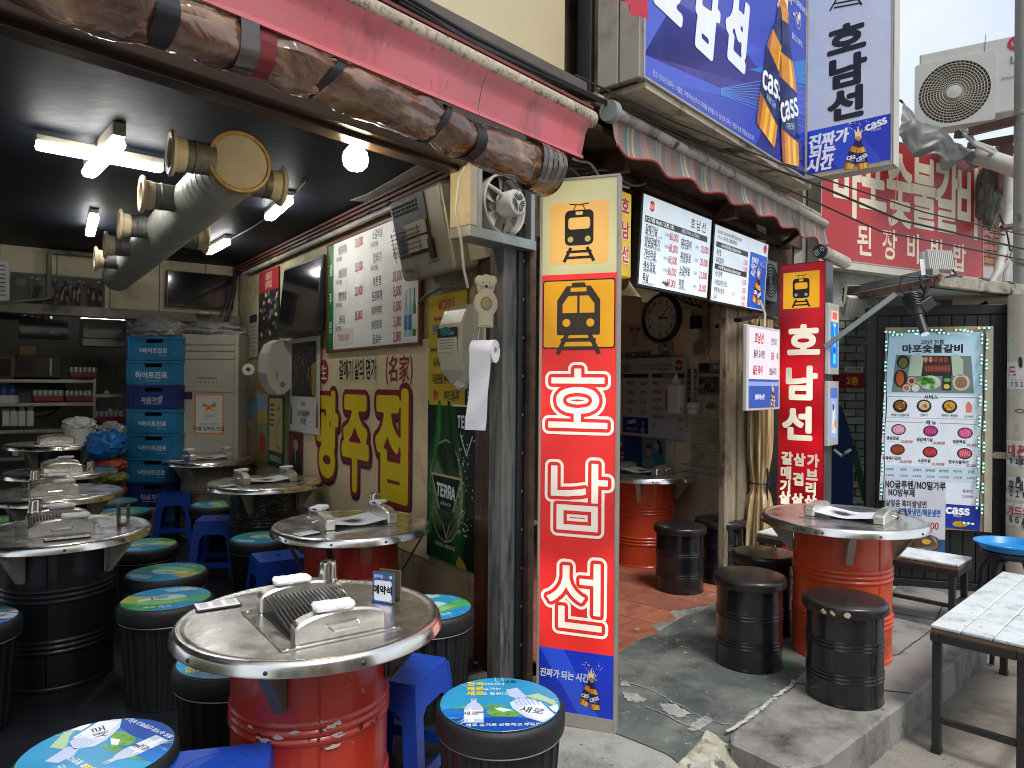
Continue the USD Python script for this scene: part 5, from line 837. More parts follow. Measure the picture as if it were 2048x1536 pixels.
for i, (nm, pr, y) in enumerate((("계란찜", "2,000", .35), ("돼지껍데기", "7,000", .45), ("카스/한맥", "6,000", .62), ("카스제로0.0/레몬스퀴즈0.0", "3,000", .73), ("한맥 엑스트라", "4,500", .83), ("소주", "5,000", .92))): a.text(nm, .06, y, .075, "25282e", "l", cond=.6 if i != 3 else .38); a.text(pr, .6, y + .02, .075, "b8303a", "r", cond=.6)
a.text("엑스트라", .38, .83, .05, "d89020", cond=.6, px=40); a.rect(.64, .2, .97, .96, "1c56c0", 1, "blue_panel"); [a.text(s_, .67, .3 + .09 * i, .075, "eef2f8", "l", slant=.12, bold=.03, layer=3) for i, s_ in enumerate(("진짜가", "되는", "시간"))]; bottles(a, .82, .9, .62, 3); a.flush(t)
for f_, lb in ((fr1, 0), (fr2, 1)):
    pass
# yellow vertical sign behind the tall sign
fr = on(FACE, 1222, 372, 548, 1262, .12); t = board("yellow_sign", "narrow yellow vertical sign with red letters half hidden behind the tall sign", "sign", fr, .1, lit("sign_yellow_lit", "d9b414", .1, .45), ch=.01); a = Art(fr, emit=.1)
for i, ch in enumerate("호남선"): x, y = fx(fr, 1250, 412 + i * 48); a.text(ch, x, y, .19, "c02428", bold=.03, cond=.85, layer=3, out=[(.06, "e8dcc8")])
a.flush(t)
# air vent behind the boards
fr = on(FACE, 1530, 516, 600, 1554, .03); t = board("vent_unit", "pale grey square fan unit at the right end of the menu boards", "fan", fr, .1, m_grey, ch=.006)
c = fr.p(fr.w * .45, fr.h * .5, .002)
for k in range(5): mb = MB(); mb.lathe([(.03 + .025 * k, 0), (.034 + .025 * k, .004), (.038 + .025 * k, 0)], 24, c, FACE.n); t.part("guard_ring", mb, m_black)
# hanging sign about the upper floor
fr = on(FACE, 1493, 648, 822, 1559, .3); t = board("hanging_sign", "white framed sign with red and black writing above a blue beer picture", "sign", fr, .03, m_white, ch=.006); a = Art(fr, emit=.25)
a.rect(.05, .03, .95, .97, "d9ccd6", 0); a.text("호남선", .34, .14, .12, "b02430", cond=.72, bold=.03, slant=.12); a.text("안으로", .79, .16, .08, "2a2c30", cond=.68, bold=.02); a.text("들어 오시면", .34, .33, .09, "2a2c30", cond=.66, bold=.02); a.text("2층", .74, .34, .095, "b02430", cond=.6, bold=.03); a.text("에", .9, .34, .08, "2a2c30", cond=.6); a.text("넓은 좌석", .3, .52, .105, "b02430", cond=.62, bold=.03); a.text("있습니다!", .76, .53, .085, "2a2c30", cond=.6, bold=.02); a.rect(.05, .63, .95, .97, "274a9c", 1, "blue_panel"); a.rect(.05, .66, .95, .71, "7d93c4", 2, "light_ray"); a.text("진짜가 되는 시간", .36, .84, .06, "eef1f6", cond=.6, slant=.1, bold=.03, layer=4); bottles(a, .76, .96, .3, 3); a.flush(t)
mb = MB(); q = fr.p(fr.w * .5, fr.h); mb.tube([q, q + V(.02, .05, .1), q + V(0, .1, .2)], .008, 6); solo("hook_wire", mb, m_ivory, "tangled pale wire holding the white framed sign", "wire")
# clear curtain gathered into a bundle
q = FACE.hit(1521, 845, .1); zt = FACE.hit(1521, 640, .1)[2]
def bund(a_, b_):
    z = .06 + (zt - .06) * b_; zz = b_; k = .118 + .02 * (1 - zz) * (zz < .33) - .04 * np.exp(-((zz - .36) / .1) ** 2) - .035 * zz; th = 2 * np.pi * a_; r_ = k * (1 + .22 * np.sin(th * 9 + 3 * zz) + .12 * np.sin(th * 17 + 5)); return V(q[0], q[1], 0) + (r_ * np.cos(th))[..., None] * FACE.t + (r_ * .75 * np.sin(th))[..., None] * FACE.n + V(0, 0, 1) * z[..., None]
m_film = usdkit.material(stage, "/World/Looks/amber_film", {"t": ("texture_coordinate", {}), "mp": ("mapping", {"scale": (9, 9, 1)}), "n": ("noise_texture", {"scale": 3.0, "detail": 4.0}), "r": ("rgb_ramp", {"ramp": [(.3, (.2, .12, .05)), (.5, (.42, .29, .14)), (.7, (.68, .54, .33))]}), "p": ("principled_bsdf", {"roughness": .2, "coat_weight": .5})}, [("t.object", "mp.vector"), ("mp.vector", "n.vector"), ("n.fac", "r.fac"), ("r.color", "p.base_color")], surface="p.BSDF")
t = Thing("clear_curtain", "yellowed clear plastic curtain gathered and tied beside the red pillar sign", "curtain", q); mb = MB(); mb.grid(bund, 140, 60); t.part("curtain", mb, m_film, smooth=True); tz = .06 + (zt - .06) * .37; mb = MB(); mb.lathe([(.082, -.006), (.088, 0), (.082, .006)], 20, V(q[0], q[1], tz)); t.part("tie", mb, m_black); mb = MB(); q3 = V(q[0], q[1], tz) + FACE.n * .07 - FACE.t * .04; mb.tube([q3 + V(0, 0, .12), q3 + V(.01, -.01, .04), q3 + V(0, 0, -.03), q3 + V(.005, 0, -.12)], [.008, .014, .012, .004], 8); t.part("tie_toggle", mb, m_black)
mb = MB(); mb.beam(FACE.hit(1476, 640, .1), FACE.hit(1510, 632, .1), .06, .03); t.part("track", mb, m_black)

# ---- wall things inside the right restaurant
def wposter(uL, vt, vb, uR, off, bg, label, draw, name="wall_poster", cat="poster", emit=0.0):
    fr = on(WALL2, uL, vt, vb, uR, off); t = board(name, label, cat, fr, .004, ink(bg), ch=0); a = Art(fr, emit); draw(a); a.flush(t); return t
cc = WALL2.hit(1322, 636, .05); Rk = (1368 - 1276) / 2 * cc[1] / FOC * 1.06; t = Thing("wall_clock", "round black rimmed wall clock with a white face inside the right restaurant", "clock", cc)
mb = MB(); mb.lathe([(Rk * .86, .0), (Rk * .87, .02), (Rk * .93, .035), (Rk, .025), (Rk, -.03), (0, -.03)], 56, cc, WALL2.n); t.part("rim", mb, m_black); mb = MB(); mb.lathe([(Rk * .87, .004), (0, .004)], 40, cc, WALL2.n); t.part("dial", mb, ink("c9c9c6"), smooth=False)
cf = Fr(cc - WALL2.ex * Rk - V(0, 0, Rk), WALL2.ex, (0, 0, 1), 2 * Rk, 2 * Rk); a = Art(cf, z=.006)
for h in range(1, 13): an = math.radians(90 - 30 * h); a.text(str(h), .5 + .34 * math.cos(an), .5 - .34 * math.sin(an), .11, "1c1c20", bold=.01)
for L0, an, w in ((.22, math.radians(90 - 94), .012), (.33, math.radians(90 - 48), .008), (.3, math.radians(-92), .004)): a.line([(.5 - .05 * math.cos(an), .5 + .05 * math.sin(an)), (.5 + L0 * math.cos(an), .5 - L0 * math.sin(an))], w, "151518", 4, "hand")
a.ell(.5, .5, .02, .02, "151518", 4, "hand"); a.text("QUARTZ", .5, .68, .03, "55555a", px=32); a.flush(t)
def n1(a): a.rect(.25, .05, .75, .2, "a02a30", 1); a.text("※주의※", .5, .125, .1, "eadcd8", cond=.6); [a.text(s_, .5, .34 + .16 * i, .11, "9a2a30" if i % 2 else "3a3234", cond=.5) for i, s_ in enumerate(("물은에 집게를", "올리지 마세요", "다른가게 전용", "셀프판기 납니다"))]
wposter(1250, 656, 698, 1290, .03, "b5b0aa", "white warning notice with red heading left of the clock", n1)
def n2(a): a.rect(0, 0, .3, 1, "c9c6c0", 1, "picture"); a.rect(.05, .2, .2, .8, "b5b8b0", 2, "picture"); a.rect(.34, .03, 1, .97, "8d8aa0", 1, "picture"); a.ell(.66, .45, .1, .1, "c2b8b0", 3); a.poly([(.56, .35), (.66, .05), (.76, .35)], "24222c", 4); a.poly([(.5, .97), (.58, .65), (.74, .65), (.84, .97)], "54526a", 2); a.text("50000", .15, .85, .14, "3a3a40", cond=.5, px=32)
wposter(1302, 688, 709, 1346, .03, "aaa6a0", "pinned violet banknote below the clock", n2, "banknote", "banknote")
def n3(a):
    a.text("호남선", .28, .12, .1, "26262a", cond=.8); a.text("Honam Line Korean BBQ Restaurant", .66, .09, .035, "4a4a50", cond=.8, px=40); a.text("ホナムソン焼き肉 / 湖南线烤肉店", .66, .14, .035, "4a4a50", cond=.8, px=40); a.ell(.92, .1, .045, .045, "9c262c", 1); a.text("호남선", .92, .1, .045, "e8d6d4", layer=3, px=40); a.rect(.02, .2, .58, .25, "2c2c30", 1); a.rect(.62, .2, .98, .25, "2c2c30", 1); a.text("# 고기류 Meat", .2, .225, .035, "d8d8d8", layer=3, px=40); a.text("# 사이드메뉴", .8, .225, .035, "d8d8d8", layer=3, px=40)
    for i, (n_, p_) in enumerate((("살", "18,000"), ("기", "18,000"), ("살", "19,000"), ("살", "18,000"), ("살", "18,000"))): a.text(n_, .06, .32 + .13 * i, .05, "2c2c30"); a.text(p_, .2, .32 + .13 * i, .045, "6c2a30", cond=.7)
    for i, (n_, p_) in enumerate((("돼지갈비", "18,000"), ("목항정살", "20,000"), ("소갈비살", "21,000"), ("막창", "18,000"))): a.text(n_, .36, .32 + .12 * i, .05, "2c2c30", cond=.7); a.text(p_, .52, .32 + .12 * i, .045, "8c2a30", cond=.7)
    for i, (n_, p_) in enumerate((("계란찜", ""), ("돼지껍데기", ""), ("카스/한맥", ""), ("카스제로0.0", ""), ("한맥엑스트라", "4,500"), ("소주", "5,000"))): a.text(n_, .63, .32 + .105 * i, .05, "2c2c30", "l", cond=.6); a.text(p_, .97, .34 + .105 * i, .045, "8c2a30", "r", cond=.7)
    a.rect(.27, .76, .58, .96, "1a2c78", 1, "blue_panel"); a.text("cass", .38, .81, .07, "d2d8e6", bold=.04, layer=3, rot=10); a.text("진짜가 되는 시간", .38, .91, .04, "d2d8e6", cond=.6, layer=3); bottles(a, .52, .95, .16, 3)
wposter(1205, 719, 866, 1371, .035, "b4b6bc", "large white menu sheet on the inner wall below the banknote", n3)
def n4(a): a.poly([(0, 0), (.5, 0), (1, .6), (1, 1), (.4, 1)], "1d3f8c", 1); a.text("cass", .35, .12, .16, "b4bcd0", bold=.05, layer=3, rot=20); bottles(a, .5, .9, .7, 3); a.text("cass", .7, .93, .12, "aab4cc", bold=.05, layer=9)
wposter(1205, 857, 927, 1283, .03, "142c66", "navy beer poster at the lower left of the inner wall", n4)
def n5(a): a.rect(.02, .02, .98, .98, "5c7f92", 0, "picture"); a.ell(.3, .55, .13, .14, "b08e78", 2); a.poly([(.18, .5), (.2, .34), (.4, .34), (.44, .5), (.3, .42)], "26221f", 3); a.ell(.66, .34, .12, .13, "b89680", 2); a.poly([(.6, .2), (.8, .2), (.92, .6), (.76, .6), (.72, .3)], "221c1a", 3); a.poly([(.0, 1), (.1, .78), (.5, .74), (.55, 1)], "7d9ab0", 3); a.poly([(.45, 1), (.5, .6), (.85, .55), (1, 1)], "2f7f92", 2)
wposter(1284, 866, 930, 1330, .03, "6f8a98", "poster of two smiling people beside the navy beer poster", n5)
def n6(a): a.rect(0, 0, .38, .26, "23262e", 1, "picture"); a.rect(.4, 0, 1, .26, "6f6e70", 1, "picture"); a.text("생호남선", .7, .12, .12, "d0d0d0", cond=.7, px=40); a.rect(0, .32, 1, .42, "9a9896", 1); crowd(a, .02, .42, .98, .95, 7, ("1c1c1f", "5d5b58", "8a8884", "2f2e30"), 36, 2)
wposter(1397, 727, 790, 1451, .03, "4c4a4a", "small black and white photo print on the scribbled inner wall", n6)
fr = on(WALL2, 1372, 735, 830, 1396, .012); t = Thing("wall_writing", "dark brush writing in columns on the inner wall", "writing", fr.o); a = Art(fr); [a.text(ch, .25 + .5 * (i % 2), .08 + .12 * (i // 2), .1, "2a1c12", px=40) for i, ch in enumerate("其我情何無花風夫白交春欣文大")]; a.flush(t)
fr = on(WALL2, 1452, 738, 830, 1492, .012); t = Thing("wall_writing", "dark brush writing right of the photo print on the inner wall", "writing", fr.o); a = Art(fr); [a.text(ch, .16 + .33 * (i % 3), .08 + .12 * (i // 3), .1, "2a1c12", px=40) for i, ch in enumerate("利其願二情英十大白八夫求本交文春心風")]; a.flush(t)
fr = on(WALL2, 1250, 700, 722, 1370, .012); t = Thing("wall_writing", "rows of small brush writing under the clock", "writing", fr.o); a = Art(fr); [a.text(ch, .03 + .065 * i, .5, .6, "30241a", px=40) for i, ch in enumerate("아이고우리집에오신걸환영")]; a.flush(t)
# meters, switches, pipe
def wbox(name, label, cat, uL, vt, vb, uR, dep, mat, off=.012, ch=.006):
    fr = on(WALL2, uL, vt, vb, uR, off + dep); t = Thing(name, label, cat, fr.p(fr.w / 2, 0)); mb = MB(); mb.fbox(fr, 0, fr.w, 0, fr.h, -dep, 0, ch); t.part("body", mb, mat); return t, fr
t, fr = wbox("gas_meter", "round cream gas meter below the wires on the inner wall", "meter", 1382, 682, 712, 1411, .06, m_ivory, ch=.03); mb = MB(); mb.lathe([(0, .012), (.05, .01), (.055, 0)], 28, fr.p(fr.w / 2, fr.h / 2), WALL2.n); t.part("dial", mb, m_grey)
t, fr = wbox("socket_box", "small ivory junction box right of the clock", "switch", 1364, 620, 650, 1381, .05, m_ivory); t, fr = wbox("breaker_box", "white circuit breaker with a lever on the inner wall", "switch", 1427, 638, 667, 1442, .05, m_white); mb = MB(); q = fr.sub(.3, .4, .7, .65); mb.fbox(q, 0, q.w, 0, q.h, 0, .012, .003); t.part("lever", mb, m_black)
t, fr = wbox("black_meter", "dark meter box with a label under the clock wires", "meter", 1379, 632, 660, 1396, .05, m_black); q = fr.sub(-.1, .95, 1.15, 1.3); mb = MB(); mb.fbox(q, 0, q.w, 0, q.h, -.03, .004); t.part("label_plate", mb, m_white)
mb = MB(); mb.tube([WALL2.hit(1411, 560, .05), WALL2.hit(1411, 640, .05), WALL2.hit(1411, 690, .05), WALL2.hit(1405, 708, .06)], .028, 10); solo("gas_pipe", mb, M("dirty_pipe", (.25, .2, .14)), "dirty vertical pipe beside the gas meter", "pipe")
mb = MB()
for k in range(4): mb.tube([WALL2.hit(1350 + 12 * k, 590, .04), WALL2.hit(1368 + 10 * k, 604 + 4 * k, .06), WALL2.hit(1392 + 10 * k, 612, .05), WALL2.hit(1420 + 8 * k, 596, .04)], .007, 6)
solo("loose_wires", mb, m_black, "loose dark wires above the meters on the inner wall", "wire")
# wire racks with small things
def rack(name, label, uL, vt, vb, uR, mat, nx, ny):
    fr = on(WALL2, uL, vt, vb, uR, .035); t = Thing(name, label, "rack", fr.o); mb = MB()
    for i in range(nx + 1): x = fr.w * i / nx; mb.tube([fr.p(x, 0), fr.p(x, fr.h)], .0025, 5)
    for j in range(ny + 1): y = fr.h * j / ny; mb.tube([fr.p(0, y), fr.p(fr.w, y)], .0025, 5)
    t.part("grid", mb, mat); mb = MB(); mb.tube([fr.p(-.01, .0, .0), fr.p(-.01, 0, .12), fr.p(fr.w + .01, 0, .12), fr.p(fr.w + .01, 0, 0)], .005, 6); mb.tube([fr.p(-.01, .06, .0), fr.p(-.01, .06, .13), fr.p(fr.w + .01, .06, .13), fr.p(fr.w + .01, .06, 0)], .004, 6)
    for i in range(9): mb.tube([fr.p(fr.w * i / 8, 0, 0), fr.p(fr.w * i / 8, 0, .12)], .0025, 5)
    t.part("basket", mb, mat); return fr
f1 = rack("wire_rack", "ivory wire rack with small basket on the inner wall", 1385, 787, 830, 1447, m_ivory, 12, 7); f2 = rack("wire_rack", "lower wire rack with a green wire shelf", 1383, 832, 940, 1450, M("green_wire", (.12, .25, .2), rough=.5), 12, 16)
c = f1.p(f1.w * .18, .05, .06); mb = MB(); mb.lathe([(0, -.04), (.05, -.04), (.055, .05), (.05, .06), (.012, .06)], 20, c); solo("paper_roll", mb, m_white, "white paper roll standing in the ivory wire basket", "paper roll")
c = f1.p(f1.w * .76, .05, .06); t = Thing("small_plant", "tiny green plant in the ivory wire basket", "plant", c); mb = MB(); mb.lathe([(0, -.04), (.03, -.04), (.04, .0), (0, .0)], 14, c); t.part("pot", mb, m_ivory); t.part("leaves", blob(c + V(0, 0, .03), (.045, .045, .035), 3, .4, 4, 3), M("leaf_green", (.06, .2, .03), rough=.6))
c = WALL2.hit(1352, 790, .1); mb = blob(c, (.075, .06, .2), 17, .12, 2, 4); t = Thing("hanging_bag", "white carton bag hanging in front of the inner menu sheet", "bag", c); fr = Fr(c - WALL2.ex * .08 - V(0, 0, .17), WALL2.ex, (0, 0, 1), .16, .27); mb = MB(); mb.fbox(fr, 0, .16, 0, .27, -.04, .05, .025); t.part("bag", mb, m_white); mb = MB(); mb.tube([fr.p(.03, .26, .0), fr.p(.08, .38, 0), fr.p(.13, .26, 0)], .006, 6); mb.grid(lambda a_, b_: fr.p(0, 0, 0) + fr.ex * (.16 * a_ + (.08 - .16 * a_) * b_)[..., None] + V(0, 0, 1) * (.26 + .11 * b_)[..., None] + fr.ez * (.03 * np.sin(a_ * 6) * (1 - b_))[..., None], 10, 6); t.part("tied_top", mb, m_white, smooth=True); a = Art(fr, z=.052); a.rect(.05, .2, .18, .85, "a8343a", 1); a.flush(t)
mb = MB(); fr = on(FACE, 1234, 552, 590, 1310, -.02); mb.grid(lambda a_, b_: fr.p(0, 0, 0) + fr.ex * (a_ * fr.w)[..., None] + V(0, 0, 1) * (fr.h * (b_ - .35 * a_ * 0))[..., None] + fr.ez * (.06 * np.sin(a_ * 5 + b_ * 3) + .04 * b_)[..., None], 20, 8); solo("rolled_blind", mb, M("tan_blind", (.3, .23, .13), rough=.7, var=.2), "sagging tan roller blind under the larger menu board", "blind", smooth=True)

# ---- striped awning
s0, s1 = 2.98, 6.24; aw2 = Thing("striped_awning", "old striped fabric awning with a wavy red piped edge", "awning", so(4.6, .3, 2.8))
tx = FACE.t; CB = [(0, (.21, .13, .115)), (.26, (.21, .13, .115)), (.261, (.09, .16, .20)), (.36, (.09, .16, .20)), (.361, (.36, .33, .17)), (.40, (.36, .33, .17)), (.401, (.22, .17, .155)), (.5, (.22, .17, .155)), (.501, (.42, .36, .2)), (.56, (.42, .36, .2)), (.561, (.24, .15, .13)), (.66, (.24, .15, .13)), (.661, (.1, .17, .2)), (.76, (.1, .17, .2)), (.761, (.3, .17, .15)), (1, (.3, .17, .15))]
m_str = usdkit.material(stage, "/World/Looks/striped_cloth", {"g": ("geometry", {}), "d": ("vector_math", {"math_type": "dot_product", "vector2": tuple(tx)}), "k": ("math", {"math_type": "multiply", "value2": 3.6}), "f": ("math", {"math_type": "fraction"}), "r": ("rgb_ramp", {"ramp": CB, "interpolate": False}), "n": ("noise_texture", {"scale": 3.0, "detail": 6.0}), "nr": ("rgb_ramp", {"ramp": [(.45, (0, 0, 0)), (.75, (.7, .7, .7))]}), "m": ("mix", {"color2": (.16, .15, .135)}), "p": ("principled_bsdf", {"roughness": .8})},
    [("g.position", "d.vector1"), ("d.value", "k.value1"), ("k.value", "f.value1"), ("f.value", "r.fac"), ("g.position", "n.vector"), ("n.fac", "nr.fac"), ("nr.color", "m.fac"), ("r.color", "m.color1"), ("m.color", "p.base_color")], surface="p.BSDF")
def edge(s): return 2.725 + .014 * np.cos(s * 2 * np.pi / .42) + .008 * np.sin(s * 3)
def aw_f(a_, b_): s = s0 + .03 + (s1 - s0 - .03) * a_; z = 2.885 + (edge(s) - 2.885) * b_; o = .31 + .02 * b_ + .015 * np.cos(s * 2 * np.pi / .42) * b_ - .04 * b_ * (1 - b_); return FACE.p + FACE.t * s[..., None] + FACE.n * o[..., None] + V(0, 0, 1) * z[..., None]
mb = MB(); mb.grid(aw_f, 200, 10); aw2.part("valance", mb, m_str, smooth=True); mb = MB(); e_ = np.linspace(0, 1, 160); mb.tube(aw_f(e_[:, None], np.ones((160, 1)))[:, 0], .0065, 8); aw2.part("red_piping", mb, M("piping_red", (.33, .035, .03), rough=.6))
m_tubeb = M("awning_tube", (.4, .37, .32), rough=.55, metal=.2, dirt=[("2b2620", 9, .56, .1), ("5a4c3c", 3, .5, .2)]); mb = MB(); mb.lathe([(.03, 0), (.03, s1 - s0)], 20, so(s0, .31, 2.905), FACE.t); aw2.part("front_tube", mb, m_tubeb); mb = MB(); mb.lathe([(0, -.012), (.052, -.012), (.055, 0), (.055, .03), (.03, .035)], 24, so(s0, .31, 2.9), FACE.t); aw2.part("end_cap", mb, M("cap_plastic", (.3, .31, .31), rough=.5))
mb = MB(); mb.grid(lambda a_, b_: FACE.p + FACE.t * (s0 + .05 + (s1 - s0 - .05) * a_)[..., None] + FACE.n * (.0 + .3 * b_)[..., None] + V(0, 0, 1) * (2.99 - .07 * b_)[..., None], 40, 4); aw2.part("canopy_cloth", mb, m_str)
for s in (3.4, 4.7, 6.0): mb = MB(); mb.beam(so(s, 0, 2.7), so(s, .3, 2.9), .03, .03); aw2.part("arm", mb, m_rust)
mb = MB(); mb.tube([so(3.0, .2, 3.0), so(4.5, .24, 2.99), so(6.2, .26, 2.97)], .03, 10); solo("drain_pipe", mb, M("pipe_tan", (.36, .31, .24), rough=.55, dirt=("4b3c2c", 3, .5, .2)), "tan drain pipe running above the striped awning", "pipe")

# ---- big blue sign
B5 = Fr(so(3.065, .45, 3.055), FACE.t, (0, 0, 1), 2.27, 2.3); t = board("blue_sign", "huge blue beer sign with white brush letters on the upper wall", "sign", B5, .05, m_alu, ch=.004)
a = Art(B5, emit=.03, rough=.25); a.rect(.0, .0, 1, 1, "2b3fae", 0, "blue_panel")
for pts, c_, l_ in (([(0, 1), (0, .8), (.75, .7), (1, .72), (1, .8)], "3a4fc0", 1), ([(.2, .7), (.75, .8), (.75, .86), (.0, .95)], "4a3f9c", 1), ([(.55, .8), (1, .62), (1, .7)], "2277c4", 2), ([(.6, 1), (.75, .8), (1, .9), (1, 1)], "1c1e78", 1)): a.poly(pts, c_, l_)
for k in range(9): a.line([(.38, .905 + .002 * k), (1, .66 + .022 * k)], .004, "4f8ed8", 3, "light_ray")
for ch, u, v, hp in (("호", 1340, -28, 125), ("남", 1412, 40, 118), ("선", 1474, 62, 150)):
    x, y = fx(B5, u, v); g = text(ch, .4 if ch == "선" else .36, a.X(x), a.Y(y), "c", .045, .78, slant=.1, px=160, rot=-4); a.g(g.buffer(.02).buffer(-.014), "e4e8ee", 6, "lettering")
x, y = fx(B5, 1303, 145); a.text("경고: 지나친 음주는 뇌졸중, 기억력 손상이나 치매를 유발합니다. 임신 중 음주는 기형아 출생 위험을 높입니다.", x, y, .0135, "a8b0dc", "l", cond=.8, layer=5, px=40)
x, y = fx(B5, 1562, 318); bottles(a, x, y, .72, 7); x, y = fx(B5, 1594, 42); a.ell(x, y, .026, .026, "9fb0d8", 5); a.ell(x, y, .022, .022, "25329a", 6); a.ell(x, y, .012, .012, "9fb0d8", 7); a.text("COLD BREWED", x, y - .055, .022, "c3cde6", layer=5, px=40); a.text("콜드브루드", x, y + .06, .018, "c3cde6", layer=5, px=40); a.flush(t)
rim(t, B5, .012, m_alu, .006)
# white blade sign
WB = Fr(so(5.345, .45, 3.055), FACE.n, (0, 0, 1), .575, 2.3); WB.ez = np.cross(WB.ex, WB.ey); t = board("blade_sign", "white projecting sign with large black letters over a blue beer panel", "sign", WB, .13, m_alu, ch=.004); a = Art(WB, emit=.05, rough=.3)
_, yb = fx(WB, 1690, 247); a.rect(.02, 0, .98, yb, "c3cbdb", 0, "white_panel"); a.rect(.02, yb, .98, .985, "2338b4", 0, "blue_panel"); a.poly([(.02, yb), (.5, yb), (.9, .985), (.4, .985)], "2b4cc8", 1)
for ch, v in (("호", 78), ("남", 142), ("선", 207)): x, y = fx(WB, 1693, v); a.text(ch, x, y, .2 / 2.3, "1b1c22", bold=.05, cond=1.25, px=160, layer=3)
for p in ([(1660, 22), (1676, -6)], [(1724, 10), (1712, -8)], [(1668, 8), (1718, -2)], [(1668, 16), (1722, 6)]): a.line(fxs(WB, p), .012, "2a2326", 3)
for i, (s_, u, v) in enumerate((("진짜가", 1657, 277), ("되는", 1645, 302), ("시간", 1640, 328))): x, y = fx(WB, u, v); a.text(s_, x, y, .038, "e8ecf4", bold=.05, slant=.12, layer=3)
x, y = fx(WB, 1716, 340); bottles(a, x, y, .155, 3); x, y = fx(WB, 1752, 247); a.text("cass", x, y, .026, "e8ecf4", bold=.05, layer=4, rot=12); a.text("FRESH", x, y + .018, .008, "c3cbe6", layer=4, px=40); a.flush(t); rim(t, WB, .01, m_alu, .005)
mb = MB(); mb.fbox(Fr(WB.p(WB.w, 0, -.13), -WB.ez, (0, 0, 1), 1, 1), -.13, .0, 0, 2.3, .0, .012, .004); mb.fbox(Fr(WB.p(WB.w, 0, 0), -WB.ez, (0, 0, 1), 1, 1), .0, .13, .0, 2.3, .001, .008, .003); t.part("side_panel", mb, M("side_white", (.5, .48, .44), rough=.4, dirt=("7a7060", 3, .6, .2)))
# red cloth corner hanging over the blue sign
mb = MB(); P = [FACE.hit(1232, -25, .55), FACE.hit(1292, -25, .55), FACE.hit(1293, 46, .55), FACE.hit(1240, 2, .55)]
mb.grid(lambda a_, b_: ((1 - a_) * (1 - b_))[..., None] * P[0] + (a_ * (1 - b_))[..., None] * P[1] + (a_ * b_)[..., None] * P[2] + ((1 - a_) * b_)[..., None] * P[3] + FACE.n * (.02 * np.sin(a_ * 9))[..., None], 16, 8); solo("red_cloth", mb, M("flag_red", (.5, .03, .06), rough=.7), "bright red cloth corner hanging in front of the blue sign", "cloth", smooth=True)

# ---- red pillar sign at the right of the restaurant
PL = dp(1557, 770, 5.6); w = .35; P2 = Fr(V(PL[0], PL[1], .055), FACE.n, (0, 0, 1), w, 2.435); t = Thing("pillar_sign", "lit dark red pillar sign with a yellow train symbol behind the outdoor table", "sign", P2.p(w / 2, 0)); mb = MB(); mb.fbox(P2, 0, w, 0, P2.h, -.17, -.003, .004); t.main = t.part("cabinet", mb, M("sign_side", (.12, .125, .13), rough=.4, metal=.4)); rim(t, P2, .01, M("sign_edge_red", (.3, .03, .03), rough=.4), .004, depth=.004)
RD2 = lit("pillar_red", "b8101e", .06, .5, (2, 2, 2.2)); a = Art(P2, z=.0005); a.rect(.02, .004, .98, .998, RD2, 0, "red_panel"); a.rect(.09, .028, .87, .143, YEL, 1, "icon_panel"); tram(a, .48, .088, .36, "241f1e", "d0cdbc", YEL); W2_ = lit("pillar_white", "f4ecd6", .15, .5)
for ch, u, v in (("호", 1607, 682), ("남", 1601, 766), ("선", 1596, 847)): x, y = fx(P2, u, v); a.g(text(ch, .235, a.X(x), a.Y(y), "c", .045, 1.02, px=160), W2_, 2, "lettering")
for s_, q_ in (("갈매기살", ((1574, 916), (1572, 945), (1571, 972), (1570, 995))), ("삼겹살", ((1599, 919), (1597, 958), (1595, 999))), ("가브리살", ((1626, 921), (1624, 950), (1622, 977), (1621, 1003)))):
    for ch, uv in zip(s_, q_): x, y = fx(P2, *uv); a.g(text(ch, .09, a.X(x), a.Y(y), "c", .05, .95, px=96), W2_, 2, "lettering")
a.flush(t)
SD = FACE.t; so_r = P2.p(w + .012, 0, 0)
for k, (v0, v1, lb, c_) in enumerate(((605, 748, "upper white framed lit poster on the side of the pillar sign", "1f6fd0"), (762, 892, "lower white framed lit poster on the side of the pillar sign", "7d97c6"))):
    o_ = V(so_r[0], so_r[1], 0) + FACE.n * .02; d_ = o_[1]; z1 = EYE[2] + (773 - v0) * d_ / FOC; z0 = EYE[2] + (773 - v1) * d_ / FOC; fr = Fr(o_ + V(0, 0, z0) - SD * .02, SD, (0, 0, 1), .24, z1 - z0); tt = board("side_lightbox", lb, "light box", fr, .03, m_white, ch=.005); a = Art(fr, emit=.45); a.rect(.17, .1, .85, .9, c_, 0); a.rect(.17, .1, .85, .26, "d9b48c" if k == 0 else "4a62a8", 1)
    if k == 0: a.rect(.3, .12, .72, .22, "c8555a", 2); a.poly([(.35, .85), (.65, .85), (.6, .5), (.55, .4), (.55, .32), (.47, .32), (.45, .5)], "4fc0c8", 2); a.text("참이슬", .5, .3, .05, "e8f2fa", cond=.7, layer=4); a.ell(.5, .66, .12, .12, "1c4f9c", 3)
    else: a.poly([(.3, .8), (.4, .3), (.6, .35), (.7, .82)], "b8c2d8", 2); a.ell(.66, .66, .12, .14, "c07838", 3); a.ell(.38, .72, .1, .12, "d8b078", 3); a.ell(.45, .4, .1, .12, "5a4038", 3)
    a.flush(tt)
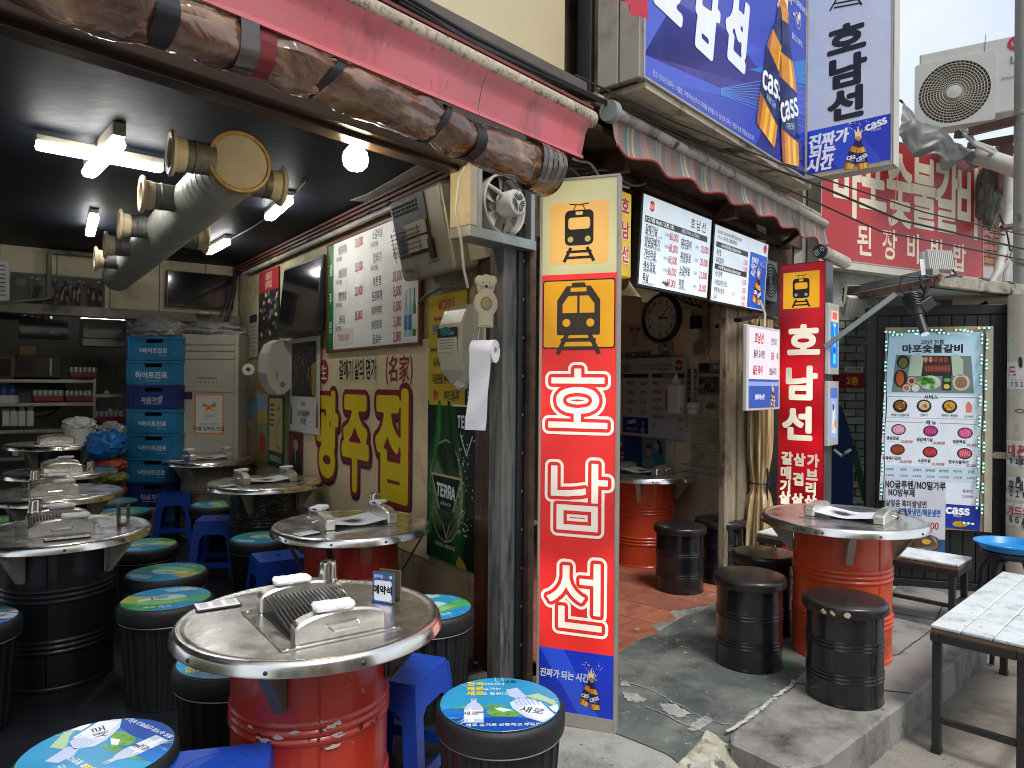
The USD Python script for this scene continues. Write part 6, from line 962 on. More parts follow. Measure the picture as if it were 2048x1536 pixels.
mb = MB(); q = P2.p(w * .5, P2.h + .06, -.1); q0_, q1_ = dp(1640, 502, 5.35), dp(1700, 530, 5.9); mb.lathe([(.0, 0), (.045, .004), (.05, .02), (.05, .6), (0, .6)], 24, q0_, q1_ - q0_); solo("rolled_banner", mb, M("banner_roll", (.5, .45, .38), rough=.5, dirt=("6b5a48", 4, .5, .2)), "rolled banner with a dark round end resting above the pillar sign", "banner"); n_ = (q0_ - q1_) / np.linalg.norm(q1_ - q0_); t = Thing("banner_end", "dark round cap with white writing on the end of the rolled banner", "cap", q0_); mb = MB(); mb.lathe([(.052, -.02), (.052, .004), (.045, .012), (0, .012)], 28, q0_, n_); t.part("cap", mb, m_black); ex_ = np.cross(V(0, 0, 1), n_); ex_ /= np.linalg.norm(ex_); f_ = Fr(q0_ + n_ * .0125, ex_, np.cross(n_, ex_), 1, 1); a = Art(f_, z=.001); a.g(text("광주", .045, 0, 0, rot=30), "c9c9c6", 1, "lettering"); a.flush(t)

# wires and grime under the right restaurant's fascia
rr = random.Random(21)
for k in range(5):
    u0, u1 = 1125 + rr.uniform(0, 40), 1230 + rr.uniform(0, 90); v0 = 290 + rr.uniform(0, 60); P = [FACE.hit(u0 + (u1 - u0) * f_, v0 + 18 * k * f_ + rr.uniform(-14, 18), .04 + rr.uniform(0, .06)) for f_ in np.linspace(0, 1, 7)]
    ts = np.linspace(0, 6, 40); P = np.array([[np.interp(t_, range(7), [p[i] for p in P]) for i in range(3)] for t_ in ts]); P = np.array([P[max(0, i - 3):i + 4].mean(0) for i in range(40)]); mb = MB(); mb.tube(P, rr.uniform(.005, .009), 6)
    solo("fascia_wire", mb, (m_black, m_beam, m_rust, m_ivory, m_black)[k], ("black", "grey", "rust brown", "ivory", "second black")[k] + " wire tangled on the rusty fascia above the tall red sign", "wire")
# ---------------------------------------------------------------- alley end
f_ = on(RED, 1640, 290, 516, 1966); RS = Fr(V(f_.o[0], f_.o[1], 2.7), RED.ex, (0, 0, 1), f_.w, 1.235); t = board("red_sign", "large faded red sign with big cream letters at the alley end", "sign", RS, .14, m_alu, ch=.004); a = Art(RS, rough=.4); m_rs = M("sign_red_faded", (.42, .035, .04), rough=.38, var=.12, scale=1.5, dirt=("7a3a38", 1.2, .56, .25)); a.rect(0, 0, 1, 1, m_rs, 0, "red_panel")
IV = "dcd2b8"
for ch, u, v, h_ in (("마", 1693, 358, .52), ("포", 1746, 362, .52), ("숯", 1800, 380, .54), ("불", 1848, 386, .54), ("갈", 1893, 395, .54), ("비", 1936, 404, .56)): x, y = fx(RS, u, v); a.text(ch, x, y, h_, IV, bold=.03, cond=.62, px=160)
for ch, u, v in (("된", 1729, 480), ("장", 1779, 488), ("비", 1826, 496), ("빔", 1873, 506), ("밥", 1918, 515)): x, y = fx(RS, u, v); a.text(ch, x, y, .22, IV, bold=.02, cond=.82, px=96)
a.flush(t); rim(t, RS, .012, m_alu, .006)
mb = MB(); mb.fbox(RS, -.02, RS.w, -.07, -.005, -.12, .01); t.part("lower_trim", mb, M("pale_trim", (.5, .47, .42), rough=.5))
# grey tarpaulin over the sign's top and a bunch of it at the right
mb = MB(); T0 = [(1786, 186, 6.75), (1830, 236, 6.7), (1880, 255, 6.8), (1925, 300, 7.2), (1965, 322, 7.4)]; T1 = [(1788, 276, 6.5), (1832, 300, 6.5), (1885, 332, 6.6), (1925, 326, 7.0), (1960, 328, 7.3)]
A_ = np.array([dp(*q) for q in T0]); B_ = np.array([dp(*q) for q in T1]); xs_ = np.linspace(0, 1, 5)
def tarp(a_, b_):
    P = np.stack([np.interp(a_, xs_, A_[:, k]) for k in range(3)], -1); Q = np.stack([np.interp(a_, xs_, B_[:, k]) for k in range(3)], -1); r_ = P + (Q - P) * b_[..., None]; n = meshkit.fbm(np.stack([a_ * 7 + b_ * 2, b_ * 3, a_ * 0], -1), 4, 6) - .5
    return r_ - RED.n * (-.1 * np.sin(b_ * np.pi) - .16 * n)[..., None] + V(0, 0, 1) * (.05 * np.sin(a_ * 19) * b_)[..., None]
mb.grid(tarp, 70, 24); m_tarp = M("grey_tarp", (.12, .125, .115), rough=.45, var=.2, scale=3, bump=.3, bscale=9); solo("tarpaulin", mb, m_tarp, "grey tarpaulin draped over the top of the red sign", "tarpaulin", smooth=True)
c = dp(1985, 390, 7.5); solo("tarpaulin", blob(c, (.16, .14, .38), 8, .3, 2.4, 4), m_tarp, "bunched grey tarpaulin hanging right of the red sign", "tarpaulin", smooth=True)
m_pvc = M("white_pvc", (.5, .49, .46), rough=.45, var=.08, dirt=("7a7468", 4, .56, .2))
mb = MB(); mb.tube([dp(1955, 312, 7.1), dp(1990, 322, 6.9), dp(2025, 334, 6.7), dp(2070, 352, 6.5)], .085, 16); solo("white_pipe", mb, m_pvc, "thick white pipe end sticking out from under the tarpaulin", "pipe")
mb = MB(); mb.tube([dp(2018, 350, 6.95), dp(2016, 420, 6.95), dp(2004, 500, 6.95), dp(1996, 545, 6.9), dp(1982, 570, 6.85)], .04, 12); solo("conduit", mb, m_pvc, "white conduit bending down right of the red sign", "conduit")
mb = MB(); mb.tube([dp(2022, 530, 6.8), dp(2012, 545, 6.8), dp(2010, 575, 6.8)], .028, 10); solo("conduit", mb, m_pvc, "short white elbow pipe on the canopy by the grey pole", "conduit")
for k, P in enumerate(([(1990, 400), (1976, 440), (1980, 465), (2010, 470)], [(1998, 420), (1984, 455), (1975, 470), (1990, 480)], [(2000, 430), (2015, 470), (2020, 500), (2036, 508)], [(2030, 480), (2020, 515), (2030, 528), (2050, 520)])):
    mb = MB(); mb.tube([dp(u, v, 6.7) for u, v in P], .008, 6); solo("hanging_cable", mb, m_beam if k % 2 else m_black, ("upper grey", "upper black", "lower grey", "lower black")[k] + " cable looping beside the grey pole", "cable")
mb = MB(); mb.tube([dp(2003, 457, 6.6), dp(2030, 452, 6.6)], .03, 10); solo("cable_clamp", mb, m_brown, "brown three-part cable clamp by the grey pole", "clamp")
# steel pole in front at the right edge and the flyer-covered post below
pc = dp(2048, 300, 6.2); mb = MB(); mb.lathe([(.075, -.1), (.075, 5.5)], 24, V(pc[0], pc[1], 0)); t = Thing("steel_pole", "weathered grey steel pole at the right edge in front of the outdoor unit", "pole", V(pc[0], pc[1], 0)); t.part("shaft", mb, M("pole_grey", (.27, .28, .25), rough=.55, metal=.2, var=.15, scale=3, dirt=[("6b4f36", 3, .6, .15, (2, 2, .6)), ("3d3c36", 6, .6, .1)]))
for z in (3.9, 2.9): mb = MB(); mb.lathe([(.078, 0), (.082, .01), (.082, .03), (.078, .04)], 24, V(pc[0], pc[1], z)); t.part("band", mb, m_grey)
pc = dp(2052, 900, 5.05); t = Thing("flyer_post", "white post covered with torn flyers at the right edge", "post", V(pc[0], pc[1], 0)); R_ = .115; mb = MB(); mb.lathe([(R_, -.11), (R_, 2.2)], 36, V(pc[0], pc[1], 0)); t.part("shaft", mb, M("post_white", (.5, .45, .36), rough=.7, var=.15, dirt=[("6b5a42", 3, .58, .1), ("2a241d", 8, .68, .04)]))
def wrap(g, z0, col, nm, th0=-math.pi / 2 - .9, lift=.002):
    """Print wrapped round the post: x of the shape runs round it."""
    for q in getattr(g, "geoms", [g]):
        if q.area < 1e-7: continue
        v, f = trimesh.creation.triangulate_polygon(q, engine="earcut"); v = np.asarray(v); th = th0 + v[:, 0] / R_; P = np.c_[pc[0] + (R_ + lift) * np.cos(th), pc[1] + (R_ + lift) * np.sin(th), z0 + v[:, 1]]; mb_.add(P, f)
for k, (v, h, col, txt, tc) in enumerate(((742, .12, "d8d4cc", "드 때", "b02430"), (768, .06, "d8d4cc", "751-0877", "2a2f6a"), (900, .13, "cfccc4", "대폰 소액", "b03038"), (920, .07, "d0d0cc", "010-2287", "26262a"), (968, .1, "cfccc8", "휴대폰소액", "2a2a2e"), (985, .08, "d0cec8", "010-8877", "2a2a2e"), (1018, .09, "d4d0c8", "카드", "b0202c"), (1036, .08, "d2cec6", "66680", "2a2a2e"))):
    z = EYE[2] + (776 - v) * pc[1] / FOC
    mb_ = MB(); [wrap(sbox(x, -h * .55, x + .045, h * .55), z, col, "flyer") for x in np.arange(-.12, .3, .045)]; t.part("flyer", mb_, ink(col)); mb_ = MB()
    for ch_i, ch in enumerate(txt * 2): wrap(text(ch, h * .62, -.06 + ch_i * h * .55, 0, "c", .03, .8, px=48), z, tc, "lettering", lift=.0035)
    t.part("lettering", mb_, ink(tc))
rr = random.Random(8)
for k in range(16):
    z = rr.choice((1.05 + rr.uniform(-.15, .1), 1.32 + rr.uniform(-.1, .1), .62 + rr.uniform(-.1, .1), 1.72)); mb_ = MB(); g = affinity.scale(Point(0, 0).buffer(.03, quad_segs=3), rr.uniform(.4, 1.2), rr.uniform(.5, 1.4), origin=(0, 0)); g = Polygon([(x * rr.uniform(.7, 1.3), y * rr.uniform(.7, 1.3)) for x, y in g.exterior.coords[:-1]]).buffer(0); wrap(affinity.translate(g, rr.uniform(-.02, .2), 0), z, "2a2a28", "torn_patch", lift=.0028); t.part("torn_patch", mb_, ink(rr.choice(("3a3834", "2a2a28", "5a5650"))))
# outdoor unit on its rack
AL, AR_ = dp(1840, 105, 7.35), dp(2042, 60, 6.0); axx = V(.848, -.53, 0); o_ = dp(1838, 252, 7.2); o_[2] = o_[2]; AF2 = Fr(o_, axx, (0, 0, 1), 1.35, .0); _top = None
r_ = ray(1845, 108); k_ = ((o_ - EYE) @ np.cross(axx, V(0, 0, 1))) / (r_ @ np.cross(axx, V(0, 0, 1))); zt_ = (EYE + r_ * k_)[2]; AF2.h = zt_ - o_[2]; t = Thing("outdoor_unit", "white outdoor air-conditioning unit with a round fan grille on a roof rack", "air conditioner", AF2.p(.5, 0)); m_unit = M("unit_white", (.52, .52, .49), rough=.45, var=.05, dirt=("8a8678", 3, .62, .2))
mb = MB(); mb.fbox(AF2, 0, AF2.w, 0, AF2.h, -.42, 0, .015); t.part("casing", mb, m_unit); FC = fx(AF2, 1908, 185); cx, cy = FC[0] * AF2.w, (1 - FC[1]) * AF2.h; RR = AF2.h * .42
mb = MB(); mb.flat(AF2, rrect(cx - RR * 1.12, cy - RR * 1.1, cx + RR * 1.12, cy + RR * 1.1, .03).difference(Point(cx, cy).buffer(RR, quad_segs=12)), .003, .02); t.part("fan_bezel", mb, m_unit)
mb = MB(); mb.flat(AF2, Point(cx, cy).buffer(RR, quad_segs=12), .003); t.part("fan_well", mb, M("well_dark", (.06, .06, .055), rough=.8)); mb = MB()
for k in range(1, 12): mb.lathe([(RR * k / 12 - .0035, .02), (RR * k / 12, .0245), (RR * k / 12 + .0035, .02)], 40, AF2.p(cx, cy), AF2.ez)
for k in range(48):
    th = 2 * np.pi * k / 48; P = [AF2.p(cx + RR * q * math.cos(th + .5 * q), cy + RR * q * math.sin(th + .5 * q), .018) for q in np.linspace(.22, 1, 7)]; mb.tube(P, .003, 4, caps=False)
t.part("fan_grille", mb, M("grille_cream", (.5, .46, .38), rough=.5)); mb = MB(); mb.lathe([(RR * .22, .02), (RR * .21, .03), (0, .034)], 24, AF2.p(cx, cy), AF2.ez); t.part("grille_hub", mb, m_unit)
a = Art(AF2, z=.004); x, y = fx(AF2, 2032, 86); a.ell(x, y, .05, .05, "a01c40", 1); a.text("L", x - .018, y, .06, "d8d0d0", layer=2, px=40); x, y = fx(AF2, 2034, 118); a.text("LG", x, y, .11, "6c6a6a", "c", bold=.03); x, y = fx(AF2, 2002, 158); a.text("Smart Inverter", x, y, .045, "7a7878", "l", px=40); x, y = fx(AF2, 1968, 118); a.line(fxs(AF2, [(1971, 70), (1962, 240)]), .006, "6f6d66", 1); a.flush(t)
rk = Thing("unit_rack", "rusty brown steel rack carrying the outdoor unit", "rack", dp(1980, 265, 6.6)); m_rk = M("rack_brown", (.14, .07, .055), rough=.6, var=.3, scale=6, dirt=("6a5548", 6, .6, .15))
for P in ([(1915, 270, 7.0), (2036, 240, 6.2)], [(1940, 292, 7.6), (2036, 276, 7.0)], [(2024, 300, 6.9), (2060, 290, 6.9)]): mb = MB(); mb.beam(dp(*P[0]), dp(*P[1]), .07, .07); rk.part("rail", mb, m_rk)
mb = MB(); q = dp(2008, 330, 7.3); mb.box(q, (.12, .12, .5), .3); rk.part("leg", mb, m_rk)
mb = MB(); rr = random.Random(5)
for k in range(6): mb.tube([dp(1925 + rr.uniform(-8, 8), 262 + rr.uniform(-4, 8), 6.8), dp(1950, 285 + rr.uniform(-6, 6), 6.8), dp(1985, 300 + rr.uniform(-6, 6), 6.85), dp(2008, 320 + rr.uniform(-6, 6), 6.9)], .018 if k < 3 else .006, 7)
solo("insulated_lines", mb, m_pvc, "white wrapped refrigerant lines bundled under the rack", "pipe")

# ---- canopy with its lamps
C0 = dp(1872, 553, 4.9); zc = C0[2]; CE = RED.ex; pts = [C0, C0 + CE * 3.6, C0 + CE * 3.6 - RED.n * 2.2, dp(1690, 585, 5.85)]; pts = [V(p[0], p[1], zc) for p in pts]; G0 = Fr((0, 0, 0), (1, 0, 0), (0, 1, 0), 1, 1); cp = Thing("canopy", "old concrete canopy with a crumbling edge over the black door", "canopy", C0)
mb = MB(); mb.flat(G0, Polygon([p[:2] for p in pts]), zc - .075, .06); cp.part("slab", mb, M("canopy_under", (.36, .37, .34), rough=.8, var=.15, dirt=("57503f", 3, .5, .2)), smooth=False)
m_ce = M("canopy_edge", (.3, .27, .22), rough=.85, var=.35, scale=9, bump=.7, dirt=[("57361f", 5, .52, .1), ("16120e", 12, .64, .06)])
mb = MB(); mb.beam(C0 + V(0, 0, -.03) - CE * .02, C0 + CE * 3.6 + V(0, 0, -.03), .08, .09, ch=.01); cp.part("front_edge", mb, m_ce); mb = MB(); mb.beam(pts[3] + V(0, 0, -.04), C0 + V(0, 0, -.04), .06, .05, ch=.006); cp.part("side_edge", mb, M("rotten_edge", (.16, .09, .055), rough=.9, var=.5, scale=14, bump=.8))
mb = MB(); mb.beam(pts[3] + V(0, 0, .02), C0 + V(0, 0, .03), .05, .055, ch=.004); cp.part("side_rail", mb, m_galv)
for k in range(9): mb = MB(); p = C0 + CE * (.15 + .33 * k); mb.beam(p + V(0, 0, .018), p + CE * .09 + V(0, 0, .018), .09, .012); cp.part("edge_clip", mb, M("clip_grey", (.12, .12, .115), rough=.6))
mb = MB(); mb.beam(dp(1650, 694, 5.35), dp(1792, 588, 5.1), .035, .035); solo("canopy_strut", mb, m_galv, "slanting galvanised strut under the canopy", "strut")
mb = MB(); mb.fbox(Fr(dp(1905, 612, 5.6), CE, (0, 0, 1), 1, 1), 0, 2.0, -.04, .1, -.1, 0, .004); cp.part("lintel", mb, M("lintel_cream", (.45, .36, .22), rough=.7, dirt=("7a5a34", 4, .55, .2)))
# floodlight standing on the canopy (seen from behind)
FL = dp(1880, 522, 4.95); e1 = V(.97, .24, 0); e1 /= np.linalg.norm(e1); fr = Fr(FL - e1 * .11, e1, (0, .25, 1), .22, .13); t = Thing("floodlight", "white finned floodlight on a bracket standing on the canopy", "floodlight", FL); mb = MB(); mb.fbox(fr, 0, .22, -.06, .075, -.06, -.02, .006); t.part("body", mb, m_white)
for k in range(13): mb = MB(); mb.fbox(fr, .006 + k * .0165, .012 + k * .0165, -.065, .078, -.02, .014, .002); t.part("fin", mb, m_white)
mb = MB(); P = [fr.p(-.012, .02, -.03), fr.p(-.015, -.1, -.03), fr.p(-.012, -.125, -.03), fr.p(.232, -.125, -.03), fr.p(.235, -.1, -.03), fr.p(.232, .02, -.03)]; [mb.beam(p, q, .03, .006) for p, q in zip(P[:-1], P[1:]) if np.linalg.norm(q - p) > .03]; t.part("bracket", mb, m_galv)
mb = MB(); mb.tube([fr.p(.2, -.06, .0), fr.p(.21, -.1, .02), fr.p(.1, -.135, .03), fr.p(-.06, -.13, .03), fr.p(-.02, -.15, .05)], .007, 6); mb.tube([dp(1840, 552, 4.88), dp(1846, 575, 4.85), dp(1852, 590, 4.9)], .01, 6); t.part("cable", mb, m_black)
c = dp(1722, 612, 5.7); fr = Fr(c - V(.13, 0, .09), V(.98, .1, 0), (0, -.4, .9), .26, .17); t = Thing("floodlight", "dirty white floodlight tilted down under the canopy beside the pillar sign", "floodlight", c); mb = MB(); mb.fbox(fr, 0, .26, 0, .17, -.05, 0, .01); t.part("body", mb, m_white)
for k in range(11): mb = MB(); mb.fbox(fr, .02 + k * .02, .028 + k * .02, .015, .155, 0, .006); t.part("fin", mb, m_ivory)
mb = MB(); [mb.beam(fr.p(x, .1, -.02), fr.p(x, .25, -.04), .02, .006) for x in (-.015, .275)]; mb.beam(fr.p(-.015, .25, -.04), fr.p(.275, .25, -.04), .02, .006); t.part("bracket", mb, m_ivory)
# black theatre-like spotlight
s0_ = dp(1822, 590, 4.9); s1_ = dp(1850, 668, 4.75); d_ = (s1_ - s0_) / np.linalg.norm(s1_ - s0_); t = Thing("spotlight", "black spotlight with cooling fins hanging under the canopy edge", "spotlight", s0_); LL = np.linalg.norm(s1_ - s0_)
mb = MB(); mb.lathe([(0, .0), (.05, .0), (.055, .01), (.055, .11), (.04, .13), (.035, .17), (.028, .175), (.028, LL), (.0, LL - .01)], 24, s0_, d_); t.part("body", mb, m_black)
for k in range(7): mb = MB(); mb.lathe([(.054, .015 + k * .013), (.062, .017 + k * .013), (.062, .021 + k * .013), (.054, .023 + k * .013)], 24, s0_, d_); t.part("fin", mb, m_black)
mb = MB(); mb.lathe([(.0, 0), (.026, .0), (.026, .003)], 16, s1_, d_); t.part("lens", mb, glow("spot_lens", (.8, .95, 1), .4)); q = s0_ + d_ * .06; mb = MB(); mb.beam(q + V(.06, 0, -.01), q + V(.1, .01, .12), .02, .02); mb.beam(q + V(-.02, 0, .09), q + V(.1, .01, .12), .03, .02); t.part("yoke", mb, m_black); mb = MB(); q = s0_ + d_ * .13; mb.fbox(Fr(q + V(.02, -.02, 0), V(.8, .1, .55), V(-.55, 0, .8), 1, 1), 0, .11, -.03, .05, -.03, .02, .01); t.part("side_fin", mb, m_black); mb = MB(); mb.tube([s0_ + V(-.03, 0, .0), s0_ + V(-.09, 0, .04), s0_ + V(-.06, 0, .13), s0_ + V(.05, 0, .12)], .006, 6); t.part("cable", mb, m_black)
c = dp(1971, 622, 5.4); t = Thing("bulb_lamp", "small unlit bulb in a black socket hanging beside the black door", "light bulb", c); mb = MB(); mb.lathe([(0, -.05), (.03, -.045), (.045, -.025), (.03, 0), (.018, .01)], 20, c); t.part("bulb", mb, M("bulb_off", (.6, .5, .36), rough=.2)); mb = MB(); mb.lathe([(.028, -.005), (.026, .02), (.018, .06), (.0, .08)], 16, c); t.part("socket", mb, m_black); mb = MB(); mb.tube([c + V(0, 0, .07), c + V(-.08, 0, .03), dp(1930, 612, 5.4), dp(1916, 618, 5.4), dp(1910, 632, 5.4), dp(1915, 645, 5.4)], .004, 6); t.part("wire", mb, m_black)
mb = MB(); fr = Fr(dp(1874, 637, 5.6), CE, (0, 0, 1), 1, 1); mb.fbox(fr, 0, .14, 0, .1, -.06, 0, .004); solo("wall_duct", mb, m_brown, "small brown box on the ochre wall above the door", "box")

# ---- menu poster with its light string

PF = on(DOOR, 1768, 655, 1052, 1984, .03); PF.w *= .985; t = board("menu_poster", "tall pale blue menu poster of grilled meat on the black door, edged with lights", "poster", PF, .025, M("poster_wood", (.4, .29, .16), rough=.6, dirt=("6b4a24", 4, .55, .2)), ch=.003)
a = Art(PF, emit=.1, rough=.35); a.poly(fxs(PF, [(1775, 666), (1966, 664), (1964, 792), (1768, 788)]), "a9c6d6", 0); PT = [(1768, 788), (1964, 792), (1958, 1012), (1758, 1000)]; a.poly(fxs(PF, PT), "cdd3dc", 0)
def tx(s_, u, v, hp, col, **k): x, y = fx(PF, u, v); a.text(s_, x, y, hp / 397, col, **k)
tx("20년 전통", 1865, 684, 8.5, "26282c", bold=.02, cond=1.05); tx("마포숯불갈비", 1865, 697, 15, "26282c", bold=.04, cond=1.15)
a.poly(fxs(PF, [(1792, 710), (1942, 712), (1948, 787), (1783, 784)]), "66736f", 1)
def el(u, v, ru, rv, col, L=2):
    if L >= 3: col = M(f"food_{col}", col, rough=.4, var=.6, scale=110)
    x, y = fx(PF, u, v); a.g(ell(a.X(x), a.Y(y), ru * PF.w / 212, rv * PF.h / 397), col, L, "picture")
el(1806, 724, 13, 14, "1d201e", 2); el(1806, 726, 9, 10, "6a6a38", 3); el(1801, 757, 14, 18, "24201e", 2); el(1800, 757, 8, 15, "b5562a", 3); a.poly(fxs(PF, [(1822, 712), (1838, 707), (1847, 716), (1842, 752), (1816, 752), (1820, 725)]), "9fae9c", 3); a.poly(fxs(PF, [(1902, 710), (1915, 708), (1926, 720), (1926, 752), (1905, 752)]), "9fae9c", 3); a.poly(fxs(PF, [(1843, 712), (1902, 712), (1906, 752), (1840, 752)]), "2a2725", 2)
for k in range(5): el(1851 + k * 10, 719, 4, 6, ("c28a5a", "c08658", "8a3f24", "87412a", "7d3a24")[k], 4)
for k in range(8): el(1852 + k * 6.5, 737, 3, 7, "93452c", 4)
for (u, v, ru, c1, c2) in ((1823, 762, 8, "c9c4bc", "9c2a20"), (1813, 776, 8, "cfcac2", "c4703a"), (1831, 776, 8, "cfcac2", "dcdad2"), (1922, 765, 17, "c9bfae", "8a6b52")): el(u, v, ru, ru * .95, c1, 3); el(u, v, ru * .72, ru * .68, c2, 4)
el(1860, 765, 21, 14, "b9c2ba", 3)
rr = random.Random(11)
for k in range(26): el(1860 + rr.gauss(0, 8), 763 + rr.gauss(0, 5), 5, 3.5, rr.choice(("4f9a2a", "6ab43c", "3a7a20", "86c458")), 5)
a.poly(fxs(PF, [(1885, 752), (1903, 752), (1902, 781), (1883, 780)]), "262a28", 3); el(1894, 760, 7, 4, "5fa03a", 5); el(1893, 773, 6, 5, "c9bc5a", 5)
a.line(fxs(PF, [(1775, 793), (1843, 794)]), .003, "33383e", 1); a.line(fxs(PF, [(1880, 794), (1954, 796)]), .003, "33383e", 1); tx("서비스", 1862, 794, 8, "26282c", bold=.03); g0_ = Polygon([(a.X(x), a.Y(y)) for x, y in fxs(PF, [(1775, 794), (1955, 796), (1952, 838), (1774, 834)])]); a.g(g0_.buffer(.004).difference(g0_.buffer(.002)), "4a6a80", 1)
for (u, v, c1, c2, s_) in ((1800, 812, "1f1c1a", "8a4a20", "뚝배기 된장찌개"), (1848, 812, "232322", "d8b48a", "껍데기"), (1899, 813, "26211c", "d8962a", "뚝배기 계란찜")):
    el(u, v, 15, 13, c1, 2); el(u, v - 1, 11, 9, c2, 3); tx(s_, u, v + 18, 5, "2c2e32", cond=.85, px=48)
    for k in range(7): el(u + rr.gauss(0, 4), v + rr.gauss(0, 3), 2, 1.5, rr.choice(("5a7a24", "c8702a", "e8c060", "7a3018")), 4)
a.poly(fxs(PF, [(1933, 806), (1937, 803), (1941, 806), (1944, 812), (1943, 825), (1932, 825), (1931, 812)]), "c87064", 2); tx("요구르트", 1938, 833, 4.5, "2c2e32", cond=.85, px=48); tx("메 뉴", 1862, 845, 8, "26282c", bold=.03); a.line(fxs(PF, [(1772, 843), (1846, 845)]), .003, "33383e", 1); a.line(fxs(PF, [(1878, 846), (1954, 849)]), .003, "33383e", 1)
for i, (u, v, c1, nm, pr) in enumerate(((1797, 859, "d891a8", "생삼겹살", "18,000원"), (1861, 862, "a82c78", "생갈매기살", "18,000원"), (1930, 866, "d0508a", "생꽃목살", "18,000원"), (1795, 899, "8a3420", "수제돼지갈비", "18,000원"), (1860, 904, "a8242c", "소갈비살", "21,000원"), (1929, 907, "c84a5e", "한우차돌박이", "22,000원"))):
    el(u, v, 15, 11, "221c1e", 2); el(u, v, 12.5, 9, c1, 3)
    for k in range(6): x, y = u - 9 + 3.6 * k, v; a.line(fxs(PF, [(x, y - 5), (x + 1.5, y + 5)]), .003, ("e8b8c4", "c86aa0", "e890b4", "b05a38", "d0606a", "f0a8b0")[i], 4)
    tx(nm, u - 12, v + 17, 6.5, "26282c", bold=.03, cond=.85, px=48); tx(pr, u + 16, v + 24, 5.5, "8c2030", bold=.02, cond=.9, px=48); a.line(fxs(PF, [(u - 22, v + 23), (u - 8, v + 24)]), .0025, "8d9096", 1)
a.poly(fxs(PF, [(1768, 930), (1956, 936), (1955, 966), (1766, 958)]), "b4c6d4", 1)
for i, (nm, pr) in enumerate((("된장찌개", "8,000"), ("청국장", "8,000"), ("김치찌개", "8,000"), ("물/비빔냉면", "8,000"), ("물/비빔냉면", "10,000"), ("라면사리", "2,000"), ("공기밥", "1,000"))): u = 1780 + i * 27; tx(nm, u, 938 + i * .9, 4.8, "26282c", cond=.75 if len(nm) < 5 else .6, px=48); tx(pr + "원", u, 950 + i, 4.5, "8c2030", cond=.85, px=48)
tx("음료수", 1935, 982, 5.5, "26282c", px=48); tx("2,000원", 1936, 993, 5, "8c2030", px=48); a.poly(fxs(PF, [(1886, 1007), (1962, 1013), (1960, 1062), (1884, 1054)]), "1c2f92", 2); tx("cass", 1915, 1020, 18, "e0e4ee", bold=.05, layer=4, rot=-2); tx("FRESH", 1915, 1032, 4, "c0c8dc", layer=4, px=40); el(1920, 1048, 15, 6, "c9a820", 3); el(1887, 1011, 5, 6, "c9b010", 3); a.flush(t)
mb = MB(); mb.fbox(PF, PF.w - .05, PF.w, 0, PF.h, .0, .014, .003); t.part("side_board", mb, M("side_board", (.5, .44, .33), rough=.6))
NF = on(DOOR, 1770, 955, 1112, 1889, .07); t = board("noodle_poster", "white noodle poster with black and blue lettering leaning on the menu poster", "poster", NF, .012, ink("c3c8d4"), ch=0); a = Art(NF)
def t2(s_, u, v, hp, col, **k): x, y = fx(NF, u, v); a.text(s_, x, y, hp / 157, col, **k)
a.rect(0, 0, 1, 1, "ccd0dc", 0); t2("NO글루텐/NO밀가루", 1830, 970, 15, "26282e", cond=.72, bold=.03); t2("NO방부제", 1803, 985, 14, "26282e", cond=.72, bold=.03); t2("살얼음 흑미쌀냉면", 1812, 1007, 13, "26282e", cond=.66, bold=.02); t2("비빔냉면/물냉면/매운냉면", 1828, 1024, 13.5, "2a62b0", cond=.56, bold=.03); t2("8,000", 1858, 1051, 15, "b02030", cond=.8, bold=.02); x0_, y0_ = fx(NF, 1770, 1072); a.rect(0, y0_, 1, 1, "225a8c", 1, "blue_panel")
for (u, c2) in ((1800, "cbbfb2"), (1852, "cfc6ba")):
    for (k, cc_) in ((1, "5a4238"), (.86, c2), (.3, "d8a83a")): x, y = fx(NF, u, 1086 - (1 - k) * 4); a.g(ell(a.X(x), a.Y(y), .098 * k, .065 * k), cc_, 2 + int((1 - k) * 5), "picture")
a.flush(t)
# light string: modules of three small lights along the poster's edge
LS = Thing("light_string", "string of small turquoise lights round the edge of the menu poster", "string lights", PF.p(PF.w / 2, PF.h)); mb = MB(); mw = MB(); z_ = .03
def module(u0, v0, u1, v1):
    q0, q1 = fx(PF, u0, v0), fx(PF, u1, v1)
    for k in range(3):
        x = (q0[0] + (q1[0] - q0[0]) * k / 2) * PF.w; y = (1 - (q0[1] + (q1[1] - q0[1]) * k / 2)) * PF.h; mb.lathe([(0, 0), (.0055, .0), (.0055, .004), (.003, .007), (0, .008)], 8, PF.p(x, y, z_ + .006), PF.ez)
    e = np.array(q1) - np.array(q0); p = [PF.p((q0[0] + e[0] * f) * PF.w, (1 - q0[1] - e[1] * f) * PF.h, z_ - .008) for f in (-.25, 1.25)]; mw.beam(p[0], p[1], .012, .006, up=tuple(PF.ez))
TOP = [(1770, 664, 1786, 665), (1784, 670, 1801, 670), (1815, 663, 1833, 662), (1828, 668, 1832, 669), (1861, 661, 1879, 661), (1876, 666, 1894, 668), (1909, 660, 1927, 660), (1924, 662, 1940, 664), (1955, 657, 1975, 657)]
for m_ in TOP: module(*m_)
for k in range(9):
    v = 684 + 41 * k; u = 1770.5 - .033 * (v - 684)
    if k < 8: module(u, v, u - .4, v + 16)
    u = 1961 - .031 * (v - 684); module(u, v - 14, u - .3, v + 2); u = 1971 - .031 * (v - 684); module(u, v - 4, u - .3, v + 12)
module(1925, 1044, 1942, 1046)
LS.part("module_backing", mw, m_beam, kind="stuff"); LS.part("light", mb, glow("led_cyan", (.25, 1.0, .85), 2.2), label="turquoise light beads", kind="stuff"); mb = MB()
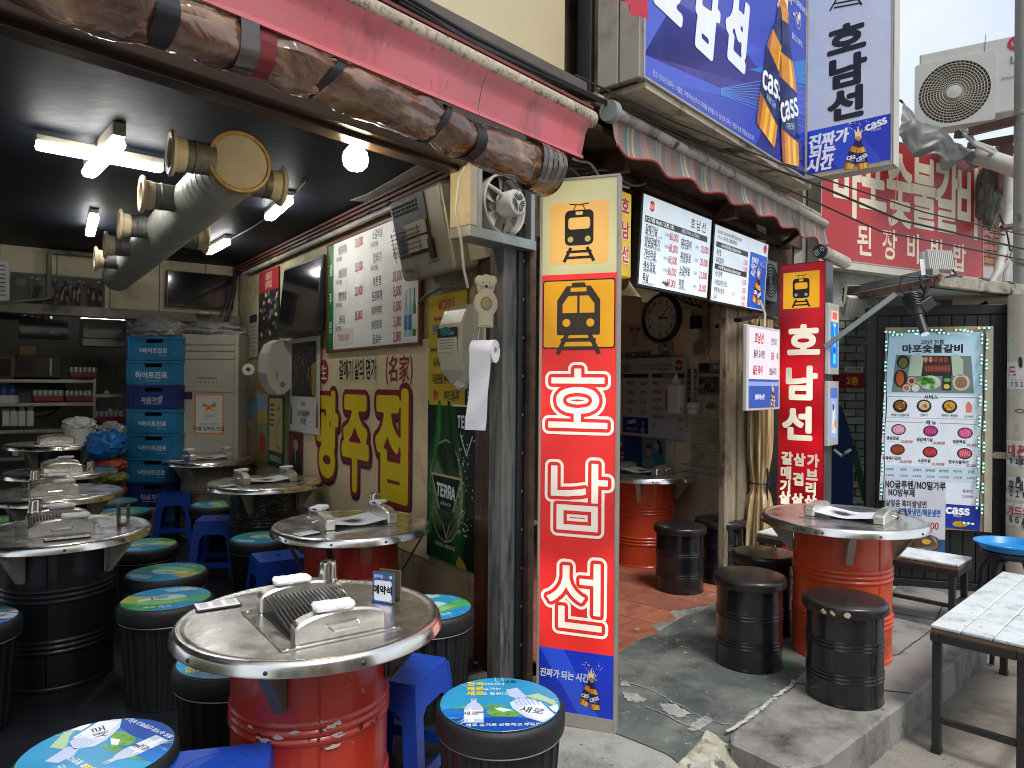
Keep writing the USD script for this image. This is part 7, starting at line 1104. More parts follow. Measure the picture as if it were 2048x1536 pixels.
for u in (1774, 1967): mb.tube([PF.p(fx(PF, u - .03 * (v - 670), v)[0] * PF.w + .004 * math.sin(v), (1 - fx(PF, u - .03 * (v - 670), v)[1]) * PF.h, z_) for v in range(668, 1050, 12)], .003, 6)
mb.tube([PF.p(-.03, PF.h - .06, z_), PF.p(-.1, PF.h - .1, z_ - .01), PF.p(-.17, PF.h - .13, z_)], .004, 6); LS.part("wire", mb, m_black)
# small floor sign on the stair wall, blue panel, green board
fr = Fr(dp(1668, 776, 6.0), V(1, -.02, 0), (0, 0, 1), .26, .125); t = board("floor_sign", "small red sign with yellow lettering on the painted brick wall", "sign", fr, .012, ink("7d1420"), ch=0); a = Art(fr); a.text("2층", .58, .5, .5, "c9a018", bold=.04); a.flush(t); fr = Fr(dp(1690, 744, 6.02), V(1, -.02, 0), (0, 0, 1), .15, .045); t = board("floor_sign", "cream strip with small writing above the red floor sign", "sign", fr, .01, ink("c9c2ac"), ch=0); a = Art(fr); a.text("식사 영종", .5, .5, .6, "3a3a38", px=40); a.flush(t)
BP = Fr(dp(1640, 1090, 5.95), V(1, -.05, 0), (0, 0, 1), .26, 1.22); mb = MB(); mb.flat(BP, Polygon([(0, 0), (.255, 0), (.255, .86), (.16, 1.16), (0, 1.16)]), 0, .02); t = Thing("blue_board", "dark blue board with slanted top leaning behind the pillar sign", "board", BP.o); t.part("board", mb, M("board_blue", (.01, .035, .13), rough=.45, var=.2)); mb = MB(); [mb.flat(BP, LineString([(.0, .15 + .04 * k), (.25, .02 + .04 * k)]).buffer(.002), .0215) for k in range(22) if .15 + .04 * k < 1.05]; t.part("stripe", mb, ink("1f4a8c"))
mb = MB(); q = dp(1722, 940, 6.0); mb.beam(dp(1706, 890, 6.0), dp(1732, 1000, 5.95), .09, .05); solo("green_strap", mb, M("dark_green", (.01, .06, .025), rough=.6), "dark green strip slanting across the painted brick wall", "strap"); mb = MB(); mb.tube([dp(1668, 900, 5.5), dp(1684, 912, 5.45), dp(1690, 906, 5.4), dp(1700, 900, 5.5)], .012, 8); solo("wall_bracket", mb, m_galv, "small metal arm below the side light boxes", "bracket")
# overhead wires in front of the signs
mbs = [([(790, -20), (940, 70), (1100, 150), (1215, 205), (1400, 285), (1615, 362), (1800, 440), (2048, 498)], .3, .008, "thick black cable bundle line running over the red awning to the alley end"), ([(800, 5), (960, 95), (1120, 165), (1300, 250), (1500, 345), (1760, 462), (2048, 520)], .3, .006, "lower thin black wire crossing in front of the blue sign"), ([(1150, 150), (1350, 245), (1600, 342), (1850, 425), (2048, 470)], .35, .005, "upper thin black wire crossing the white blade sign")]
for P, off, r_, lb in mbs:
    mb = MB(); Q = [FACE.hit(u, v, off) if u < 1400 else dp(u, v, FACE.hit(1400, 300, off)[1] + (u - 1400) * .0022) for u, v in P]; mb.tube(Q, r_, 6); solo("overhead_wire", mb, m_black, lb, "wire")
mb = MB(); rr = random.Random(2)
for k in range(7):
    j = rr.uniform(-8, 8); Q = [FACE.hit(u, v + j + rr.uniform(-5, 5), .16 + .01 * k) for u, v in ((700, -60), (830, 15), (950, 88), (1060, 140), (1150, 175), (1230, 215))]; mb.tube(Q, rr.uniform(.008, .016), 7)
solo("cable_bundle", mb, m_black, "bundle of black cables lying along the cream upper wall above the red awning", "cable"); mb = MB(); mb.tube([FACE.hit(1193, -20, .07), FACE.hit(1192, 60, .07), FACE.hit(1190, 110, .07), FACE.hit(1191, 158, .07)], .007, 6); solo("cable_drop", mb, m_black, "single black cable dropping down the cream upper wall", "cable")
mb = MB(); mb.tube([dp(1795, 350, 6.2), dp(1788, 420, 6.15), dp(1776, 470, 6.1), dp(1766, 530, 6.1)], .004, 6); solo("orange_wire", mb, M("orange_wire", (.5, .12, .02), rough=.5), "thin orange wire hanging in front of the red sign", "wire")

# ---- benches, tray
m_oil = M("bench_cloth", (.66, .7, .72), rough=.35, var=.1, scale=5, bump=.5, bscale=16, dirt=[("9aa0a4", 9, .5, .25), ("6f7478", 26, .62, .05), ("8f6a4a", 3, .7, .1)]); m_leg = M("bench_black", (.02, .02, .02), rough=.5, dirt=("4a4238", 9, .62, .1))
def bench(P0, ax_, L_, wd, zt, zb, label, n=3):
    """P0: a corner of the top; ax_: run; wd: width to the right of the run."""
    ax_ = V(*ax_, 0) / np.linalg.norm(ax_); rt = V(ax_[1], -ax_[0], 0); fr = Fr(V(P0[0], P0[1], zt), ax_, rt, L_, wd); fr.ez = V(0, 0, 1); t = Thing("bench", label, "bench", V(*(fr.p(L_ / 2, wd / 2)[:2]), zb), group=None)
    for i in range(n):
        mb = MB(); w_ = wd / n; mb.fbox(fr, 0, L_, i * w_ + .002, (i + 1) * w_ - .002, -.016, 0, .005); t.part("plank", mb, m_oil)
    mb = MB(); mb.fbox(fr, .002, L_ - .002, .004, wd - .004, -.035, -.017); t.part("underboard", mb, M("raw_ply", (.16, .1, .06), rough=.8, var=.4, scale=10)); mb = MB()
    for (x0, x1, y0, y1) in ((.0, L_, .0, .035), (.0, L_, wd - .035, wd), (0, .035, .036, wd - .036), (L_ - .035, L_, .036, wd - .036)): mb.fbox(fr, x0, x1, y0, y1, -.075, -.036, .003)
    t.part("apron", mb, m_leg)
    for (x, y) in ((.02, .003), (.02, wd - .038), (L_ - .055, .003), (L_ - .055, wd - .038)): mb = MB(); mb.fbox(fr, x, x + .035, y, y + .035, zb - zt + .03, -.076, .003); t.part("leg", mb, m_leg); mb = MB(); mb.fbox(fr, x - .003, x + .038, y - .003, y + .038, zb - zt, zb - zt + .03, .004); t.part("foot", mb, m_black)
    mb = MB(); [mb.fbox(fr, x, x + .025, .039, wd - .039, zb - zt + .14, zb - zt + .165) for x in (.025, L_ - .05)]; mb.fbox(fr, .056, L_ - .056, wd - .03, wd - .008, zb - zt + .14, zb - zt + .162); t.part("stretcher", mb, m_leg); return t
F0 = zp(1860, 1248, .475); F1 = zp(1995, 1149, .475); ax_ = (F1 - F0)[:2]; bench(F0, ax_, 1.35, .36, .475, -.11, "long white covered bench in the alley at the right edge"); B0_ = zp(1513, 1066, .46); B1_ = zp(1917, 1133, .46); fr_ = (B1_ - B0_)[:2]; nrm = V(-fr_[1], fr_[0]) / np.linalg.norm(fr_); bench(V(B0_[0], B0_[1]) + nrm * .3, fr_, np.linalg.norm(fr_), .3, .47, .055, "white covered bench standing behind the round outdoor table", 2)
c = dp(2024, 1084, 4.35); t = Thing("round_stool", "black round stool with bent tube legs carrying the blue tray", "stool", V(c[0], c[1], -.1)); zt_ = c[2] - .05; mb = MB(); mb.lathe([(0, zt_ - .04), (.15, zt_ - .04), (.165, zt_ - .02), (.16, zt_ - .004), (0, zt_)], 32, V(c[0], c[1], 0)); t.part("seat", mb, m_black)
for k in range(4):
    an = .5 + k * math.pi / 2; e = V(math.cos(an), math.sin(an), 0); mb = MB(); mb.tube([V(c[0], c[1], zt_ - .05) + e * .03, V(c[0], c[1], zt_ - .06) + e * .12, V(c[0], c[1], zt_ - .14) + e * .17, V(c[0], c[1], zt_ - .35) + e * .19, V(c[0], c[1], -.1) + e * .21], .014, 8); t.part("leg", mb, m_black)
mb = MB(); q = V(c[0], c[1], zt_ + .003); mb.lathe([(0, 0), (.16, .0), (.185, .035), (.2, .038), (.2, .044), (.18, .044), (.155, .008), (0, .008)], 48, q); t = Thing("blue_tray", "bright blue round plastic tray on the black stool at the right edge", "tray", q); t.part("tray", mb, M("tray_blue", (.01, .23, .55), rough=.35)); mb = MB(); mb.box(q + V(-.04, -.03, .012), (.09, .05, .004), .4); solo("tissue", mb, m_white, "white tissue lying in the blue tray", "tissue")
# ---------------------------------------------------------------- drum tables
def drum_mat(name, col, chip, cth=.68, extra=None, rough=.34):
    return M(name, col, rough=rough, var=.12, scale=3, coat=.25, dirt=[("3a0c06" if "red" in name or "orange" in name else "08080a", 2.5, .55, .25), (chip, 7, cth, .03, (3.5, 3.5, 9))] + (extra or []), bump=.08, bscale=40)
m_drr = drum_mat("drum_red", (.44, .032, .016), "a89a90", .65, [("140806", 16, .68, .03)]); m_dro = drum_mat("drum_orange", (.6, .065, .018), "240c06", .69); m_drb = drum_mat("drum_black", (.005, .006, .01), "1c1c20", .6, rough=.5); m_drw = drum_mat("drum_worn", (.016, .018, .024), "6d665e", .56); m_drg = M("drum_grey", (.24, .215, .18), rough=.6, var=.2, scale=4, dirt=("4a3a2a", 5, .52, .2))
m_top = M("table_steel", (.74, .72, .69), rough=.27, metal=1.0, var=.12, scale=3.5, rvar=.1, bump=.06, bscale=7); m_rimst = M("rim_steel", (.8, .78, .74), rough=.2, metal=1.0, var=.1, rvar=.07); m_cov = M("cover_steel", (.8, .77, .71), rough=.33, metal=1.0, var=.08, rvar=.08, bump=.05, bscale=12)
m_brk = M("bracket_cream", (.34, .31, .25), rough=.5, var=.2, dirt=("3a352b", 6, .58, .12)); m_bar = M("grill_steel", (.3, .29, .28), rough=.3, metal=1.0)
m_sheet = usdkit.material(stage, "/World/Looks/grill_sheet", {"t": ("texture_coordinate", {}), "mp": ("mapping", {"location": (0, 0, -4.9), "scale": (11, 11, 6.4)}), "g": ("gradient_texture", {"gradient_type": "spherical"}), "n": ("noise_texture", {"scale": 30.0}), "ad": ("math", {"math_type": "multiply_add", "value2": .5, "value3": -.25}), "a2": ("math", {"math_type": "add"}), "r": ("rgb_ramp", {"ramp": [(.15, (.62, .64, .68)), (.6, (.03, .03, .03))]}), "p": ("principled_bsdf", {"roughness": .5})}, [("t.object", "mp.vector"), ("mp.vector", "g.vector"), ("t.object", "n.vector"), ("n.fac", "ad.value1"), ("g.fac", "a2.value1"), ("ad.value", "a2.value2"), ("a2.value", "r.fac"), ("r.color", "p.base_color")], surface="p.BSDF")
TH = .72
def drum_prof(R, h, ribs=(.22, .47)):
    P = [(R - .01, 0), (R + .004, .004), (R + .004, .018), (R, .024)]
    for c_ in ribs:
        for k in (-1, 0, 1): z = c_ + k * .026; P += [(R, z - .012), (R + .006, z - .005), (R + .007, z), (R + .006, z + .005), (R, z + .012)]
    return P + [(R, h - .02), (R + .005, h - .012), (R + .005, h), (R - .02, h)]
def table(loc, az, label, dmat, kind="grill", brackets=True, group=None, cov=1.0, sh=0.0, name="drum_table", h=TH, feet=False):
    """az: azimuth of the grill covers' run."""
    t = Thing(name, label, "table", loc, group=group); k = dict(local=True); mb = MB(); mb.lathe(drum_prof(.255, h - .01), 56); t.drum = t.part("drum", mb, dmat, **k)
    mb = MB(); mb.box((.2556 * math.cos(-1.2), .2556 * math.sin(-1.2), h / 2), (.006, .006, h - .06), .3); t.part("seam", mb, dmat, **k)
    mb = MB(); mb.lathe([(0, h + .033), (.15, h + .034), (.385, h + .034), (.397, h + .036), (.405, h + .0395), (.415, h + .0405), (.4235, h + .037), (.428, h + .03)], 96); t.part("tabletop", mb, m_top, smooth=50, **k)
    mb = MB(); mb.lathe([(.428, h + .031), (.4315, h + .026), (.435, h + .014), (.4385, h + .002), (.4385, h - .002), (.434, h - .004), (.43, h + .0), (0, h + .004)], 96); rp = t.part("rim", mb, m_rimst, smooth=40, **k)
    for i in range(10): an = .3 + i * 2 * np.pi / 10; mb = MB(); mb.lathe([(.007, 0), (.0065, .004), (.0, .006)], 8, (.434 * math.cos(an), .434 * math.sin(an), h + .012), (math.cos(an), math.sin(an), .25)); t.part("bolt", mb, m_black, under=rp, **k)
    if brackets:
        for i in range(4):
            an = az + .55 + i * math.pi / 2; e = V(math.cos(an), math.sin(an), 0); s_ = V(-e[1], e[0], 0); f_ = Fr(V(0, 0, 0) - s_ * .018, e, (0, 0, 1), 1, 1); f_.ez = s_; mb = MB()
            if brackets is True: mb.flat(f_, Polygon([(.258, h - .004), (.4, h - .004), (.272, h - .17), (.258, h - .17)]), .03, .006); mb.flat(f_, sbox(.258, h - .17, .263, h - .004), 0, .036); mb.flat(f_, Polygon([(.4, h - .004), (.272, h - .17), (.278, h - .173), (.406, h - .004)]), 0.0, .036)
            else: mb.beam(e * .405 + V(0, 0, h - .01), e * .262 + V(0, 0, h - .26), .03, .008)
            t.part("bracket", mb, (m_brk if dmat is not m_drr else M("bracket_dark", (.11, .11, .1), rough=.45, metal=.4, dirt=("2a2a26", 9, .55, .1))) if brackets is True else m_drb, **k)
    run = V(math.sin(az), math.cos(az), 0); acr = V(run[1], -run[0], 0); f = Fr(acr * sh + V(0, 0, h + .034), run, acr, 1, 1); f.ez = V(0, 0, 1)
    mb = MB(); mb.fbox(f, -.19, .19, -.22, .22, .001, .005, .001); gp = t.part("grill_plate", mb, m_rimst, **k)
    for x in (-.172, .172):
        for y in (-.21, .21): mb = MB(); mb.lathe([(.006, .0045), (.005, .007), (0, .008)], 8, f.p(x, y)); t.part("rivet", mb, m_steel, under=gp, **k)
    L_, D_ = .145, .029
    for sg in (-1, 1):
        y0 = sg * .18; P = [(-L_, 0), (-L_, .05 * cov)] + [(L_ * math.sin(q), (.05 + .036 * (math.cos(q * 1.05))) * cov if abs(q) < 1.4 else .05 * cov) for q in np.linspace(-1.35, 1.35, 15)] + [(L_, .05 * cov), (L_, 0)]
        g = Polygon(P).buffer(-.006).buffer(.006); f3 = Fr(f.p(0, y0 + D_, .005), run, (0, 0, 1), 1, 1); mb = MB(); inner = g.buffer(-.007, quad_segs=3); n_ = 90
        ro = [g.exterior.interpolate(q / n_, normalized=True).coords[0] for q in range(n_)]; ri = [inner.exterior.interpolate(inner.exterior.project(Point(p))).coords[0] for p in ro]; ring = []
        for P_, z in ((ri, 0), (ro, .007), (ro, 2 * D_ - .007), (ri, 2 * D_)): ring.append(np.array([f3.o + run * p[0] + V(0, 0, p[1]) - acr * (z if True else 0) for p in P_]))
        v = np.vstack(ring); mb.add(v, [[i + r_ * n_, (i + 1) % n_ + r_ * n_, (i + 1) % n_ + (r_ + 1) * n_, i + (r_ + 1) * n_] for r_ in range(3) for i in range(n_)])
        for zz, fl in ((0, 1), (2 * D_, -1)): fq = Fr(f3.o - acr * zz, run, (0, 0, 1), 1, 1); fq.ez = acr * fl; mb.flat(fq, inner, 0)
        gc_ = t.part("grill_cover", mb, m_cov, smooth=40, **k); yh = y0 + sg * (D_ + .001); mb = MB(); mb.tube([f.p(-.046, yh, .05), f.p(-.047, yh + sg * .016, .046), f.p(-.04, yh + sg * .03, .04), f.p(.04, yh + sg * .03, .04), f.p(.047, yh + sg * .016, .046), f.p(.046, yh, .05)], .0036, 7); t.part("handle", mb, m_steel, under=gc_, **k)
    if kind == "grill":
        mb = MB(); mb.fbox(f, -.14, .14, -.15, .15, .0052, .008); t.part("charcoal_tray", mb, m_dark, **k); mb = MB()
        for i in range(19): x = -.13 + .26 * i / 18; mb.tube([f.p(x, -.152, .058), f.p(x, .0, .034), f.p(x, .12, .014), f.p(x, .15, .03)], .0042, 7)
        t.part("grill_bars", mb, m_bar, kind="stuff", label="row of thin steel grill bars", **k)
    else:
        mb = MB(); mb.grid(lambda a_, b_: f.p(0, 0, 0) + run * (-.13 + .26 * a_)[..., None] + acr * (-.15 + .3 * b_)[..., None] + V(0, 0, 1) * (.012 + .02 * np.abs(b_ - .5) * 2 + .002 * np.sin(a_ * 60))[..., None], 60, 8); t.part("grill_sheet", mb, m_sheet, smooth=True, **k)
    t.f, t.top = f, h + .034; return t
gT = "round steel-topped drum tables in the left restaurant"
AZc, AZs = -.615 + math.pi / 2, -.615
TB = {}
TB["A"] = table((-.671, 2.418, 0), AZc, "nearest round steel table on a scratched red drum, with a reserved card", m_drr, group=gT, sh=.065)
TB["B"] = table((-.885, 3.988, 0), AZs, "round steel table on a red drum with black struts against the mural wall", m_drr, "sheet", 2, gT)
TB["L"] = table((-2.368, 3.75, 0), AZc, "round steel table on a black drum with cream brackets at the left edge", m_drb, group=gT)
TB["C"] = table((-1.935, 5.63, 0), AZs, "round steel table on a chipped black drum below the dark red poster", m_drw, "sheet", group=gT)
TB["D"] = table((-3.07, 7.25, .0), AZs, "round steel table on a bare grey drum in front of the standing air conditioner", m_drg, "sheet", group=gT)
TB["L2"] = table((-3.2, 5.0, 0), AZc, "second round steel table on a black drum along the left side", m_drb, group=gT)
TB["L3"] = table((-3.9, 6.2, 0), AZc, "third round steel table along the left side, before the orange sacks", m_drb, group=gT)
c = dp(112, 888, 7.0); TB["L4"] = table((c[0], c[1], c[2] - .75), AZc, "dark round table under the white tub at the back left", m_drb, group=gT)
TB["R"] = table((1.865, 4.027, .055), .72, "outdoor round steel table on a bright orange drum before the red pillar sign", m_dro, "sheet", cov=.8, sh=.045); TB["RT"] = table((1.12, 6.05, .045), .72, "round steel table on an orange drum inside the right restaurant", m_dro, "sheet", cov=.9)
# paint chips on the nearest red drum
rr = random.Random(12); ta = TB["A"]; a0 = math.atan2(-2.418, .671)
for k in range(26):
    z = rr.choice((.47, .47, .455, .495, .42, .3)) + rr.uniform(-.02, .02); th = a0 + (rr.uniform(-.75, .35) if k < 16 else rr.uniform(-.9, .95)); w_, h_ = (rr.uniform(.008, .026), rr.uniform(.004, .009)) if k < 16 else (rr.uniform(.003, .009), rr.uniform(.004, .011)); g = Polygon([(w_ * rr.uniform(.5, 1.2) * math.cos(q), h_ * rr.uniform(.4, 1.3) * math.sin(q)) for q in np.linspace(0, 5.8, 11)]).buffer(0)
    mb = MB()
    for q in getattr(g, "geoms", [g]):
        v, f = trimesh.creation.triangulate_polygon(q, engine="earcut"); v = np.asarray(v); t_ = th + v[:, 0] / .263; mb.add(np.c_[.2632 * np.cos(t_), .2632 * np.sin(t_), z + v[:, 1]], f)
    ta.part("paint_chip", mb, M("chip_pale", (.5, .46, .42), rough=.6, var=.2) if k < 16 else M("chip_dark", (.05, .025, .018), rough=.6), local=True, under=ta.drum)
# ---- what lies on the tables
m_cup = M("cup_steel", (.66, .64, .6), rough=.16, metal=1.0, var=.05); m_tow = M("towel_white", (.74, .75, .78), rough=.95, var=.05, bump=.6, bscale=120)
def onT(tk, x, y, z=0.0):
    t = TB[tk]; q = t.f.p(x, y, z); return q + t.loc
def cup(p, label, up=False):
    mb = MB(); mb.lathe([(.037, 0), (.0375, .004), (.036, .012), (.034, .014), (.031, .062), (.028, .07), (.0, .072)], 28, p); return solo("metal_cup", mb, m_cup, label, "cup", "upturned metal cups", smooth=45)
def towel(p, az, label, L_=.13):
    def fn(a_, b_):
        th = 2 * np.pi * b_; n = meshkit.fbm(np.stack([a_ * 5, np.cos(th) + p[0] * 7, np.sin(th)], -1), 3, 4) - .5; r_ = (.022 + .008 * n) * np.clip(np.minimum(a_, 1 - a_) * 14, .15, 1) ** .5
        e = V(math.sin(az), math.cos(az), 0); s_ = V(e[1], -e[0], 0); return p + e * ((a_ - .5) * L_)[..., None] + s_ * (r_ * 1.75 * np.sign(np.cos(th)) * np.abs(np.cos(th)) ** .55)[..., None] + V(0, 0, 1) * (.011 + r_ * .5 * np.sign(np.sin(th)) * np.abs(np.sin(th)) ** .6 + .007 * n)[..., None]
    mb = MB(); mb.grid(fn, 26, 20); return solo("wet_towel", mb, m_tow, label, "towel", "rolled white towels on the grill covers", smooth=True)
def pad(p, az, label, L_=.15, w_=.085):
    e = V(math.sin(az), math.cos(az), 0); f_ = Fr(p, e, V(e[1] * -1, e[0], 0), L_, w_); f_.ey = np.cross(V(0, 0, 1), e); f_.ez = V(0, 0, 1); t = Thing("order_pad", label, "order pad", p); mb = MB(); mb.fbox(f_, -L_ / 2, L_ / 2, -w_ / 2, w_ / 2, .001, .006, .002); t.part("clipboard", mb, m_black); mb = MB(); mb.fbox(f_, -L_ / 2 + .006, L_ / 2 - .006, -w_ / 2 + .004, w_ / 2 - .004, .0062, .008); t.part("paper", mb, m_tow); f_.o = f_.p(-L_ / 2, -w_ / 2, .008); a = Art(f_, z=.0006)
    for k in range(6):
        for j in range(3): a.rect(.1 + .3 * j, .12 + .13 * k, .1 + .3 * j + .2, .15 + .13 * k, "6a6c74", 1)
    a.flush(t)
def card(p, az, label, front=True):
    e = V(math.sin(az), math.cos(az), 0); f_ = Fr(p - e * .045, e, (0, 0, 1), .09, .11); t = Thing("reserved_card", label, "table sign", p)
    for k, z in ((0, .0), (1, -.045)): mb = MB(); mb.fbox(f_, 0, .09, .0, .11, z - .006, z, .0025); t.part("plate", mb, M("card_back", (.1, .08, .06), rough=.3))
    mb = MB(); mb.fbox(f_, 0, .09, .0, .006, -.045, 0); t.part("base", mb, m_black); a = Art(f_, z=.0012); a.rect(.03, .02, .97, .98, "1d5fa8", 0, "print", .006); a.rect(.1, .26, .9, .92, "dfe0ea", 1, "print", .008); a.text("예약석", .5, .56, .26, "17181d", bold=.045, cond=.9, px=120); a.text("광주집", .3, .13, .11, "e6ecf4", px=48); a.text("서비스업", .62, .14, .08, "c83a34", cond=.7, px=48); a.rect(.8, .08, .92, .18, "b8d4ee", 1); a.poly([(.78, .93), (.88, .84), (.93, .93)], "e8b93a", 2); a.flush(t)
cup(onT("A", .1, -.18, .074), "upturned metal cup behind the rear grill cover of the nearest table")
towel(onT("A", -.03, -.18, .088), AZc + .1, "folded white towel on the rear grill cover of the nearest table"); towel(onT("A", -.02, .18, .09), AZc + .15, "folded white towel on the front grill cover of the nearest table"); pad(onT("A", -.24, -.34, .001), AZc + .05, "order pad at the left of the nearest table"); card(onT("A", .255, -.05, .0), math.pi / 2 + .38, "blue reserved card in a stand on the nearest table")
towel(onT("B", .03, -.18, .09), AZs + .9, "white towel on the left grill cover of the table by the mural", .1); towel(onT("B", .05, .18, .09), AZs + .9, "white towel on the right grill cover of the table by the mural", .1); cup(onT("B", .1, .18, .074), "upturned metal cup behind the right grill cover by the mural"); pad(onT("B", -.14, -.31, .001), AZs + 1.3, "order pad at the left of the table by the mural", .13)
towel(onT("C", .02, -.18, .09), AZs + .9, "white towel on the left grill cover of the chipped drum table", .1); towel(onT("C", .05, .18, .09), AZs + .9, "white towel on the right grill cover of the chipped drum table", .1); pad(onT("C", -.12, -.32, .001), AZs + 1.4, "order pad on the table with the chipped black drum", .13)
towel(onT("D", .0, -.18, .09), AZs + .9, "white towel on the left grill cover before the air conditioner", .1); towel(onT("D", .04, .18, .09), AZs + .9, "white towel on the right grill cover before the air conditioner", .1); pad(onT("D", -.1, -.32, .001), AZs + 1.5, "order pad on the table before the air conditioner", .13)
towel(onT("L", .02, -.18, .09), AZc, "white towel on the rear grill cover of the left edge table"); towel(onT("L", .06, .18, .09), AZc, "white towel on the front grill cover of the left edge table"); cup(onT("L", -.1, -.18, .074), "upturned metal cup behind the grill of the left edge table"); pad(onT("L", .02, .27, .001), AZc, "order pad at the front of the left edge table", .2, .06); card(onT("L", .27, .02, .0), math.pi - .35, "reserved card stand seen edge-on at the left edge table")
towel(onT("L2", .05, .18, .09), AZc, "white towel on the front grill cover of the second left table"); towel(onT("L2", .03, -.18, .09), AZc, "white towel on the rear grill cover of the second left table"); towel(onT("L3", .04, -.18, .09), AZc, "white towel on the grill of the third left table"); cup(onT("L3", .22, .02, .001), "upturned metal cup right of the grill on the third left table"); cup(onT("L2", -.1, -.18, .074), "upturned metal cup behind the grill of the second left table")
mb = MB(); q = onT("R", .12, .21, .001); mb.tube([q, q + V(.01, 0, .05), q + V(.04, 0, .06), q + V(.05, 0, .02)], .005, 6); solo("tongs_rest", mb, m_black, "small black hook on the right of the outdoor round table", "hook")

# ---------------------------------------------------------------- stools with printed tops
m_lid = M("lid_black", (.012, .012, .014), rough=.5, var=.2, bump=.5, bscale=260); m_tub = M("tub_black", (.0065, .0065, .008), rough=.45, var=.25, bump=.12)
m_st1 = M("sticker_sky", (.03, .30, .55), rough=.28, var=.25, scale=3.5, bump=.25, bscale=16, dirt=("d5e4ea", 5, .7, .02))
def seat_art(t, kind):
    R = .197; f_ = Fr((-R, -R, .484), (1, 0, 0), (0, 1, 0), 2 * R, 2 * R); disc = Point(R, R).buffer(R * .995, quad_segs=16); a = Art(f_, rough=.28, z=.0015)
    def g(geom, col, L=1, name="picture"): geom = geom.intersection(disc); a.g(geom, col, L, name) if not geom.is_empty else None
    P = lambda pts: Polygon([(x * 2 * R, (1 - y) * 2 * R) for x, y in pts]).buffer(0)
    if kind == 0:
        g(P([(0, .62), (.3, .6), (.55, .64), (1, .6), (1, 1), (0, 1)]), M("print_sea", "2274c8", rough=.28, var=.35, scale=12, stretch=(1, 4, 1), dirt=("a9d3ea", 16, .66, .03, (1, 5, 1))), 1); g(P([(0, .8), (.5, .76), (1, .82), (1, 1), (0, 1)]), "1348a0", 2)
        g(P([(.03, .62), (.2, .56), (.45, .54), (.6, .57), (.4, .6), (.2, .6)]), M("print_shore", "5f9f5f", rough=.28, var=.5, scale=26), 3); g(P([(.38, .66), (.46, .58), (.56, .64), (.66, .68), (.7, .72), (.6, .76), (.45, .76), (.4, .72)]), M("print_land", "6fa845", rough=.28, var=.55, scale=34, dirt=("dfe6d8", 22, .66, .04)), 4); g(P([(.45, .62), (.5, .6), (.6, .65), (.52, .68)]), "dfe8e4", 5)
        g(P([(.24, .85), (.28, .85), (.28, .66), (.24, .6)]), "e9eef8", 7); g(P([(.2, .86), (.36, .86), (.36, .62), (.33, .53), (.305, .5), (.305, .42), (.255, .42), (.255, .5), (.23, .53), (.2, .62)]), "b9c6de", 5); g(P([(.205, .8), (.355, .8), (.355, .64), (.205, .64)]), "dfe4ee", 6); g(P([(.26, .42), (.3, .42), (.3, .46), (.26, .46)]), "8f9cc0", 6)
        g(P([(.58, .52), (.66, .42), (.8, .46), (.93, .72), (.95, .84), (.84, .88), (.7, .78), (.6, .62)]), "c6d4ec", 5); g(P([(.58, .38), (.56, .26), (.66, .22), (.7, .32), (.74, .42), (.64, .44)]), "b4c4e6", 5); g(P([(.64, .62), (.84, .5), (.94, .76), (.8, .84)]), "e2e6f0", 6); g(P([(.72, .38), (.84, .34), (.97, .5), (.98, .62), (.88, .5), (.78, .44)]), "a8c6a0", 4); g(P([(.9, .6), (.98, .56), (.98, .72), (.93, .68)]), "e6eef0", 6)
        for k in range(6): q = .62 + .035 * k; g(LineString([((q) * 2 * R, (1 - .46 + .004 * k) * 2 * R), ((q + .03) * 2 * R, (1 - .56) * 2 * R)]).buffer(.0018), "8fa6d8", 7)
        a.text("전국", .29, .135, .074, "e6d23a", bold=.035, px=96, layer=8); a.text("제로", .29, .23, .074, "e6d23a", bold=.035, px=96, layer=8); a.text("새로", .29, .325, .074, "e6d23a", bold=.035, px=96, layer=8); a.text("어디서나", .45, .14, .05, "e6f0f4", layer=8); a.text("슈거는", .44, .24, .05, "e6f0f4", layer=8); a.text("로 통한다", .46, .34, .05, "e6f0f4", layer=8); a.text("새로", .6, .09, .06, "1c3a58", layer=8); a.text("제로 슈거로 산뜻하고 부드러운", .54, .9, .045, "e0ecf6", layer=8, bold=.02); a.text("새로", .255, .7, .06, "2e3a58", layer=8, px=48); a.text("새로", .76, .66, .1, "2a3550", layer=8, rot=-20)
        for k in range(9): x = .3 + .006 * k; g(LineString([(x * 2 * R, (1 - .7) * 2 * R), ((x + .02) * 2 * R, (1 - .66 - .01 * (k % 3)) * 2 * R)]).buffer(.0008), "5a4a6a", 8)
    else:
        g(P([(0, .5), (.3, .46), (.6, .52), (1, .46), (1, 1), (0, 1)]), M("print_meadow", "4a9a55", rough=.28, var=.5, scale=14, dirt=("b9c98a", 9, .6, .1)), 1); g(P([(0, .3), (.35, .42), (.5, .55), (.2, .62), (0, .6)]), "b8b84a", 2); g(P([(.1, .6), (.35, .5), (.7, .52), (.8, .66), (.5, .76), (.2, .72)]), M("print_hill", "86c07c", rough=.28, var=.45, scale=18), 3); g(P([(.3, .42), (.5, .34), (.68, .4), (.74, .52), (.5, .6), (.34, .54)]), "b4d4d4", 4); g(P([(.18, .52), (.34, .46), (.36, .54), (.2, .62)]), "d0dcec", 4); g(P([(.5, .8), (.9, .7), (1, 1), (.4, 1)]), "2f86c0", 2); g(P([(.4, .1), (.7, .06), (.8, .2), (.5, .26)]), "8cc4e4", 2)
        for k in range(12): x, y = .36 + .03 * (k % 6), .4 + .03 * (k // 6); g(LineString([(x * 2 * R, (1 - y) * 2 * R), ((x + .05) * 2 * R, (1 - y - .06 * math.sin(k)) * 2 * R)]).buffer(.001), "4a6a58", 6)
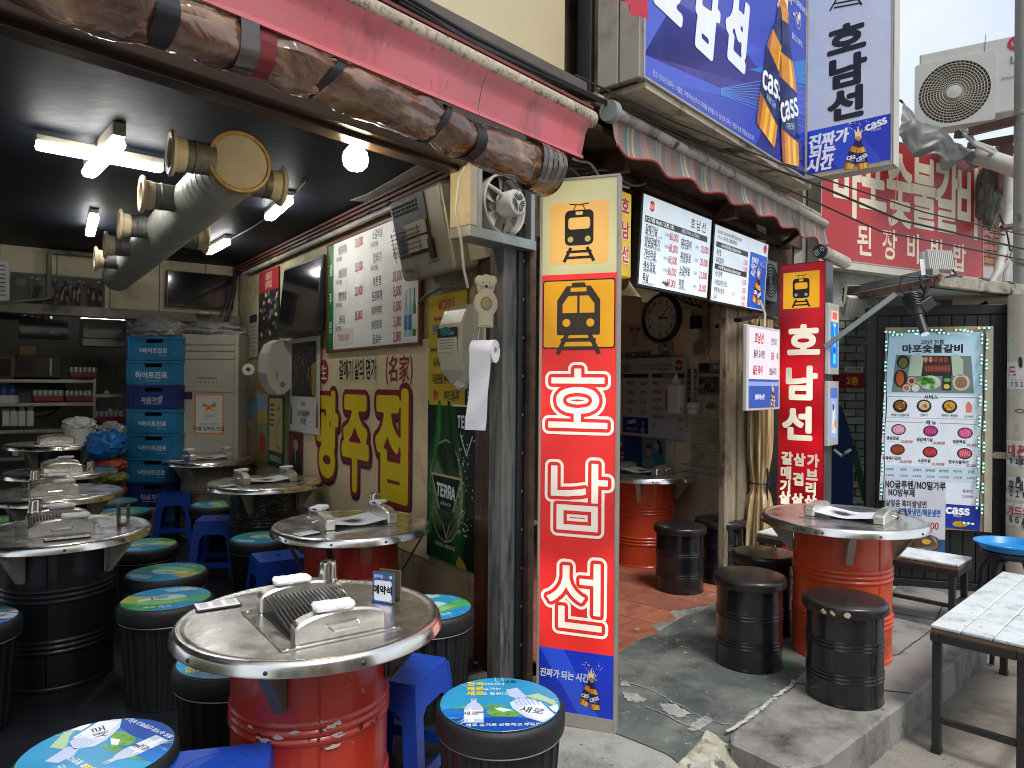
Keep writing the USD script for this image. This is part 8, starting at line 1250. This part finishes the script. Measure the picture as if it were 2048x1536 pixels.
        a.text("새로", .72, .18, .1, "d8d08a", layer=6, bold=.03); a.text("제로 슈거", .45, .86, .07, "e2eef2", layer=6); a.text("새로", .44, .48, .08, "38506a", layer=7)
    # creases and torn nicks of the film
    rr = random.Random(kind + 3)
    for k in range(9): an = rr.uniform(0, 6.28); q = .8 + .15 * rr.random(); x, y = R + R * q * math.cos(an), R + R * q * math.sin(an); g(LineString([(R + R * math.cos(an), R + R * math.sin(an)), (x, y), (x - .01 * math.cos(an + 1), y - .012 * math.sin(an + .7))]).buffer(.0009), "dce6ea", 9, "crease")
    for (name, col, layer), gs in sorted(a.d.items(), key=lambda k: k[0][2]):
        mb = MB(); [mb.flat(f_, q.intersection(disc), .0008 + .00016 * layer) for q in gs]; t.part(name, mb, ink(col, 0, .28) if isinstance(col, str) else col, smooth=False, local=True, under=t.main)
    a.d = {}
def tub_stool(loc, rz, label, kind, group="black tub stools with printed tops"):
    t = Thing("tub_stool", label, "stool", loc, rz, group=group); mb = MB(); fl = lambda a_, h_: 1 + .018 * np.clip(np.cos(a_ * 24) * 2, -1, 1) * ((h_ > .02) & (h_ < .39))
    mb.lathe([(.165, 0), (.168, .004), (.17, .03)] + [(.17 + .026 * z / .38, z) for z in np.linspace(.04, .385, 8)] + [(.2, .4), (.203, .415)], 144, wob=fl); t.part("tub", mb, m_tub, local=True, smooth=25)
    mb = MB(); mb.lathe([(.2, .408), (.207, .405), (.214, .412), (.2155, .43), (.2155, .455), (.213, .47), (.206, .478), (.2, .4815), (.0, .4835)], 96); t.part("lid", mb, m_lid, local=True, smooth=45); mb = MB(); mb.lathe([(.2075, .403), (.209, .4005), (.207, .398)], 72); t.part("lid_seam", mb, m_grey, local=True)
    mb = MB(); mb.lathe([(.198, .4835), (.197, .4845), (0, .4848)], 72, wob=lambda a_, h_: 1 + .004 * np.sin(a_ * 31) * np.sin(a_ * 7)); t.main = t.part("sticker", mb, m_st1, local=True, smooth=False); seat_art(t, kind); return t
def fromtop(u, v, z): p = zp(u, v, z); return V(p[0], p[1], 0)
GS = "black tub stools with printed tops"
base0 = tub_stool(fromtop(1000, 1405, .484), .05, "black tub stool with a bright blue top, yellow letters and bottles, beside the tall sign", 0); base0b = tub_stool(fromtop(195, 1502, .484), 2.6, "black tub stool with a blue bottle top at the bottom left corner", 0)
base1 = tub_stool(fromtop(333, 1196, .484), .3, "black tub stool with a green and blue top between the left and nearest tables", 1)
for (u, v, rz, lb, bs) in [(333, 1143, 2.8, "black tub stool with a mostly blue top just behind the green and blue one", base1), (285, 1089, 3.4, "black tub stool with blue and yellow top right of the left edge table", base1), (432, 1008, 2.2, "pale topped tub stool under the table before the air conditioner", base1), (525, 1074, 2.9, "pale green topped tub stool before the chipped drum table", base1), (246, 1022, 1.2, "tub stool with a pale blue top behind the left edge table", base1), (225, 1002, .7, "tub stool half hidden behind the second left table", base1), (-8, 1040, 2.0, "green topped tub stool at the left edge below the second left table", base1)]:
    bs.copy(fromtop(u, v, .484), rz, lb, GS)
base1.copy(fromtop(858, 1213, .484), .6, "tub stool with blue sky and green meadow top right of the nearest table", GS); base0.copy(V(-1.06, 2.74, 0), 1.9, "tub stool mostly hidden behind the red drum of the nearest table", GS); base0.copy(fromtop(-72, 1240, .484), 1.0, "blue topped tub stool cut by the left edge of the picture", GS)
# ---- black drum stools
m_cus = M("cushion_black", (.014, .012, .012), rough=.3, var=.2, scale=6, bump=.12, bscale=30, coat=.15, dirt=("2b1a18", 3, .5, .3)); m_sdr = M("drum_gloss_black", (.006, .0065, .009), rough=.22, var=.2, coat=.5, bump=.05, bscale=20, dirt=("3a3732", 14, .72, .03))
def drum_stool(loc, rz, label, torn=False):
    t = Thing("drum_stool", label, "stool", loc, rz, group="black steel drum stools at the right restaurant"); mb = MB(); P = [(.168, 0), (.174, .003), (.174, .012), (.17, .018)]
    for c_ in (.13, .28):
        for k in (-1, 0, 1): z = c_ + k * .018; P += [(.17, z - .008), (.1735, z - .003), (.1735, z + .003), (.17, z + .008)]
    mb.lathe(P + [(.17, .43)], 64); t.part("drum", mb, m_sdr, local=True, smooth=40); mb = MB(); mb.box((.1705, 0, .21), (.004, .004, .38), 0); t.part("seam", mb, m_sdr, local=True)
    mb = MB(); mb.lathe([(.17, .418), (.186, .42), (.1905, .427), (.191, .452), (.188, .463), (.181, .47), (.168, .474), (.0, .48)], 72, wob=lambda a_, h_: 1 + .006 * np.sin(a_ * 5) + .003 * np.sin(a_ * 17)); t.part("cushion", mb, m_cus, local=True, smooth=50)
    if torn:
        rr = random.Random(2)
        for an in (-2.5, -2.28, -1.95, -.35):
            mb = MB(); e = V(math.cos(an), math.sin(an), 0); f_ = Fr(e * .1915 + V(0, 0, .44), V(-e[1], e[0], 0), (0, 0, 1), 1, 1); pts = [(rr.uniform(.4, 1) * .017 * math.cos(q), rr.uniform(.35, 1) * .016 * math.sin(q)) for q in np.linspace(0, 6.1, 9)]; mb.flat(f_, Polygon(pts).buffer(0), .0005, .0016); t.part("torn_patch", mb, M("foam_tan", (.55, .42, .3), rough=.9), local=True)
    return t
def st(u, v, zt, zb): p = zp(u, v, zt); return V(p[0], p[1], zb)
drum_stool(st(1690, 1191, .535, .055), .0, "nearest black drum stool with torn edging before the outdoor table", True); k0 = drum_stool(st(1499, 1145, .535, .055), 2.0, "black drum stool on green concrete, left of the torn one")
for u, v, zt, zb, rz, lb in ((1528, 1101, .535, .055, 3.5, "black drum stool close behind, touching the outdoor orange drum"), (1360, 1048, .525, .05, 1.0, "black drum stool on terracotta tiles before the indoor orange drum"), (1441, 1036, .525, .05, 4.0, "black drum stool deepest inside, behind the one on the tiles")): k0.copy(st(u, v, zt, zb), rz, lb, "black steel drum stools at the right restaurant")
# ---- blue plastic stools
m_blu = M("plastic_blue", (.008, .055, .38), rough=.33, var=.1, bump=.05, bscale=30, dirt=("0a1c50", 5, .62, .2))
def blue_stool(loc, rz, label):
    t = Thing("plastic_stool", label, "stool", loc, rz, group="blue plastic stools"); H = .45; a_, b_ = .14, .185; mb = MB()
    mb.flat(Fr((0, 0, 0), (1, 0, 0), (0, 1, 0), 1, 1), rrect(-a_, -a_, a_, a_, .02).difference(Point(0, 0).buffer(.018)), H - .012, .012); t.part("seat", mb, m_blu, local=True)
    mb = MB(); [mb.flat(Fr((0, 0, 0), (1, 0, 0), (0, 1, 0), 1, 1), Point(0, 0).buffer(r_ + .003).difference(Point(0, 0).buffer(r_)), H, .0015) for r_ in (.06, .1)]; t.part("seat_ring", mb, m_blu, local=True)
    for k in range(4):
        an = k * math.pi / 2; c_, s_ = math.cos(an), math.sin(an); ax = V(c_, s_, 0); sd = V(-s_, c_, 0)     # a side: panel with an arched opening
        sl_ = (b_ - a_) / H; g = Polygon([(-b_, 0), (-a_, H - .012), (a_, H - .012), (b_, 0), (b_ - .055, 0), (a_ - .045, H - .13), (a_ - .075, H - .105), (-a_ + .075, H - .105), (-a_ + .045, H - .13), (-b_ + .055, 0)]); f_ = Fr(ax * b_, sd, V(0, 0, 1) - ax * sl_, 1, 1); g = affinity.scale(g, 1, math.hypot(1, sl_), origin=(0, 0)); mb = MB(); mb.flat(f_, g, -.006, .006); t.part("side", mb, m_blu, local=True)
        mb = MB(); q = .11; w_ = b_ - (b_ - a_) * q / H - .05; p_ = ax * (b_ - (b_ - a_) * q / H - .006); mb.beam(p_ - sd * w_ + V(0, 0, q), p_ + sd * w_ + V(0, 0, q), .006, .045); t.part("stretcher", mb, m_blu, local=True)
        d = (ax + sd); mb = MB(); mb.beam(d * (a_ - .004) + V(0, 0, H - .014), d * (b_ - .004) + V(0, 0, 0), .014, .014, up=tuple(ax)); t.part("leg", mb, m_blu, local=True)
    return t
b0 = blue_stool(V(-.425, 2.76, 0), -.35, "bright blue plastic stool between the nearest table and the printed stool")
for p, rz, lb in ((V(-2.35, 5.72, 0), .2, "blue plastic stool before the chipped drum table's left side"), (V(-3.28, 7.0, 0), .3, "blue plastic stool in front of the drink crates"), (V(-1.46, 4.5, 0), .55, "blue plastic stool left of the red drum by the mural"), (V(-.82, 2.0, 0), .25, "blue plastic stool top at the bottom edge before the nearest table")): b0.copy(p, rz, lb, "blue plastic stools")
